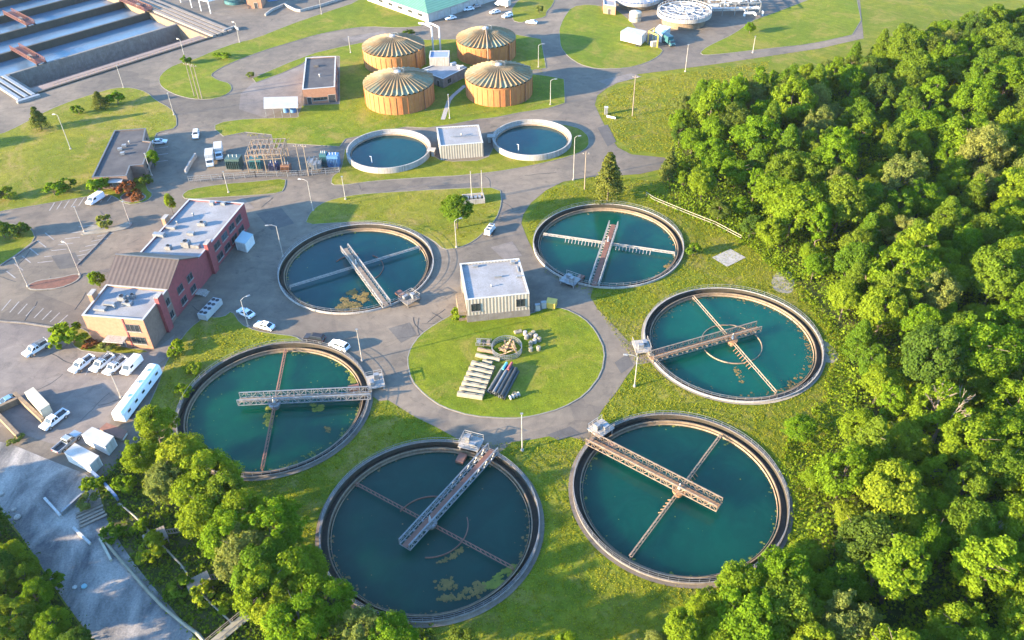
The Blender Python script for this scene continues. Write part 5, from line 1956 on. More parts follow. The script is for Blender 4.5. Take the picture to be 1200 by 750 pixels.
def make_van(paint):
    t = thing('panel_van', 'x', 'van', (0, 0, 0))
    body = [(-2.6, 0.45), (2.5, 0.45), (2.62, 0.8), (2.5, 1.05), (1.75, 1.2), (1.1, 2.0), (-2.5, 2.05), (-2.62, 1.6)]
    profile_body(body, 1.95, top_w=1.75).build('body', paint, t)
    MB().hexa([(1.78, -0.8, 1.24), (1.74, -0.8, 1.2), (1.74, 0.8, 1.2), (1.78, 0.8, 1.24)], [(1.2, -0.72, 1.95), (1.14, -0.72, 1.93), (1.14, 0.72, 1.93), (1.2, 0.72, 1.95)]).build('windscreen', GLASS, t)
    for s_ in (-1, 1):
        MB().box((0.75, s_ * 0.925, 1.5), (0.9, 0.04, 0.5)).build('side_window', GLASS, t)
    wheels(t, (-1.6, 1.6), 0.84, 0.36)
    lamps(t, 2.55, -2.62, 0.72, 0.8)
    return t


def make_box_truck(paint, box):
    t = thing('box_truck', 'x', 'truck', (0, 0, 0))
    MB().box((-1.2, 0, 2.0), (4.6, 2.3, 2.3)).build('cargo_box', box, t)
    MB().box((-0.2, 0, 0.68), (6.4, 1.0, 0.3)).build('chassis', DARK, t)
    profile_body([(1.3, 0.5), (3.2, 0.5), (3.3, 1.2), (2.6, 1.35), (2.2, 2.15), (1.3, 2.2)], 2.1, top_w=1.85).build('cab', paint, t)
    MB().hexa([(2.68, -0.85, 1.4), (2.62, -0.85, 1.36), (2.62, 0.85, 1.36), (2.68, 0.85, 1.4)], [(2.3, -0.8, 2.1), (2.24, -0.8, 2.08), (2.24, 0.8, 2.08), (2.3, 0.8, 2.1)]).build('windscreen', GLASS, t)
    for s_ in (-1, 1):
        MB().box((1.85, s_ * 1.0, 1.65), (0.7, 0.04, 0.5)).build('side_window', GLASS, t)
    wheels(t, (-2.2, 2.3), 0.92, 0.45, 0.3)
    lamps(t, 3.27, -3.5, 0.8, 0.9)
    return t


VP = {}


def park(kind, front, rear, label, group=None):
    """front, rear: where the two ends of the vehicle stand in the survey."""
    a, b = S(*front, 0.8), S(*rear, 0.8)
    hd = math.atan2(a.y - b.y, a.x - b.x)
    c = (a + b) / 2
    if kind not in VP:
        VP[kind] = {'white_sedan': lambda: make_sedan(CAR_WHITE), 'silver_sedan': lambda: make_sedan(CAR_SILVER), 'black_suv': lambda: make_sedan(CAR_BLACK, True), 'white_suv': lambda: make_sedan(CAR_WHITE, True),
                    'blue_sedan': lambda: make_sedan(CAR_BLUE), 'white_pickup': lambda: make_pickup(CAR_WHITE), 'rack_pickup': lambda: make_pickup(CAR_WHITE, STEEL), 'cap_pickup': lambda: make_pickup(CAR_WHITE, None, True),
                    'silver_pickup': lambda: make_pickup(CAR_SILVER), 'van': lambda: make_van(CAR_WHITE), 'box_truck': lambda: make_box_truck(CAR_WHITE, WHITE_OLD), 'teal_truck': lambda: make_box_truck(TEAL, TEAL)}[kind]()
        o = VP[kind]
        o.location = (c.x, c.y, 0.06)
        o.rotation_euler = (0, 0, hd)
        o['label'] = label
        if group:
            o['group'] = group
        return o
    return dup(VP[kind], (c.x, c.y, 0.06), hd, label, group)


GY = 'vehicles in the yard by the offices'
park('rack_pickup', (31, 415), (53, 402), 'white pickup alone in the yard with its shadow behind', GY)
park('white_pickup', (86, 434), (106, 419), 'white pickup with dark open bed, end of the row beside the bush', GY)
park('rack_pickup', (109, 434), (130, 417), 'white pickup with roof rack, second in the row under the tan wall', GY)
park('rack_pickup', (124, 438), (146, 420), 'white pickup with roof rack, third in the row under the tan wall', GY)
park('van', (144, 439), (164, 419), 'white panel van ending the row, closest to the long trailer', GY)
park('white_pickup', (50, 502), (77, 482), 'white pickup parked against the cream trailer', GY)
park('silver_pickup', (94, 505), (63, 531), 'silver pickup with dark bed beside the white boxes', GY)
park('blue_sedan', (-4, 476), (19, 464), 'pale blue car cut by the frame beside the material bins', GY)
GO = 'cars by the ring road'
park('white_sedan', (278, 361), (298, 371), 'white car in the shade of the offices beside the curved light pole', GO)
park('white_sedan', (299, 378), (321, 384), 'white car on the lawn edge between the offices and the deep blue clarifier', GO)
park('black_suv', (356, 394), (381, 398), 'black car parked against the rim of the green clarifier', GO)
park('white_suv', (386, 400), (409, 409), 'white car with dark glass next to the black car by the green clarifier', GO)
park('van', (106, 237), (117, 230), 'white van with dark windscreen at the roadside below the dark roofed building')
park('white_sedan', (193, 165), (180, 166), 'white car nosed into the bay beside the dark roofed building', 'cars by the substation')
park('white_suv', (229, 161), (230, 154), 'white car alone on the shaded lot above the substation', 'cars by the substation')
park('box_truck', (257, 189), (257, 172), 'white box lorry facing the road in the substation yard', 'lorries in the substation yard')
park('box_truck', (246, 196), (247, 181), 'white box lorry beside the other one, closer to the entrance wall', 'lorries in the substation yard')
GT = 'cars outside the workshop'
park('white_sedan', (521, 22), (535, 19), 'white car at the corner of the green roofed workshop', GT)
park('white_sedan', (543, 11), (555, 9), 'white car in the middle of the workshop row', GT)
park('silver_sedan', (551, 8), (563, 6), 'silver car at the end of the workshop row', GT)
park('white_sedan', (573, 15), (587, 12), 'white car facing the workshop across the shaded lot', GT)
park('white_suv', (588, 20), (601, 16), 'white car nearest the road junction by the workshop', GT)
park('box_truck', (582, 4), (596, 7), 'white lorry by the small lawn at the workshop', GT)
park('white_sedan', (618, 25), (628, 26), 'white car parked by the little lawn at the road junction', GT)
park('teal_truck', (792, 55), (776, 44), 'teal lorry beside the white trailer under the filter tank')


def container(name, label, cat, corners, h, mat, roof=None, lift=0.0, ribs=True, wheels_n=0, group=None, windows=0):
    """A box body standing on four ground corners (survey pixels at height z=lift)."""
    q = ccw([S(*p, lift) for p in corners])
    c = sum(q, Vector((0, 0))) / 4
    t = thing(name, label, cat, (c.x, c.y, 0), 0, group)
    part(MB().hexa([(p.x, p.y, lift) for p in q], [(p.x, p.y, lift + h) for p in q]), 'body', mat, t)
    r_ = offset_poly(q, -0.06)
    part(MB().hexa([(p.x, p.y, lift + h + 0.004) for p in r_], [(p.x, p.y, lift + h + 0.1) for p in r_]), 'roof', roof or mat, t)
    e = max(range(4), key=lambda i: (q[(i + 1) % 4] - q[i]).length)
    a, b = q[e], q[(e + 1) % 4]
    a2, b2 = q[(e + 3) % 4], q[(e + 2) % 4]
    if wheels_n:
        d = (b - a).normalized()
        n = Vector((d.y, -d.x))
        for k in range(wheels_n):
            u = 0.78 + 0.12 * k if wheels_n > 1 else 0.6
            for p0, p1, s_ in ((a, b, -1), (a2, b2, 1)):
                p = p0.lerp(p1, u) + n * s_ * 0.25
                part(MB().tube((p.x - n.x * 0.14, p.y - n.y * 0.14, 0.42), (p.x + n.x * 0.14, p.y + n.y * 0.14, 0.42), 0.42, n=16), 'wheel', RUBBER, t)
    for k in range(windows):
        for p0, p1 in ((a, b),):
            window(t, p0, p1, (k + 0.5) / windows, lift + h * 0.62, 0.9, 0.7, lights=1, sill=False)
    d0, d1 = q[(e + 1) % 4], q[(e + 2) % 4]
    L = (d1 - d0).length
    cc = d0.lerp(d1, 0.5)
    dd = (d1 - d0).normalized()
    nn = Vector((dd.y, -dd.x)) * 0.03
    part(MB().box((cc.x + nn.x, cc.y + nn.y, lift + h * 0.48), (L * 0.8, 0.06, h * 0.88), math.atan2(dd.y, dd.x)), 'end_door', WHITE_OLD if mat is not CREAM else CREAM, t)
    return t


# the long trailer: rounded roof edges, skirt, windows along one side
_a, _b = S(141, 494, 0.6), S(184, 436, 0.6)
_d = (_b - _a).normalized()
lt = thing('long_trailer', 'very long white rounded trailer with small side windows, beside the yard trees', 'trailer', tuple((_a + _b) / 2) + (0,), math.atan2(_d.y, _d.x))
_L = (_b - _a).length
_sec = [(-1.3, 0.7), (1.3, 0.7), (1.34, 1.6), (1.28, 2.5), (1.1, 2.85), (0.7, 3.02), (0.0, 3.08), (-0.7, 3.02), (-1.1, 2.85), (-1.28, 2.5), (-1.34, 1.6)]
loft(MB(), [[(x, y * f, 0.7 + (z - 0.7) * g) for y, z in _sec] for x, f, g in ((-_L / 2, 0.94, 0.96), (-_L / 2 + 0.25, 1, 1), (_L / 2 - 0.25, 1, 1), (_L / 2, 0.94, 0.96))]).build('body', CAR_WHITE, lt)
for k in range(5):
    x = -_L / 2 + _L * (k + 0.7) / 5.4
    o = MB().box((x, -1.34, 2.05), (1.0, 0.06, 0.6)).build('window', COPING, lt)
    MB().box((x, -1.36, 2.05), (0.84, 0.05, 0.46)).build('pane', GLASS, o)
for x in (-_L * 0.3, -_L * 0.3 + 1.2):
    for s_ in (-1, 1):
        MB().tube((x, s_ * 1.1 - 0.14, 0.45), (x, s_ * 1.1 + 0.14, 0.45), 0.45, n=16).build('wheel', RUBBER, lt)
for x in (-2.5, 1.5, 5.0):
    MB().box((x, 0.3, 3.12), (0.7, 0.6, 0.14)).build('roof_vent', COPING, lt)
MB().box((-_L / 2 - 0.03, 0, 1.85), (0.06, 2.1, 2.0)).build('end_door', WHITE_OLD, lt)
MB().box((0, 0, 0.5), (_L * 0.9, 1.6, 0.3)).build('chassis', DARK, lt)
container('cargo_trailer', 'cream box trailer casting a broad shadow across the yard', 'trailer', [(34, 470), (44, 464), (63, 484), (52, 491)], 2.3, CREAM, CREAM, 0.6, wheels_n=1)
container('cargo_box', 'white cargo box behind the brown flatbed, closer to the long trailer', 'container', [(101, 520), (113, 511), (138, 522), (128, 534)], 2.4, WHITE, SIDING_WHITE, 0.15)
container('cargo_box', 'white cargo box beside the silver pickup, lower of the pair', 'container', [(81, 541), (93, 530), (121, 545), (110, 556)], 2.4, WHITE, SIDING_WHITE, 0.15)
container('flatbed_trailer', 'flat brown deck trailer between the long white trailer and a white box', 'trailer', [(118, 505), (126, 498), (150, 508), (144, 517)], 0.5, WOOD, RUST, 0.6, wheels_n=1)
container('storage_hut', 'small white hut with pale blue roof against the red side of the offices', 'hut', [(278, 293), (290, 296), (299, 285), (287, 281)], 2.6, WHITE, M('sheet_pale_blue', (0.36, 0.46, 0.49), (0.30, 0.39, 0.42)), 0.1)
container('container', 'big white container trailer on the lawn beside the yellow gantry', 'container', [(727, 47), (751, 53), (757, 47), (735, 42)], 3.3, WHITE, COPING, 0.9, wheels_n=2)
container('storage_hut', 'small white roofed shed between the yellow gantry and the teal lorry', 'hut', [(764, 46), (775, 50), (785, 41), (772, 38)], 3.0, WHITE_OLD, WHITE, 0.1)
container('skip_container', 'yellow skip beside the pump house', 'skip', [(640, 361), (650, 363), (653, 357), (642, 355)], 1.5, YELLOW, YELLOW, 0.15)
for k, (px, py) in enumerate(((630, 364), (637, 361))):
    p = S(px, py)
    t = thing('electric_cabinet', ('grey cabinet nearest the wall of the pump house', 'grey cabinet touching the yellow skip')[k], 'cabinet', (p.x, p.y, 0), R(8))
    MB().box((0, 0, 0.95), (1.2, 0.8, 1.7)).build('casing', STEEL, t)
    MB().box((0, 0, 0.05), (1.5, 1.1, 0.1)).build('plinth', CONC_PALE, t)
    MB().box((0.0, -0.42, 0.95), (1.0, 0.05, 1.4)).build('door', COPING, t)
yg = thing('hoist_gantry', 'yellow hoist gantry standing beside the white container trailer', 'gantry', tuple(S(766, 55)) + (0,))
m = MB()
for px, py in ((759, 51), (770, 56), (766, 47)):
    p = S3(px, py, 0)
    m.bar(p, p + Vector((0, 0, 4.6)), 0.4)
p, q, r_ = S3(759, 51), S3(770, 56), S3(766, 47)
m.bar(p + Vector((0, 0, 4.6)), q + Vector((0, 0, 4.6)), 0.4)
m.bar(p + Vector((0, 0, 4.6)), r_ + Vector((0, 0, 4.6)), 0.4)
part(m, 'frame', YELLOW, yg)
part(MB().box((q.x - 1.0, q.y + 1.5, 1.0), (2.2, 1.6, 1.8), 0.3), 'tank', CREAM, yg)

# white equipment trailer on the lawn corner
p, q = S(569, 279), S(579, 266)
d = (p - q).normalized()
et = thing('equipment_trailer', 'white pump trailer with dark vents at the corner of the dry lawn', 'trailer', ((p.x + q.x) / 2, (p.y + q.y) / 2, 0), math.atan2(d.y, d.x))
MB().box((0, 0, 0.55), (4.0, 1.6, 0.25)).build('frame', WHITE, et)
for x in (-1.25, 0.0, 1.25):
    o = MB().box((x, 0, 1.2), (1.0, 1.4, 1.05)).build('cabinet', WHITE, et)
    MB().box((x, 0, 1.75), (0.6, 0.9, 0.06)).build('vent', DARK, o)
for x in (-0.5, 0.5):
    for s_ in (-1, 1):
        MB().tube((x, s_ * 0.95 - 0.1, 0.35), (x, s_ * 0.95 + 0.1, 0.35), 0.35, n=14).build('wheel', RUBBER, et)
MB().bar((2.0, 0, 0.5), (3.0, 0, 0.45), 0.12).build('drawbar', DARK, et)

# walled pad with two masts
p = S(555, 236)
wp = thing('mast_pad', 'small walled equipment pad carrying two thin masts on the dry lawn', 'equipment pad', (p.x, p.y, 0), R(8))
MB().ribbon([(-2.8, -1.6), (2.8, -1.6), (2.8, 1.6), (-2.8, 1.6)], 0.25, 0, 1.5, True).build('wall', CONC_PALE, wp)
m = MB()
for x in (-1.6, -0.5, 0.6, 1.7):
    m.box((x, 0, 0.8), (0.7, 1.4, 1.4))
m.build('equipment_boxes', STEEL, wp)
for x in (-0.4, 2.5):
    MB().tube((x, 0.4, 0), (x, 0.4, 9), 0.13, 0.09).build('mast', STEEL_PALE, wp)

# condenser rack on the office lawn
p, q = S(238, 376), S(257, 356)
d = (q - p).normalized()
ac = thing('condenser_rack', 'pale blue-grey rack of eight condenser fans on the lawn beside the offices', 'condenser', ((p.x + q.x) / 2, (p.y + q.y) / 2, 0), math.atan2(d.y, d.x))
MB().box((0, 0, 1.0), (6.4, 2.2, 1.5)).build('casing', COPING, ac)
m = MB()
for sx_ in (-3.1, 0, 3.1):
    for sy_ in (-1, 1):
        m.bar((sx_, sy_, 0), (sx_, sy_, 0.3), 0.2)
m.build('frame', STEEL, ac)
for i in range(4):
    for j in range(2):
        x, y = -2.4 + i * 1.6, -0.52 + j * 1.04
        MB().lathe([(0.44, 1.75), (0.44, 1.85), (0.38, 1.85), (0.38, 1.77), (0, 1.77)], 16, (x, y, 0)).build('fan', DARK, ac)
st = thing('entry_steps', 'short pale entry steps at the red side wall of the offices', 'steps', tuple(S(232, 349)) + (0,))
a = S3(236, 344)
for k in range(4):
    part(MB().box((a.x + k * 0.45, a.y - k * 0.1, 0.55 - k * 0.13 - 0.12), (0.45 if k else 2.0, 2.2, 0.24 + 0.0), R(-10)), 'step_slab', CONC_PALE, st)

# ------------------------------------------------------------------ stored materials on the round lawn
GB = 'pale cast beams stacked on the round lawn'
for k in range(7):
    l, r_ = S3(553 - k * 2.75, 426.5 + k * 6.0), S3(579.5 - k * 2.25, 433.5 + k * 5.6)
    d = (r_ - l)
    L = d.length
    t = thing('cast_beam', 'x', 'beam', tuple((l + r_) / 2), math.atan2(d.y, d.x), GB)
    t['label'] = ('pale cast beam in the front row, ' + ('closest to the round basket', 'second from the basket end', 'third from the basket end', 'middle one of seven', 'third from the road end', 'second from the road end', 'closest to the ring road')[k])
    loops = []
    for x in (-L / 2, L / 2):
        loops.append([(x, -0.62, 0.05), (x, 0.62, 0.05), (x, 0.62, 0.5), (x, 0.3, 0.85), (x, -0.3, 0.85), (x, -0.62, 0.5)])
    loft(MB(), loops).build('body', PALE_BEAM, t)
    MB().bar((-L * 0.3, 0, 0.9), (-L * 0.2, 0, 0.9), 0.1, 0.12).build('lifting_lug', DARK, t)
    MB().bar((L * 0.2, 0, 0.9), (L * 0.3, 0, 0.9), 0.1, 0.12).build('lifting_lug', DARK, t)
for k, (a, b) in enumerate((((558, 417), (586, 423)), ((560, 410), (579, 414)), ((566, 424), (577, 427)), ((603, 391), (611, 389)))):
    l, r_ = S3(*a), S3(*b)
    d = r_ - l
    L = d.length
    t = thing('cast_beam', ('pale cast beam lying just below the round basket', 'brownish cast beam beside the basket', 'short broken cast beam between the rows', 'short beam end lying alone behind the basket')[k], 'beam', tuple((l + r_) / 2), math.atan2(d.y, d.x), GB)
    loft(MB(), [[(x, -0.5, 0.05), (x, 0.5, 0.05), (x, 0.5, 0.45), (x, 0.2, 0.7), (x, -0.2, 0.7), (x, -0.5, 0.45)] for x in (-L / 2, L / 2)]).build('body', PALE_BEAM if k != 1 else CONC_WARM, t)
    MB().bar((-0.3, 0, 0.75), (0.3, 0, 0.75), 0.1, 0.12).build('lifting_lug', DARK, t)
fg = thing('pallet_rack', 'low grey rack of fittings beside the round basket', 'rack', tuple(S(567, 404)) + (0,), R(-6))
m = MB()
for x in (-1.6, 0, 1.6):
    for y in (-0.7, 0.7):
        m.bar((x, y, 0), (x, y, 1.1), 0.1)
for y in (-0.7, 0.7):
    for z in (0.4, 1.1):
        m.bar((-1.6, y, z), (1.6, y, z), 0.1)
m.build('frame', STEEL, fg)
for k in range(3):
    MB().box((-1.0 + k * 1.0, 0, 0.75), (0.7, 1.0, 0.6)).build('fitting_box', (STEEL, DARK, STEEL_WARM)[k], fg)
PIPE_DK = M('pipe_dark', (0.05, 0.054, 0.055), (0.028, 0.032, 0.034), 0.6, 0.45)
GP = 'dark pipes bundled on the round lawn'
for k in range(9):
    tier = 0 if k < 5 else 1
    i = k if tier == 0 else k - 5 + 0.5
    a, b = S3(591 + i * 4.0, 430 + i * 1.6), S3(572 + i * 4.5, 461 + i * 2.0)
    z = 0.36 + tier * 0.6
    t = thing('dark_pipe', 'dark pipe in the bundle beside the pale beams', 'pipe', (a.x, a.y, 0), 0, GP)
    d = b - a
    m = MB()
    n = 14
    dn_ = d.normalized()
    sd = Vector((-dn_.y, dn_.x, 0))
    secs = []
    for rr_, f in ((0.34, 0), (0.34, 1), (0.25, 1), (0.25, 0)):
        secs.append([tuple(d * f + sd * rr_ * math.cos(2 * math.pi * j / n) + Vector((0, 0, z + rr_ * math.sin(2 * math.pi * j / n)))) for j in range(n)])
    secs.append(secs[0])
    bq = len(m.v)
    for s_ in secs[:4]:
        m.v += s_
    for u in range(4):
        for j in range(n):
            j2 = (j + 1) % n
            m.f.append((bq + u * n + j, bq + u * n + j2, bq + ((u + 1) % 4) * n + j2, bq + ((u + 1) % 4) * n + j))
    m.build('pipe', PIPE_DK if k % 3 else M('pipe_grey', (0.16, 0.17, 0.18), (0.1, 0.11, 0.12)), t)
    p = d * 0.06
    MB().lathe([(0.36, -0.1), (0.42, -0.1), (0.42, 0.1), (0.36, 0.1)], 14, closed=True)
    s2 = MB()
    for j in range(n):
        pass
    s2.tube(tuple(d * 0.02 + Vector((0, 0, z))), tuple(d * 0.06 + Vector((0, 0, z))), 0.40, n=14, cap=False)
    s2.build('socket', PIPE_DK, t)
for lab, a, b, mt in (('cyan length of pipe lying on the dark pipes', (594, 425), (589, 433), M('pipe_cyan', (0.10, 0.42, 0.50), (0.08, 0.36, 0.44))), ('red length of pipe lying on the dark pipes', (600, 425), (595, 433), M('pipe_red', (0.42, 0.10, 0.10), (0.36, 0.08, 0.08)))):
    p, q = S3(*a, 1.3), S3(*b, 1.3)
    m = MB().tube(p, q, 0.26, n=12)
    o = m.build('short_pipe', mt)
    tag(o, lab, 'pipe')
bk = thing('scrap_basket', 'round wire basket holding timber offcuts on the round lawn', 'basket', tuple(S(594, 411)) + (0,))
m = MB()
rad = 3.2
for z in (0.15, 0.6, 1.05, 1.5):
    m.lathe([(rad - 0.05, z - 0.05), (rad + 0.05, z - 0.05), (rad + 0.05, z + 0.05), (rad - 0.05, z + 0.05)], 40, closed=True)
for k in range(40):
    a = 2 * math.pi * k / 40
    m.bar((rad * math.cos(a), rad * math.sin(a), 0), (rad * math.cos(a), rad * math.sin(a), 1.5), 0.06)
m.build('wire_frame', STEEL, bk)
m = MB()
rr = random.Random(5)
for k in range(16):
    a, r_ = rr.uniform(0, 6.28), rr.uniform(0, 2.0)
    x, y = r_ * math.cos(a), r_ * math.sin(a)
    b_ = rr.uniform(0, 6.28)
    l = rr.uniform(0.8, 1.6)
    m.bar((x - l * math.cos(b_), y - l * math.sin(b_), rr.uniform(0.2, 0.7)), (x + l * math.cos(b_), y + l * math.sin(b_), rr.uniform(0.6, 2.2)), 0.28, 0.14)
m.build('timber_offcuts', M('timber_fresh', (0.40, 0.26, 0.14), (0.28, 0.17, 0.10), 1.2, 0.9), bk)
GD = 'pale concrete blocks standing on the round lawn'
for k, (px, py) in enumerate(((617, 397), (621.5, 395), (625, 392.5), (628, 396.5), (632, 400), (622, 404.5), (626.5, 402), (631, 410.5), (622, 411.5), (615.5, 392.5))):
    p = S(px, py)
    t = thing('concrete_block', 'pale round concrete block in the loose cluster beside the round basket', 'block', (p.x, p.y, 0), rng.uniform(0, 3), GD)
    MB().lathe([(0, 0), (0.48, 0), (0.46, 0.95), (0.38, 1.05), (0, 1.05)], 14).build('body', PALE_BEAM if k % 3 else CONC_PALE, t)
    MB().bar((-0.14, 0, 1.1), (0.14, 0, 1.1), 0.06, 0.12).build('lifting_lug', STEEL, t)
vb = thing('valve_assembly', 'small grey valve assembly at the road end of the dark pipes', 'valve', tuple(S(603, 466)) + (0,), 0.5)
m = MB().tube((-1.0, 0, 0.5), (1.0, 0, 0.5), 0.32, n=12)
m.tube((0, 0, 0.5), (0, 0, 1.2), 0.18)
m.build('body', STEEL, vb)
for x in (-1.0, 1.0, 0.35, -0.35):
    MB().tube((x - 0.06, 0, 0.5), (x + 0.06, 0, 0.5), 0.5, n=14).build('flange', WHITE_OLD, vb)
MB().lathe([(0.38, 1.2), (0.44, 1.2), (0.44, 1.27), (0.38, 1.27)], 16, closed=True).build('handwheel', STEEL_WARM, vb)
fence_bits = thing('sign_board', 'black and white sign board lying low on the bright lawn by the road fork', 'sign', tuple(S(716, 139)) + (0,), R(-30))
MB().box((0, 0, 0.5), (3.0, 0.12, 0.6)).build('board', WHITE, fence_bits)
m = MB()
for x in (-1.2, 1.2):
    m.bar((x, 0.1, 0), (x, 0.1, 0.8), 0.12)
m.build('post_frame', DARK, fence_bits)
ub = thing('utility_box', 'grey utility box on the bright lawn beside the road fork', 'utility box', tuple(S(710, 134)) + (0,))
MB().box((0, 0, 1.2), (1.0, 1.0, 2.4)).build('casing', STEEL, ub)
MB().box((0, 0, 2.46), (1.2, 1.2, 0.12)).build('cap', COPING, ub)

# ------------------------------------------------------------------ material bins and lower yard
for lab, pts in (('pale concrete bin wall running beside the cream trailer', [(20, 466), (36, 481), (53, 497)]), ('concrete bin wall reaching the frame edge above the blue car shadow', [(-25, 492), (0, 483), (24, 472)]), ('concrete bin wall slanting down to a dry tuft', [(-6, 484), (8, 498), (24, 515)])):
    m = MB().ribbon(PL(pts), 0.7, 0, 1.5)
    tag(m.build('bin_wall', CONC_WARM), lab, 'wall', 'walls of the material bins')
for lab, pts, h, mt in (('white barrier board lying on the dirt road', [(53, 585), (72, 606)], 0.5, WHITE_OLD), ('long grey barrier beside the dirt road', [(74, 604), (98, 582)], 1.0, STEEL),
                        ('pale barrier board near the stacked planks', [(87, 620), (107, 639)], 0.6, WHITE_OLD), ('second pale board leaning along the reed bed', [(118, 633), (131, 658)], 0.6, CREAM), ('blue barrier wall at the scrub edge', [(109, 556), (124, 570), (139, 587)], 1.3, M('paint_dull_blue', (0.16, 0.22, 0.34), (0.12, 0.17, 0.26)))):
    m = MB().ribbon(PL(pts), 0.4, 0.05, h)
    tag(m.build('barrier_board', mt), lab, 'barrier')
pt = thing('plank_pile', 'pile of weathered planks beside the dirt road', 'planks', tuple(S(107, 604)) + (0,), R(35))
for k in range(5):
    MB().box((0, -1.6 + k * 0.8, 0.2 + 0.06 * (k % 2)), (4.6 - 0.3 * (k % 3), 0.5, 0.16)).build('plank', WOOD, pt)
MB().box((-1.5, 0, 0.06), (0.2, 3.6, 0.1)).build('bearer', WOOD_POLE, pt)
for k, (px, py) in enumerate(((182, 629), (233, 683))):
    p = S(px, py, 1.5)
    t = thing('timber_platform', ('weathered timber platform on posts in the scrub, closer to the dirt yard', 'weathered timber platform on posts in the scrub, closer to the slanting footbridge')[k], 'platform', (p.x, p.y, 0), R(33), 'timber platforms in the scrub')
    MB().box((0, 0, 1.5), (3.6, 2.8, 0.2)).build('deck', WOOD, t)
    m = MB()
    for j in range(8):
        m.box((-1.6 + j * 0.457, 0, 1.62), (0.36, 2.9, 0.05))
    m.build('deck_planks', WOOD, t)
    m = MB()
    for x in (-1.6, 1.6):
        for y in (-1.2, 1.2):
            MB().bar((x, y, 0), (x, y, 1.42), 0.2).build('leg', WOOD_POLE, t)
    m = MB()
    for s_ in (-1, 1):
        m.bar((1.9, s_ * 0.5, 1.4), (4.2, s_ * 0.5, 0.2), 0.14)
    for j in range(6):
        m.bar((2.0 + j * 0.4, -0.5, 1.35 - j * 0.21), (2.0 + j * 0.4, 0.5, 1.35 - j * 0.21), 0.1)
    m.build('ladder', WOOD_POLE, t)
PIPE_Y = M('pipe_cream', (0.27, 0.245, 0.18), (0.19, 0.17, 0.125), 0.8, 0.7)
for lab, pts, r_ in (('pale pipeline running from the plank pile down past the dirt road', [(119, 620), (122, 632), (136, 650), (152, 668), (170, 689), (190, 710), (214, 730), (232, 743), (246, 760)], 0.28),
                     ('thin pipeline joining the two timber platforms', [(140, 590), (158, 605), (174, 622), (196, 645), (214, 664), (230, 688), (246, 706), (272, 730)], 0.16)):
    w3 = [S3(*p, 0.5) for p in pts]
    t = thing('pipeline', lab, 'pipeline', tuple(w3[0]), 0)
    part(MB().path(w3, r_, 8), 'pipe', PIPE_Y, t)
    for p in w3:
        part(MB().box((p.x, p.y, 0.2), (0.8, 0.3, 0.4)), 'saddle', CONC, t)
fb_ = thing('footbridge', 'pale slanting plank footbridge at the bottom of the scrub', 'footbridge', tuple(S(280, 728)) + (0,))
p, q = S3(246, 757, 0.6), S3(306, 708, 0.6)
part(MB().bar(p, q, 1.5, 0.15), 'deck', PIPE_Y, fb_)
m = MB()
d = (q - p).normalized()
n = Vector((-d.y, d.x, 0)) * 0.75
rail(m, p + n, q + n, 1.0, 2.0, 0.05)
rail(m, p - n, q - n, 1.0, 2.0, 0.05)
part(m, 'handrail', WOOD_POLE, fb_)
for lab, px, py, mt, sz in (('pale sack dumped beside the dirt road at the frame edge', 2, 580, CONC_PALE, 0.5), ('pale sack in the pair lying on the verge', 17, 598, CONC_PALE, 0.45), ('larger pale sack of the pair on the verge', 21, 607, CONC_PALE, 0.6), ('pale cyan tub at the lower verge', 99, 688, M('tub_cyan', (0.22, 0.38, 0.42), (0.2, 0.33, 0.37)), 0.5), ('small white tub beside the cyan one', 88, 689, WHITE_OLD, 0.4)):
    p = S(px, py)
    m = MB()
    rr = random.Random(px)
    m.lathe([(0, 0.04), (sz * 0.8, 0.05), (sz, sz * 0.4), (sz * 0.75, sz * 0.8), (0.25 * sz, sz * 0.95), (0, sz * 0.95)], 12)
    m.v = [(x * (1 + rr.uniform(-0.12, 0.12)) + p.x, y * (1 + rr.uniform(-0.12, 0.12)) + p.y, z + 0.03) for x, y, z in m.v]
    tag(m.build('sack' if 'sack' in lab else 'tub', mt), lab, 'sack' if 'sack' in lab else 'tub')

# ------------------------------------------------------------------ trees
def set_leafvar(me, vals):
    at = me.color_attributes.new('leafvar', 'FLOAT_COLOR', 'CORNER')
    at.data.foreach_set('color', np.asarray(vals, dtype=np.float32).ravel())


def leaf_cloud(P, N, size, var, rs, bend=0.25):
    """P, N: (n,3) positions and facing; returns verts (n*4,3) as slightly cupped quads."""
    n = len(P)
    t = rs.normal(size=(n, 3))
    t -= N * (t * N).sum(1, keepdims=True)
    t /= np.linalg.norm(t, axis=1, keepdims=True) + 1e-9
    b = np.cross(N, t)
    s = size[:, None]
    asp = rs.uniform(0.55, 1.0, (n, 1))
    q = np.stack([P - t * s - N * s * bend, P - b * s * asp, P + t * s - N * s * bend, P + b * s * asp], axis=1)
    return q.reshape(-1, 3)


def quads_mesh(name, verts, mat, var):
    n = len(verts) // 4
    me = bpy.data.meshes.new(name)
    me.vertices.add(n * 4)
    me.vertices.foreach_set('co', verts.astype(np.float32).ravel())
    me.loops.add(n * 4)
    me.loops.foreach_set('vertex_index', np.arange(n * 4, dtype=np.int32))
    me.polygons.add(n)
    me.polygons.foreach_set('loop_start', np.arange(0, n * 4, 4, dtype=np.int32))
    me.polygons.foreach_set('loop_total', np.full(n, 4, dtype=np.int32))
    me.update()
    me.materials.append(mat)
    c = np.ones((n, 4, 4), dtype=np.float32)
    c[:, :, 0] = var[:, 0:1]
    c[:, :, 1] = var[:, 1:2]
    set_leafvar(me, c)
    return me


def unit(v):
    return v / (np.linalg.norm(v, axis=-1, keepdims=True) + 1e-9)


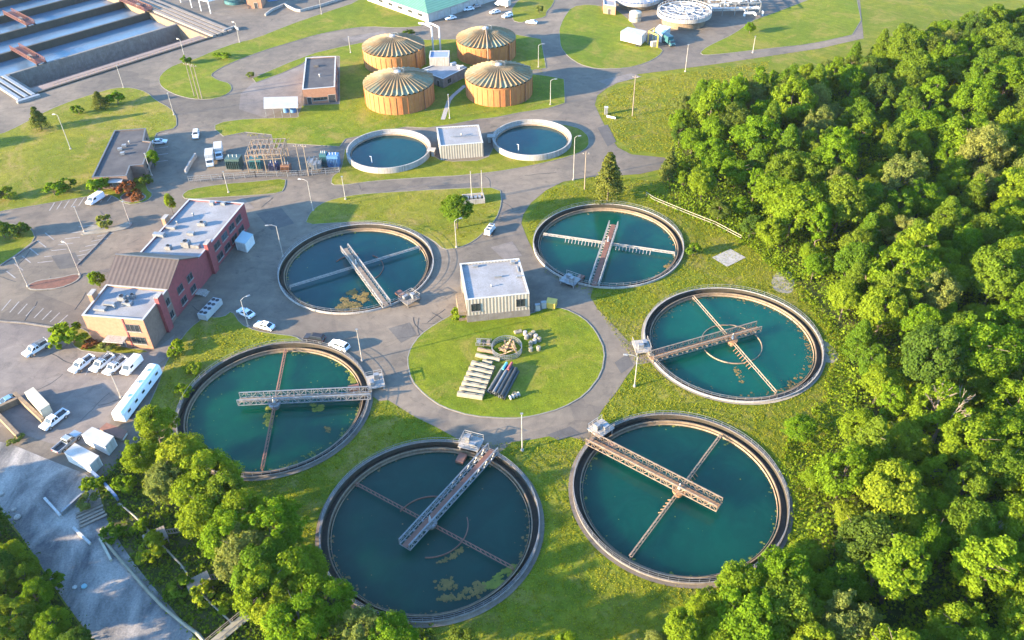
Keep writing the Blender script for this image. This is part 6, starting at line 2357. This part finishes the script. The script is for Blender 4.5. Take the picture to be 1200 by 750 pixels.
def crown_mesh(name, seed, mat, rx=4.0, rz=4.2, zc=6.5, clumps=46, per=80, leaf=0.30, shape='round', ragged=0.42):
    rs = np.random.RandomState(seed)
    P, N, V = [], [], []
    # a few big lobes make the outline uneven
    lobes = unit(rs.normal(size=(7, 3)))
    amp = rs.uniform(-ragged, ragged, 7)
    for k in range(clumps):
        d = unit(rs.normal(size=3))
        d[2] = abs(d[2]) * 0.95 - 0.32 if rs.rand() < 0.85 else d[2]
        d = unit(d)
        bump = 1 + sum(a * max(0, float(d @ l)) ** 3 for a, l in zip(amp, lobes))
        f = rs.uniform(0.60, 1.0) ** 0.6 * bump
        if shape == 'cone':
            h = rs.rand() ** 0.8
            rr_ = rx * (1 - h) ** 0.8 * rs.uniform(0.6, 1.0) + 0.15
            a = rs.uniform(0, 6.283)
            c = np.array([rr_ * math.cos(a), rr_ * math.sin(a), zc - rz + 2 * rz * h])
            rc = 0.16 * rx + 0.30 * rx * (1 - h)
        else:
            c = np.array([rx * f * d[0] * 0.80, rx * f * d[1] * 0.80, zc + rz * f * d[2] * 0.82])
            rc = rx * rs.choice((0.13, 0.17, 0.22, 0.28, 0.34))
            if rs.rand() < 0.28:
                # sprays that stand clear of the crown
                c = c + d * rx * rs.uniform(0.10, 0.28)
                rc = rx * rs.uniform(0.09, 0.16)
        m = int(per * rs.uniform(0.8, 1.2) * (1.0 if shape == 'cone' else min(1.5, max(0.35, (rc / (0.24 * rx)) ** 1.6))))
        u = unit(rs.normal(size=(m, 3)))
        u[:, 2] = np.where(rs.rand(m) < 0.75, np.abs(u[:, 2]), u[:, 2])
        r_ = rc * rs.uniform(0.55, 1.08, (m, 1))
        flat = np.array([1.0, 1.0, rs.uniform(0.7, 1.25) if shape != 'cone' else 0.45])
        p = c + u * r_ * flat
        out = unit(p - np.array([0, 0, zc - rz * 0.6]))
        nn_ = unit(u * 0.7 + out * 0.5 + rs.normal(size=(m, 3)) * 0.45)
        P.append(p)
        N.append(nn_)
        cv = rs.rand()
        V.append(np.stack([np.clip(0.55 * cv + 0.45 * rs.rand(m), 0, 1), rs.rand(m)], axis=1))
    P, N, V = np.concatenate(P), np.concatenate(N), np.concatenate(V)
    size = leaf * rs.uniform(0.55, 1.25, len(P))
    return quads_mesh(name, leaf_cloud(P, N, size, V, rs), mat, V)


def trunk_mesh(name, seed, h, r_, spread, mat):
    rs = random.Random(seed)
    mb = MB()
    pts = [Vector((0, 0, -0.1))]
    for k in range(4):
        pts.append(Vector((rs.uniform(-0.25, 0.25) * (k + 1) * 0.4, rs.uniform(-0.25, 0.25) * (k + 1) * 0.4, h * (k + 1) / 4)))
    for k in range(4):
        mb.tube(pts[k], pts[k + 1], r_ * (1 - 0.19 * k), r_ * (1 - 0.19 * (k + 1)), n=7, cap=False)
    for k in range(8):
        b = pts[1 + k % 3].lerp(pts[2 + k % 3], rs.random())
        a = rs.uniform(0, 6.28)
        l = spread * rs.uniform(0.5, 0.85)
        m = b + Vector((math.cos(a) * l * 0.5, math.sin(a) * l * 0.5, l * 0.35))
        e = b + Vector((math.cos(a) * l, math.sin(a) * l, l * rs.uniform(0.5, 0.95)))
        mb.tube(b, m, r_ * 0.42, r_ * 0.28, n=5, cap=False)
        mb.tube(m, e, r_ * 0.28, r_ * 0.09, n=5, cap=False)
    me = bpy.data.meshes.new(name)
    me.from_pydata(mb.v, [], mb.f)
    me.materials.append(mat)
    me.polygons.foreach_set('use_smooth', [True] * len(me.polygons))
    me.update()
    return me


KINDS = {}
for kind, mat, n, kw in (('bright', LEAF_BRIGHT, 6, dict(rx=4.4, rz=4.7, zc=6.4, clumps=104, per=190, leaf=0.185)),
                         ('mid', LEAF_MID, 5, dict(rx=4.3, rz=5.2, zc=6.9, clumps=108, per=190, leaf=0.185)),
                         ('dark', LEAF_DARK, 3, dict(rx=4.3, rz=5.0, zc=6.6, clumps=100, per=190, leaf=0.19)),
                         ('olive', LEAF_OLIVE, 3, dict(rx=4.5, rz=4.6, zc=6.2, clumps=108, per=190, leaf=0.175)),
                         ('yellow', LEAF_YELLOW, 3, dict(rx=4.1, rz=4.5, zc=5.9, clumps=100, per=190, leaf=0.18)),
                         ('slim', LEAF_BRIGHT, 3, dict(rx=2.8, rz=5.4, zc=6.9, clumps=86, per=170, leaf=0.18)),
                         ('pointed', LEAF_MID, 3, dict(rx=3.8, rz=5.6, zc=6.7, clumps=190, per=88, leaf=0.185, shape='cone'))):
    KINDS[kind] = [(crown_mesh('crown', 100 + hash_, mat, **kw), trunk_mesh('trunk', 200 + hash_, kw['zc'] + kw['rz'] * 0.4, 0.28, kw['rx'], BARK))
                   for hash_ in [sum(map(ord, kind)) + 17 * i for i in range(n)]]
SHRUB = {}
for kind, mat in (('bright', LEAF_BRIGHT), ('mid', LEAF_MID), ('yellow', LEAF_YELLOW), ('olive', LEAF_OLIVE), ('russet', LEAF_RUSSET), ('dark', LEAF_DARK)):
    SHRUB[kind] = [(crown_mesh('foliage', 300 + 7 * i + len(kind), mat, rx=1.5, rz=1.25, zc=1.15, clumps=26, per=46, leaf=0.19), trunk_mesh('stem', 400 + i, 1.4, 0.09, 1.2, BARK)) for i in range(2)]
SPRUCE = [(crown_mesh('crown', 501 + i, LEAF_NEEDLE, rx=3.6, rz=6.4, zc=7.4, clumps=150, per=46, leaf=0.26, shape='cone'), trunk_mesh('trunk', 505 + i, 12.5, 0.26, 1.6, BARK)) for i in range(2)]


def plant(name, label, cat, xy, meshes, scale, group=None, rz=None, part_names=('trunk', 'crown')):
    crown, trunk = meshes
    t = thing(name, label, cat, (xy[0], xy[1], 0), rng.uniform(0, 6.28) if rz is None else rz, group)
    t.scale = scale if hasattr(scale, '__len__') else (scale, scale, scale)
    a = bpy.data.objects.new(part_names[0], trunk)
    C.objects.link(a)
    a.parent = t
    b = bpy.data.objects.new(part_names[1], crown)
    C.objects.link(b)
    b.parent = t
    return t


def tree(label, px, py, kind, s, group=None, i=None, z=0):
    p = S(px, py)
    ms = KINDS[kind]
    return plant('broadleaf_tree', label, 'tree', p, ms[(i if i is not None else rng.randrange(len(ms))) % len(ms)], s, group)


def shrub(label, px, py, kind, s, group=None):
    p = S(px, py)
    return plant('shrub', label, 'shrub', p, SHRUB[kind][rng.randrange(2)], s, group, part_names=('stem', 'foliage'))


def conifer(label, px, py, s, group=None):
    p = S(px, py)
    return plant('spruce_tree', label, 'tree', p, SPRUCE[rng.randrange(2)], s, group)


# single trees and shrubs one can point to
conifer('tall lone spruce on the verge behind the blue-green clarifier', 712, 234, (1.1, 1.1, 1.0))
conifer('dark conifer at the tip of the woodland where the fence begins', 783, 210, (0.75, 0.75, 0.62))
tree('bushy round tree alone on the dry lawn near the mast pad', 536, 268, 'mid', (0.92, 0.92, 0.80), i=1)
conifer('conifer on the big lawn nearest the basin road', 49, 152, (0.78, 0.78, 0.55))
conifer('conifer in the pair beside the road light pole, bigger one', 119, 127, (0.7, 0.7, 0.42))
shrub('rounded bush in the clump beside the road light pole', 139, 122, 'bright', (2.2, 2.2, 1.9))
shrub('small bush on the big lawn between the conifer and the clump', 93, 134, 'mid', 1.4)
shrub('bush in front of the dark roofed building, bright green', 116, 226, 'bright', (2.3, 2.3, 2.2))
tree('small round tree between the dark roofed building and the shaded lot', 182, 196, 'bright', (0.45, 0.45, 0.5), i=2)
shrub('green bush on the lawn edge, larger of the pair', 65, 229, 'bright', (2.3, 2.1, 1.6))
shrub('green bush on the lawn edge, smaller of the pair', 80, 222, 'mid', (1.7, 1.7, 1.4))
shrub('low bush near the frame edge of the big lawn', 8, 233, 'mid', (2.2, 1.8, 1.4))
shrub('russet shrub in the bed in front of the dark roofed building', 150, 226, 'russet', (2.0, 2.0, 1.6))
shrub('orange brown shrub low in the same bed', 160, 233, 'russet', (2.4, 1.4, 0.7))
shrub('green shrub at the parking edge of the dark roofed building', 172, 217, 'dark', (1.6, 1.6, 1.4))
tree('dark bushy tree at the frame edge beside the upper car park', 6, 279, 'mid', (0.6, 0.6, 0.42), i=0)
shrub('dark bush beside the tree at the upper car park', 24, 277, 'dark', (2.0, 2.0, 1.8))
shrub('shrub on the kerbed parking island', 125, 267, 'olive', (2.0, 1.7, 1.6))
tree('upright yellow-green tree at the back corner of the offices', 203, 251, 'yellow', (0.38, 0.38, 0.62), i=1)
tree('small round bright tree by the gable of the offices', 117, 337, 'bright', (0.40, 0.40, 0.38), i=3)
shrub('large round bush in front of the tan wall of the offices', 87, 402, 'bright', (2.7, 2.7, 2.4))
shrub('low brown shrub by the office entrance', 112, 404, 'russet', (1.7, 1.1, 0.8))
shrub('pale shrub by the office entrance', 127, 410, 'olive', (1.5, 1.3, 0.9))
shrub('low bush on the dry lawn between the offices and the green clarifier', 206, 414, 'bright', (1.9, 1.5, 1.0))
shrub('tufty bush at the rim of the green clarifier', 228, 434, 'yellow', (1.6, 1.3, 0.8))
shrub('tufty bush lower along the rim of the green clarifier', 214, 462, 'yellow', (1.3, 1.5, 0.8))
shrub('shrub on the teardrop lawn beside the basin light pole', 219, 75, 'mid', (1.5, 1.5, 1.3))
shrub('long low bush on the grass strip above the loop road', 262, 69, 'bright', (2.6, 1.7, 1.0))
shrub('small bush in the middle of the loop road paving', 294, 91, 'olive', (1.3, 1.3, 0.9))
shrub('little bush at the corner wall of the workshop lawn', 478, 41, 'dark', (2.2, 1.4, 0.9))
shrub('bush on the little lawn at the road junction', 632, 16, 'olive', (1.5, 1.5, 1.6))
shrub('bush against the rim of the blue-green clarifier', 812, 299, 'mid', (1.2, 1.4, 1.5))
shrub('low bush on the bright lawn near the woodland', 832, 106, 'olive', (2.6, 2.0, 1.4))
tree('round tree at the top corner of the woodland', 904, 106, 'dark', (0.62, 0.62, 0.52), i=1)
tree('small tree on the lawn under the filter tank road', 878, 40, 'bright', (0.5, 0.5, 0.4), i=1)
shrub('clipped bush at the corner of the pump house', 541, 371, 'yellow', (1.5, 1.5, 1.0))

# yard trees at the bottom left
GYT = 'row of yard trees above the dirt road'
for k, (px, py, kind, s, lab) in enumerate((
        (186, 522, 'yellow', (0.85, 0.85, 0.86), 'rounded yellow-green tree at the end of the long trailer'),
        (168, 555, 'bright', (0.62, 0.62, 0.66), 'smaller bright tree between the white boxes and the rim'),
        (212, 565, 'yellow', (1.05, 1.05, 1.0), 'broad yellow-green tree hanging over the green clarifier rim'),
        (190, 590, 'olive', (0.85, 0.85, 0.9), 'olive tree above the first timber platform'),
        (243, 590, 'bright', (1.0, 1.0, 0.95), 'leafy tree below the green clarifier, dense and bright'),
        (236, 628, 'yellow', (0.95, 0.95, 0.95), 'yellow-green tree between the two timber platforms'),
        (277, 632, 'yellow', (1.0, 1.0, 1.0), 'wide yellow-green tree in the middle of the yard row'),
        (314, 655, 'bright', (0.95, 0.95, 1.0), 'bright tree beside the shaded lawn gap'),
        (283, 680, 'olive', (0.95, 0.95, 1.0), 'olive tree above the slanting footbridge'),
        (335, 702, 'yellow', (1.0, 1.0, 1.05), 'tall yellow-green tree next to the dark clarifier'),
        (305, 722, 'bright', (0.85, 0.85, 0.9), 'bright tree over the end of the footbridge'),
        (378, 728, 'bright', (0.8, 0.8, 0.85), 'bright tree under the lower rim of the dark clarifier'),
        (345, 755, 'bright', (0.9, 0.9, 0.95), 'tree cut by the frame below the yard row'),
        (415, 757, 'olive', (0.75, 0.75, 0.7), 'pale olive tree just under the dark clarifier'),
        (452, 765, 'bright', (0.75, 0.75, 0.7), 'bright low tree cut by the frame under the dark clarifier'),
        (222, 606, 'bright', (0.8, 0.8, 0.85), 'bright tree filling the belt behind the olive one'),
        (262, 612, 'mid', (0.8, 0.8, 0.9), 'mid green tree at the inner side of the belt by the green clarifier'),
        (262, 655, 'bright', (0.9, 0.9, 0.95), 'bright tree just above the second timber platform'),
        (300, 698, 'mid', (0.9, 0.9, 0.95), 'mid green tree between the olive tree and the footbridge end'),
        (352, 690, 'bright', (0.7, 0.7, 0.75), 'small bright tree at the shaded gap beside the dark clarifier'),
        (322, 745, 'yellow', (0.85, 0.85, 0.9), 'yellow-green tree cut by the frame beside the footbridge'))):
    px += 14 if py > 560 else 4
    s3 = s if hasattr(s, '__len__') else (s, s, s)
    tree(lab, px, py, kind, (s3[0] * 1.12, s3[1] * 1.12, s3[2] * 1.05), GYT)
for px, py, kind, s, lab in ((905, 700, 'bright', (1.0, 1.0, 0.9), 'bright tree overhanging the lower rim of the dark teal clarifier'), (868, 712, 'bright', (0.95, 0.95, 0.85), 'bright tree just below the rim of the dark teal clarifier'), (872, 752, 'bright', (1.1, 1.1, 1.0), 'broad bright tree at the lower frame edge below the dark teal clarifier'), (838, 768, 'yellow', (0.8, 0.8, 0.8), 'yellow-green tree at the tip of the woodland by the grass gap'),
                             (938, 668, 'yellow', (0.8, 0.8, 0.65), 'low yellow-green tree beside the dark teal clarifier rim'), (920, 745, 'mid', (1.05, 1.05, 1.0), 'mid green tree behind the bright overhanging ones'), (948, 575, 'yellow', (0.6, 0.6, 0.5), 'young yellow-green tree in the weeds beside the dark teal clarifier'), (932, 515, 'bright', (0.7, 0.7, 0.5), 'young bright tree in the weeds between the two right hand tanks'.replace('two right hand tanks', 'dark teal and turquoise clarifiers'))):
    tree(lab, px, py, kind, s, 'trees along the clarifier edge of the woodland')
GBT = 'small trees at the lower frame edge'
for px, py, kind, s, lab in ((665, 775, 'yellow', 0.6, 'small yellow-green treetop at the frame edge below the grass gap'), (719, 778, 'yellow', 0.5, 'smaller yellow-green treetop further along the grass gap'), (796, 768, 'bright', (0.62, 0.62, 0.95), 'slim bright treetop before the woodland corner'), (768, 775, 'olive', 0.55, 'pale treetop beside the slim bright one'), (545, 785, 'dark', 0.7, 'dark treetop cut by the frame under the dark clarifier')):
    tree(lab, px, py, kind, s, GBT)
# corner trees by the dirt road
GCT = 'trees in the corner beyond the dirt road'
for px, py, kind, s, lab in ((22, 668, 'yellow', 0.62, 'pale leafy tree at the corner verge'), (38, 690, 'mid', 0.58, 'green tree behind the pale one at the corner verge'), (8, 690, 'dark', 0.75, 'dark tree at the frame edge beyond the dirt road'), (52, 716, 'bright', 0.55, 'round bright tree close to the dirt road'),
                             (72, 748, 'bright', 0.6, 'rounded bright tree lowest along the dirt road'), (30, 745, 'mid', 0.7, 'mid green tree in the lower corner'), (2, 628, 'dark', 0.6, 'dark tree beside the dumped sacks'), (100, 770, 'dark', 0.6, 'dark tree cut by the lower frame at the dirt road')):
    tree(lab, px, py, kind, s, GCT)
for px, py, kind, s, lab in ((109, 572, 'yellow', (1.6, 1.4, 1.2), 'yellow bush at the blue barrier wall'), (150, 575, 'bright', (1.6, 1.6, 1.3), 'green bush behind the blue barrier wall'), (105, 592, 'olive', (1.4, 1.4, 1.0), 'olive bush above the plank pile'), (178, 652, 'yellow', (2.2, 2.0, 1.5), 'yellow bush below the first timber platform'),
                             (244, 703, 'yellow', (1.6, 1.6, 1.4), 'yellow bush at the foot of the second timber platform'), (165, 622, 'bright', (1.2, 1.2, 1.0), 'small bush beside the first timber platform'), (262, 712, 'yellow', (1.5, 1.2, 1.0), 'low bush by the footbridge end'), (136, 628, 'mid', (1.6, 1.4, 0.9), 'bush at the bend of the pale pipeline'),
                             (214, 690, 'mid', (1.6, 1.6, 1.0), 'dark green bush between the pipelines'), (20, 518, 'olive', (1.3, 0.8, 0.6), 'dry tuft at the end of the bin wall'), (60, 690, 'mid', (1.6, 1.6, 1.2), 'bush on the stony verge of the dirt road')):
    shrub(lab, px, py, kind, s)

# trees standing outside the frame whose shade falls across the yard and the dirt road
GOUT = 'shade trees past the edge of the yard'
shade = [(-113 - 8 * j + 3 * max(0, i - 1), 92 - 6.5 * i - 4 * j, 0.95) for i in range(8) for j in range(3)]
shade += [(-175, 148, 1.1), (-168, 158, 1.1), (-176, 166, 1.2), (-182, 176, 1.0), (-190, 190, 1.0), (-200, 205, 1.1), (-196, 222, 1.1)]
for x, y, s in shade:
    plant('broadleaf_tree', 'leafy tree standing past the frame edge beside the yard', 'tree', (x, y), KINDS['mid'][rng.randrange(5)], s, GOUT)

# ------------------------------------------------------------------ the woodland
# dead and bare trees
def bare_tree(label, px, py, h, seed, spread):
    p = S(px, py)
    rs = random.Random(seed)
    mb = MB()

    def grow(a, d, l, r_, depth):
        b = a + d * l
        mb.tube(a, b, r_, r_ * 0.62, n=6, cap=False)
        if depth == 0:
            return
        for _ in range(3):
            nd = (d + Vector((rs.uniform(-1, 1), rs.uniform(-1, 1), rs.uniform(-0.2, 0.5))) * spread).normalized()
            grow(a.lerp(b, rs.uniform(0.6, 1.0)), nd, l * rs.uniform(0.55, 0.75), r_ * 0.55, depth - 1)

    trunk = MB()
    t = thing('bare_tree', label, 'dead tree', (p.x, p.y, 0), 0, 'bare trees in the woodland')
    for k in range(3):
        a = 2.1 * k + rs.random()
        grow(Vector((0, 0, h * 0.28)), Vector((math.cos(a) * 0.45, math.sin(a) * 0.45, 1)).normalized(), h * 0.34, 0.22, 3)
    trunk.tube((0, 0, -0.1), (0, 0, h * 0.3), 0.36, 0.26, n=8)
    trunk.build('trunk', BARK_PALE, t)
    mb.build('branches_bare', BARK_PALE, t)


bare_tree('pale bare tree with upright limbs in the woodland', 1092, 520, 14, 1, 0.5)
bare_tree('brown bare tree among olive crowns deep in the woodland', 1140, 640, 9, 2, 0.8)
bare_tree('low bare tangle of twigs beside the brown bare tree', 1172, 655, 7, 3, 0.9)
bare_tree('bare forked tree under a bright crown low in the woodland', 1018, 690, 8, 4, 0.6)
bare_tree('thin bare tree near the upper rim of the woodland', 915, 190, 10, 5, 0.5)
bare_tree('grey bare tree in the shrubby upper woodland', 1012, 335, 9, 6, 0.5)
bare_tree('low grey bare limbs at the far side of the woodland', 1178, 285, 8, 7, 0.8)

edge = FOREST
x0, x1, y0, y1 = bbox(edge)
pts = []
rf2 = random.Random(99)
tries = 0
CC = (math.cos(PITCH), math.sin(PITCH))


def to_px(x, y, z=0):
    dz = z - CAM_H
    d = y * CC[0] - dz * CC[1]
    v = y * CC[1] + dz * CC[0]
    a, b = FOC * x / d, -FOC * v / d
    return 600 + cr * a - sr * b, 375 + sr * a + cr * b


cand = []
while tries < 26000:
    tries += 1
    p = Vector((rf2.uniform(20, 215), rf2.uniform(48, 372)))
    if not inside(p, edge):
        continue
    u, v = to_px(p.x, p.y, 6)
    if u > 1265 or v > 830 or v < -30:
        continue
    # spacing grows away from the edge and with distance
    sp = 5.9 if p.y < 170 else 6.9
    sc = rf2.choice((0.75, 0.88, 0.98, 1.05, 1.18, 1.35))
    if any((p - q).length < sp * (0.55 + 0.45 * (sc + qs) / 2) for q, qs in cand):
        continue
    if any((p - c).length < T_R + 5.5 for c in TANKS) or any((p - S(*q)).length < 5 for q in ((905, 700), (868, 712), (872, 752), (838, 768), (938, 668), (920, 745))):
        continue
    cand.append((p, sc))
cand.sort(key=lambda t: t[0].x ** 2 + t[0].y ** 2)
ZN = [('low in the woodland, beyond the dark teal clarifier', lambda u, v: v > 560), ('in the middle woodland, level with the turquoise clarifier', lambda u, v: 330 < v <= 560), ('high in the woodland, behind the pale fence', lambda u, v: v <= 330)]
KL = {'bright': 'bright green broadleaf tree', 'mid': 'mid green broadleaf tree', 'dark': 'dark green broadleaf tree', 'olive': 'greyish olive broadleaf tree', 'yellow': 'yellow-green broadleaf tree', 'slim': 'slim upright bright tree', 'pointed': 'pointed mid green tree'}
NAMED = {'bright': 'bright_broadleaf_tree', 'mid': 'broadleaf_tree', 'dark': 'dark_broadleaf_tree', 'olive': 'olive_broadleaf_tree', 'yellow': 'yellow_broadleaf_tree', 'slim': 'slim_tree', 'pointed': 'pointed_tree'}
far_mass = []
for k, (p, sc) in enumerate(cand):
    u, v = to_px(p.x, p.y, 5)
    kind = rf2.choices(('bright', 'mid', 'dark', 'olive', 'yellow', 'slim', 'pointed'), (32, 19, 9, 9, 10, 9, 12))[0]
    if v < 200 and kind == 'yellow':
        kind = 'mid'
    h = sc * rf2.uniform(0.92, 1.12)
    # young growth along the edge
    dmin = min((p - (edge[i] + (edge[(i + 1) % len(edge)] - edge[i]) * max(0, min(1, (p - edge[i]).dot(edge[(i + 1) % len(edge)] - edge[i]) / max(1e-6, (edge[(i + 1) % len(edge)] - edge[i]).length_squared))))).length for i in range(len(edge)))
    if dmin < 7 and u < 1010:
        sc *= 0.72
        h *= 0.68
        if rf2.random() < 0.45:
            kind = rf2.choice(('yellow', 'bright'))
    if k >= 285:
        far_mass.append((p, kind, sc, h))
        continue
    land = 'bright lawn' if v < 190 else 'pale fence' if v < 330 else 'turquoise clarifier' if v < 480 else 'dark teal clarifier' if v < 620 else 'lower frame edge'
    place = f'at the wood edge by the {land}' if dmin < 10 else f'a few crowns in from the {land}' if dmin < 32 else f'deep in the wood, level with the {land}'
    size = 'small ' if sc < 0.85 else 'broad ' if sc > 1.1 else ''
    lab = f'{size}{KL[kind]} {place}'
    ms = KINDS[kind]
    t = plant(NAMED[kind], lab, 'tree', p, ms[rf2.randrange(len(ms))], (sc * rf2.uniform(0.85, 1.15), sc * rf2.uniform(0.85, 1.15), h), f'{KL[kind]}s of the woodland')
print('forest trees', len(cand), 'far', len(far_mass))
for kind_all in (far_mass,):
    if not kind_all:
        break
    allv, allc = [], []
    for p, kind, sc, h in kind_all:
        me = KINDS[kind][rf2.randrange(len(KINDS[kind]))][0]
        n = len(me.vertices)
        v = np.empty(n * 3, dtype=np.float32)
        me.vertices.foreach_get('co', v)
        v = v.reshape(-1, 3)
        a = rf2.uniform(0, 6.28)
        rot = np.array([[math.cos(a), -math.sin(a), 0], [math.sin(a), math.cos(a), 0], [0, 0, 1]])
        allv.append((v @ rot.T) * np.array([sc, sc, h]) + np.array([p.x, p.y, 0]))
        c = np.empty(n * 4, dtype=np.float32)
        me.color_attributes['leafvar'].data.foreach_get('color', c)
        allc.append(c.reshape(-1, 4, 4)[:, 0, :2])
    o = bpy.data.objects.new('far_woodland', quads_mesh('far_woodland', np.concatenate(allv), LEAF_MID, np.concatenate(allc)))
    C.objects.link(o)
    tag(o, 'far woodland that reads as one mass', 'woodland', kind='stuff')


def scatter(name, label, poly, n, size, zmax, mat, seed, avoid_tanks=True, tuft=9):
    """Ground cover: small tufts of leaf blades over a polygon."""
    rs = np.random.RandomState(seed)
    x0, x1, y0, y1 = bbox(poly)
    P, N, V = [], [], []
    k = 0
    while k < n:
        x, y = rs.uniform(x0, x1), rs.uniform(y0, y1)
        if not inside((x, y), poly):
            continue
        if avoid_tanks and any((Vector((x, y)) - c).length < T_R + 0.5 for c in TANKS):
            continue
        k += 1
        m = tuft
        hgt = zmax * rs.uniform(0.3, 1.0)
        wd = size * rs.uniform(1.2, 3.2)
        p = np.stack([x + rs.normal(size=m) * wd, y + rs.normal(size=m) * wd, rs.uniform(0.08, 1, m) * hgt], axis=1)
        P.append(p)
        N.append(unit(rs.normal(size=(m, 3)) * 0.8 + np.array([0, 0, 0.8])))
        cv = rs.rand()
        V.append(np.stack([np.clip(0.6 * cv + 0.4 * rs.rand(m), 0, 1), rs.rand(m)], axis=1))
    P, N, V = np.concatenate(P), np.concatenate(N), np.concatenate(V)
    o = bpy.data.objects.new(name, quads_mesh(name, leaf_cloud(P, N, size * rs.uniform(0.5, 1.3, len(P)), V, rs), mat, V))
    C.objects.link(o)
    return tag(o, label, 'undergrowth', kind='stuff')


scatter('undergrowth', 'dense undergrowth between the woodland trees', FOREST, 13000, 0.30, 3.6, LEAF_MID, 1, tuft=12)
scatter('undergrowth', 'bright undergrowth between the woodland trees', FOREST, 12000, 0.28, 4.6, LEAF_BRIGHT, 2, tuft=10)
BRUSH = PL([(925, 330), (960, 350), (990, 400), (1005, 450), (990, 500), (962, 560), (960, 610), (940, 665), (900, 690), (925, 640), (930, 590), (915, 545), (925, 500), (965, 470), (975, 430), (965, 385), (935, 350)])
LAWN_ALL = PL([(430, 730), (385, 690), (360, 640), (300, 600), (270, 560), (430, 470), (470, 478), (545, 522), (640, 515), (690, 512), (706, 480), (745, 428), (700, 362), (690, 345), (640, 320), (615, 262), (640, 224), (700, 206), (790, 215), (850, 270), (940, 330), (990, 400), (970, 500), (940, 600), (880, 690), (800, 760), (500, 790)])
scatter('lawn_tufts', 'short uneven grass tufts on the lawns round the clarifiers', LAWN_ALL, 15000, 0.10, 0.20, LEAF_BLADE, 21, tuft=6)
for k, (lab_, pts_, n_) in enumerate((('big lawn by the dark roofed building', [(0, 165), (40, 145), (110, 114), (160, 108), (200, 135), (178, 165), (110, 226), (0, 242)], 3200), ('digester lawn', [(260, 155), (320, 150), (400, 128), (420, 105), (420, 60), (620, 50), (655, 120), (500, 146), (330, 166)], 3400),
                                      ('bright lawn', [(700, 122), (715, 106), (780, 88), (900, 72), (900, 98), (800, 125), (788, 180), (740, 178), (715, 155)], 3800), ('dry lawn above the deep blue clarifier', [(366, 258), (400, 236), (500, 226), (582, 223), (578, 254), (536, 288), (510, 280), (440, 258)], 2200))):
    scatter('lawn_tufts', 'short uneven grass tufts on the ' + lab_, PL(pts_), n_, 0.12, 0.22, LEAF_BLADE, 31 + k, tuft=6)
scatter('lawn_tufts', 'short uneven grass tufts on the round lawn', PL([(540, 372), (500, 392), (484, 423), (500, 460), (553, 484), (625, 484), (680, 460), (702, 425), (690, 385), (655, 366)]), 2600, 0.10, 0.18, LEAF_BLADE, 22, tuft=6)
scatter('tall_weeds', 'yellow-green tall weeds between the clarifiers and the woodland', BRUSH, 620, 0.2, 0.9, LEAF_YELLOW, 3, tuft=10)
scatter('tall_weeds', 'rough weeds along the pale fence', PL([(757, 222), (800, 243), (850, 262), (900, 290), (940, 325), (925, 332), (880, 292), (840, 268), (790, 248), (760, 234)]), 420, 0.24, 0.9, LEAF_YELLOW, 4)
scatter('scrub', 'low scrub between the pipelines and the yard trees', SCRUB, 1500, 0.26, 0.9, LEAF_MID, 5)
scatter('scrub', 'low scrub in the corner beyond the dirt road', CORNER, 1500, 0.28, 1.2, LEAF_DARK, 6)
scatter('rough_grass', 'rough grass tufts round the green clarifier', PL([(172, 520), (180, 480), (195, 430), (215, 405), (245, 375), (275, 385), (330, 398), (290, 418), (245, 440), (215, 475), (200, 520)]), 700, 0.16, 0.35, LEAF_BLADE, 7, tuft=6)

# ------------------------------------------------------------------ thin haze in the air
hm, hnt = new_mat('haze_air')
pv = hnt.nodes.new('ShaderNodeVolumePrincipled')
pv.inputs['Color'].default_value = (0.86, 0.93, 1.0, 1)
pv.inputs['Density'].default_value = 0.00003
pv.inputs['Anisotropy'].default_value = 0.2
ho = hnt.nodes.new('ShaderNodeOutputMaterial')
hnt.links.new(pv.outputs[0], ho.inputs['Volume'])
hz = MB().hexa([(-460, -220, -12), (460, -220, -12), (460, 640, -12), (-460, 640, -12)], [(-460, -220, 122), (460, -220, 122), (460, 640, 122), (-460, 640, 122)]).build('haze', hm)
tag(hz, kind='stuff')
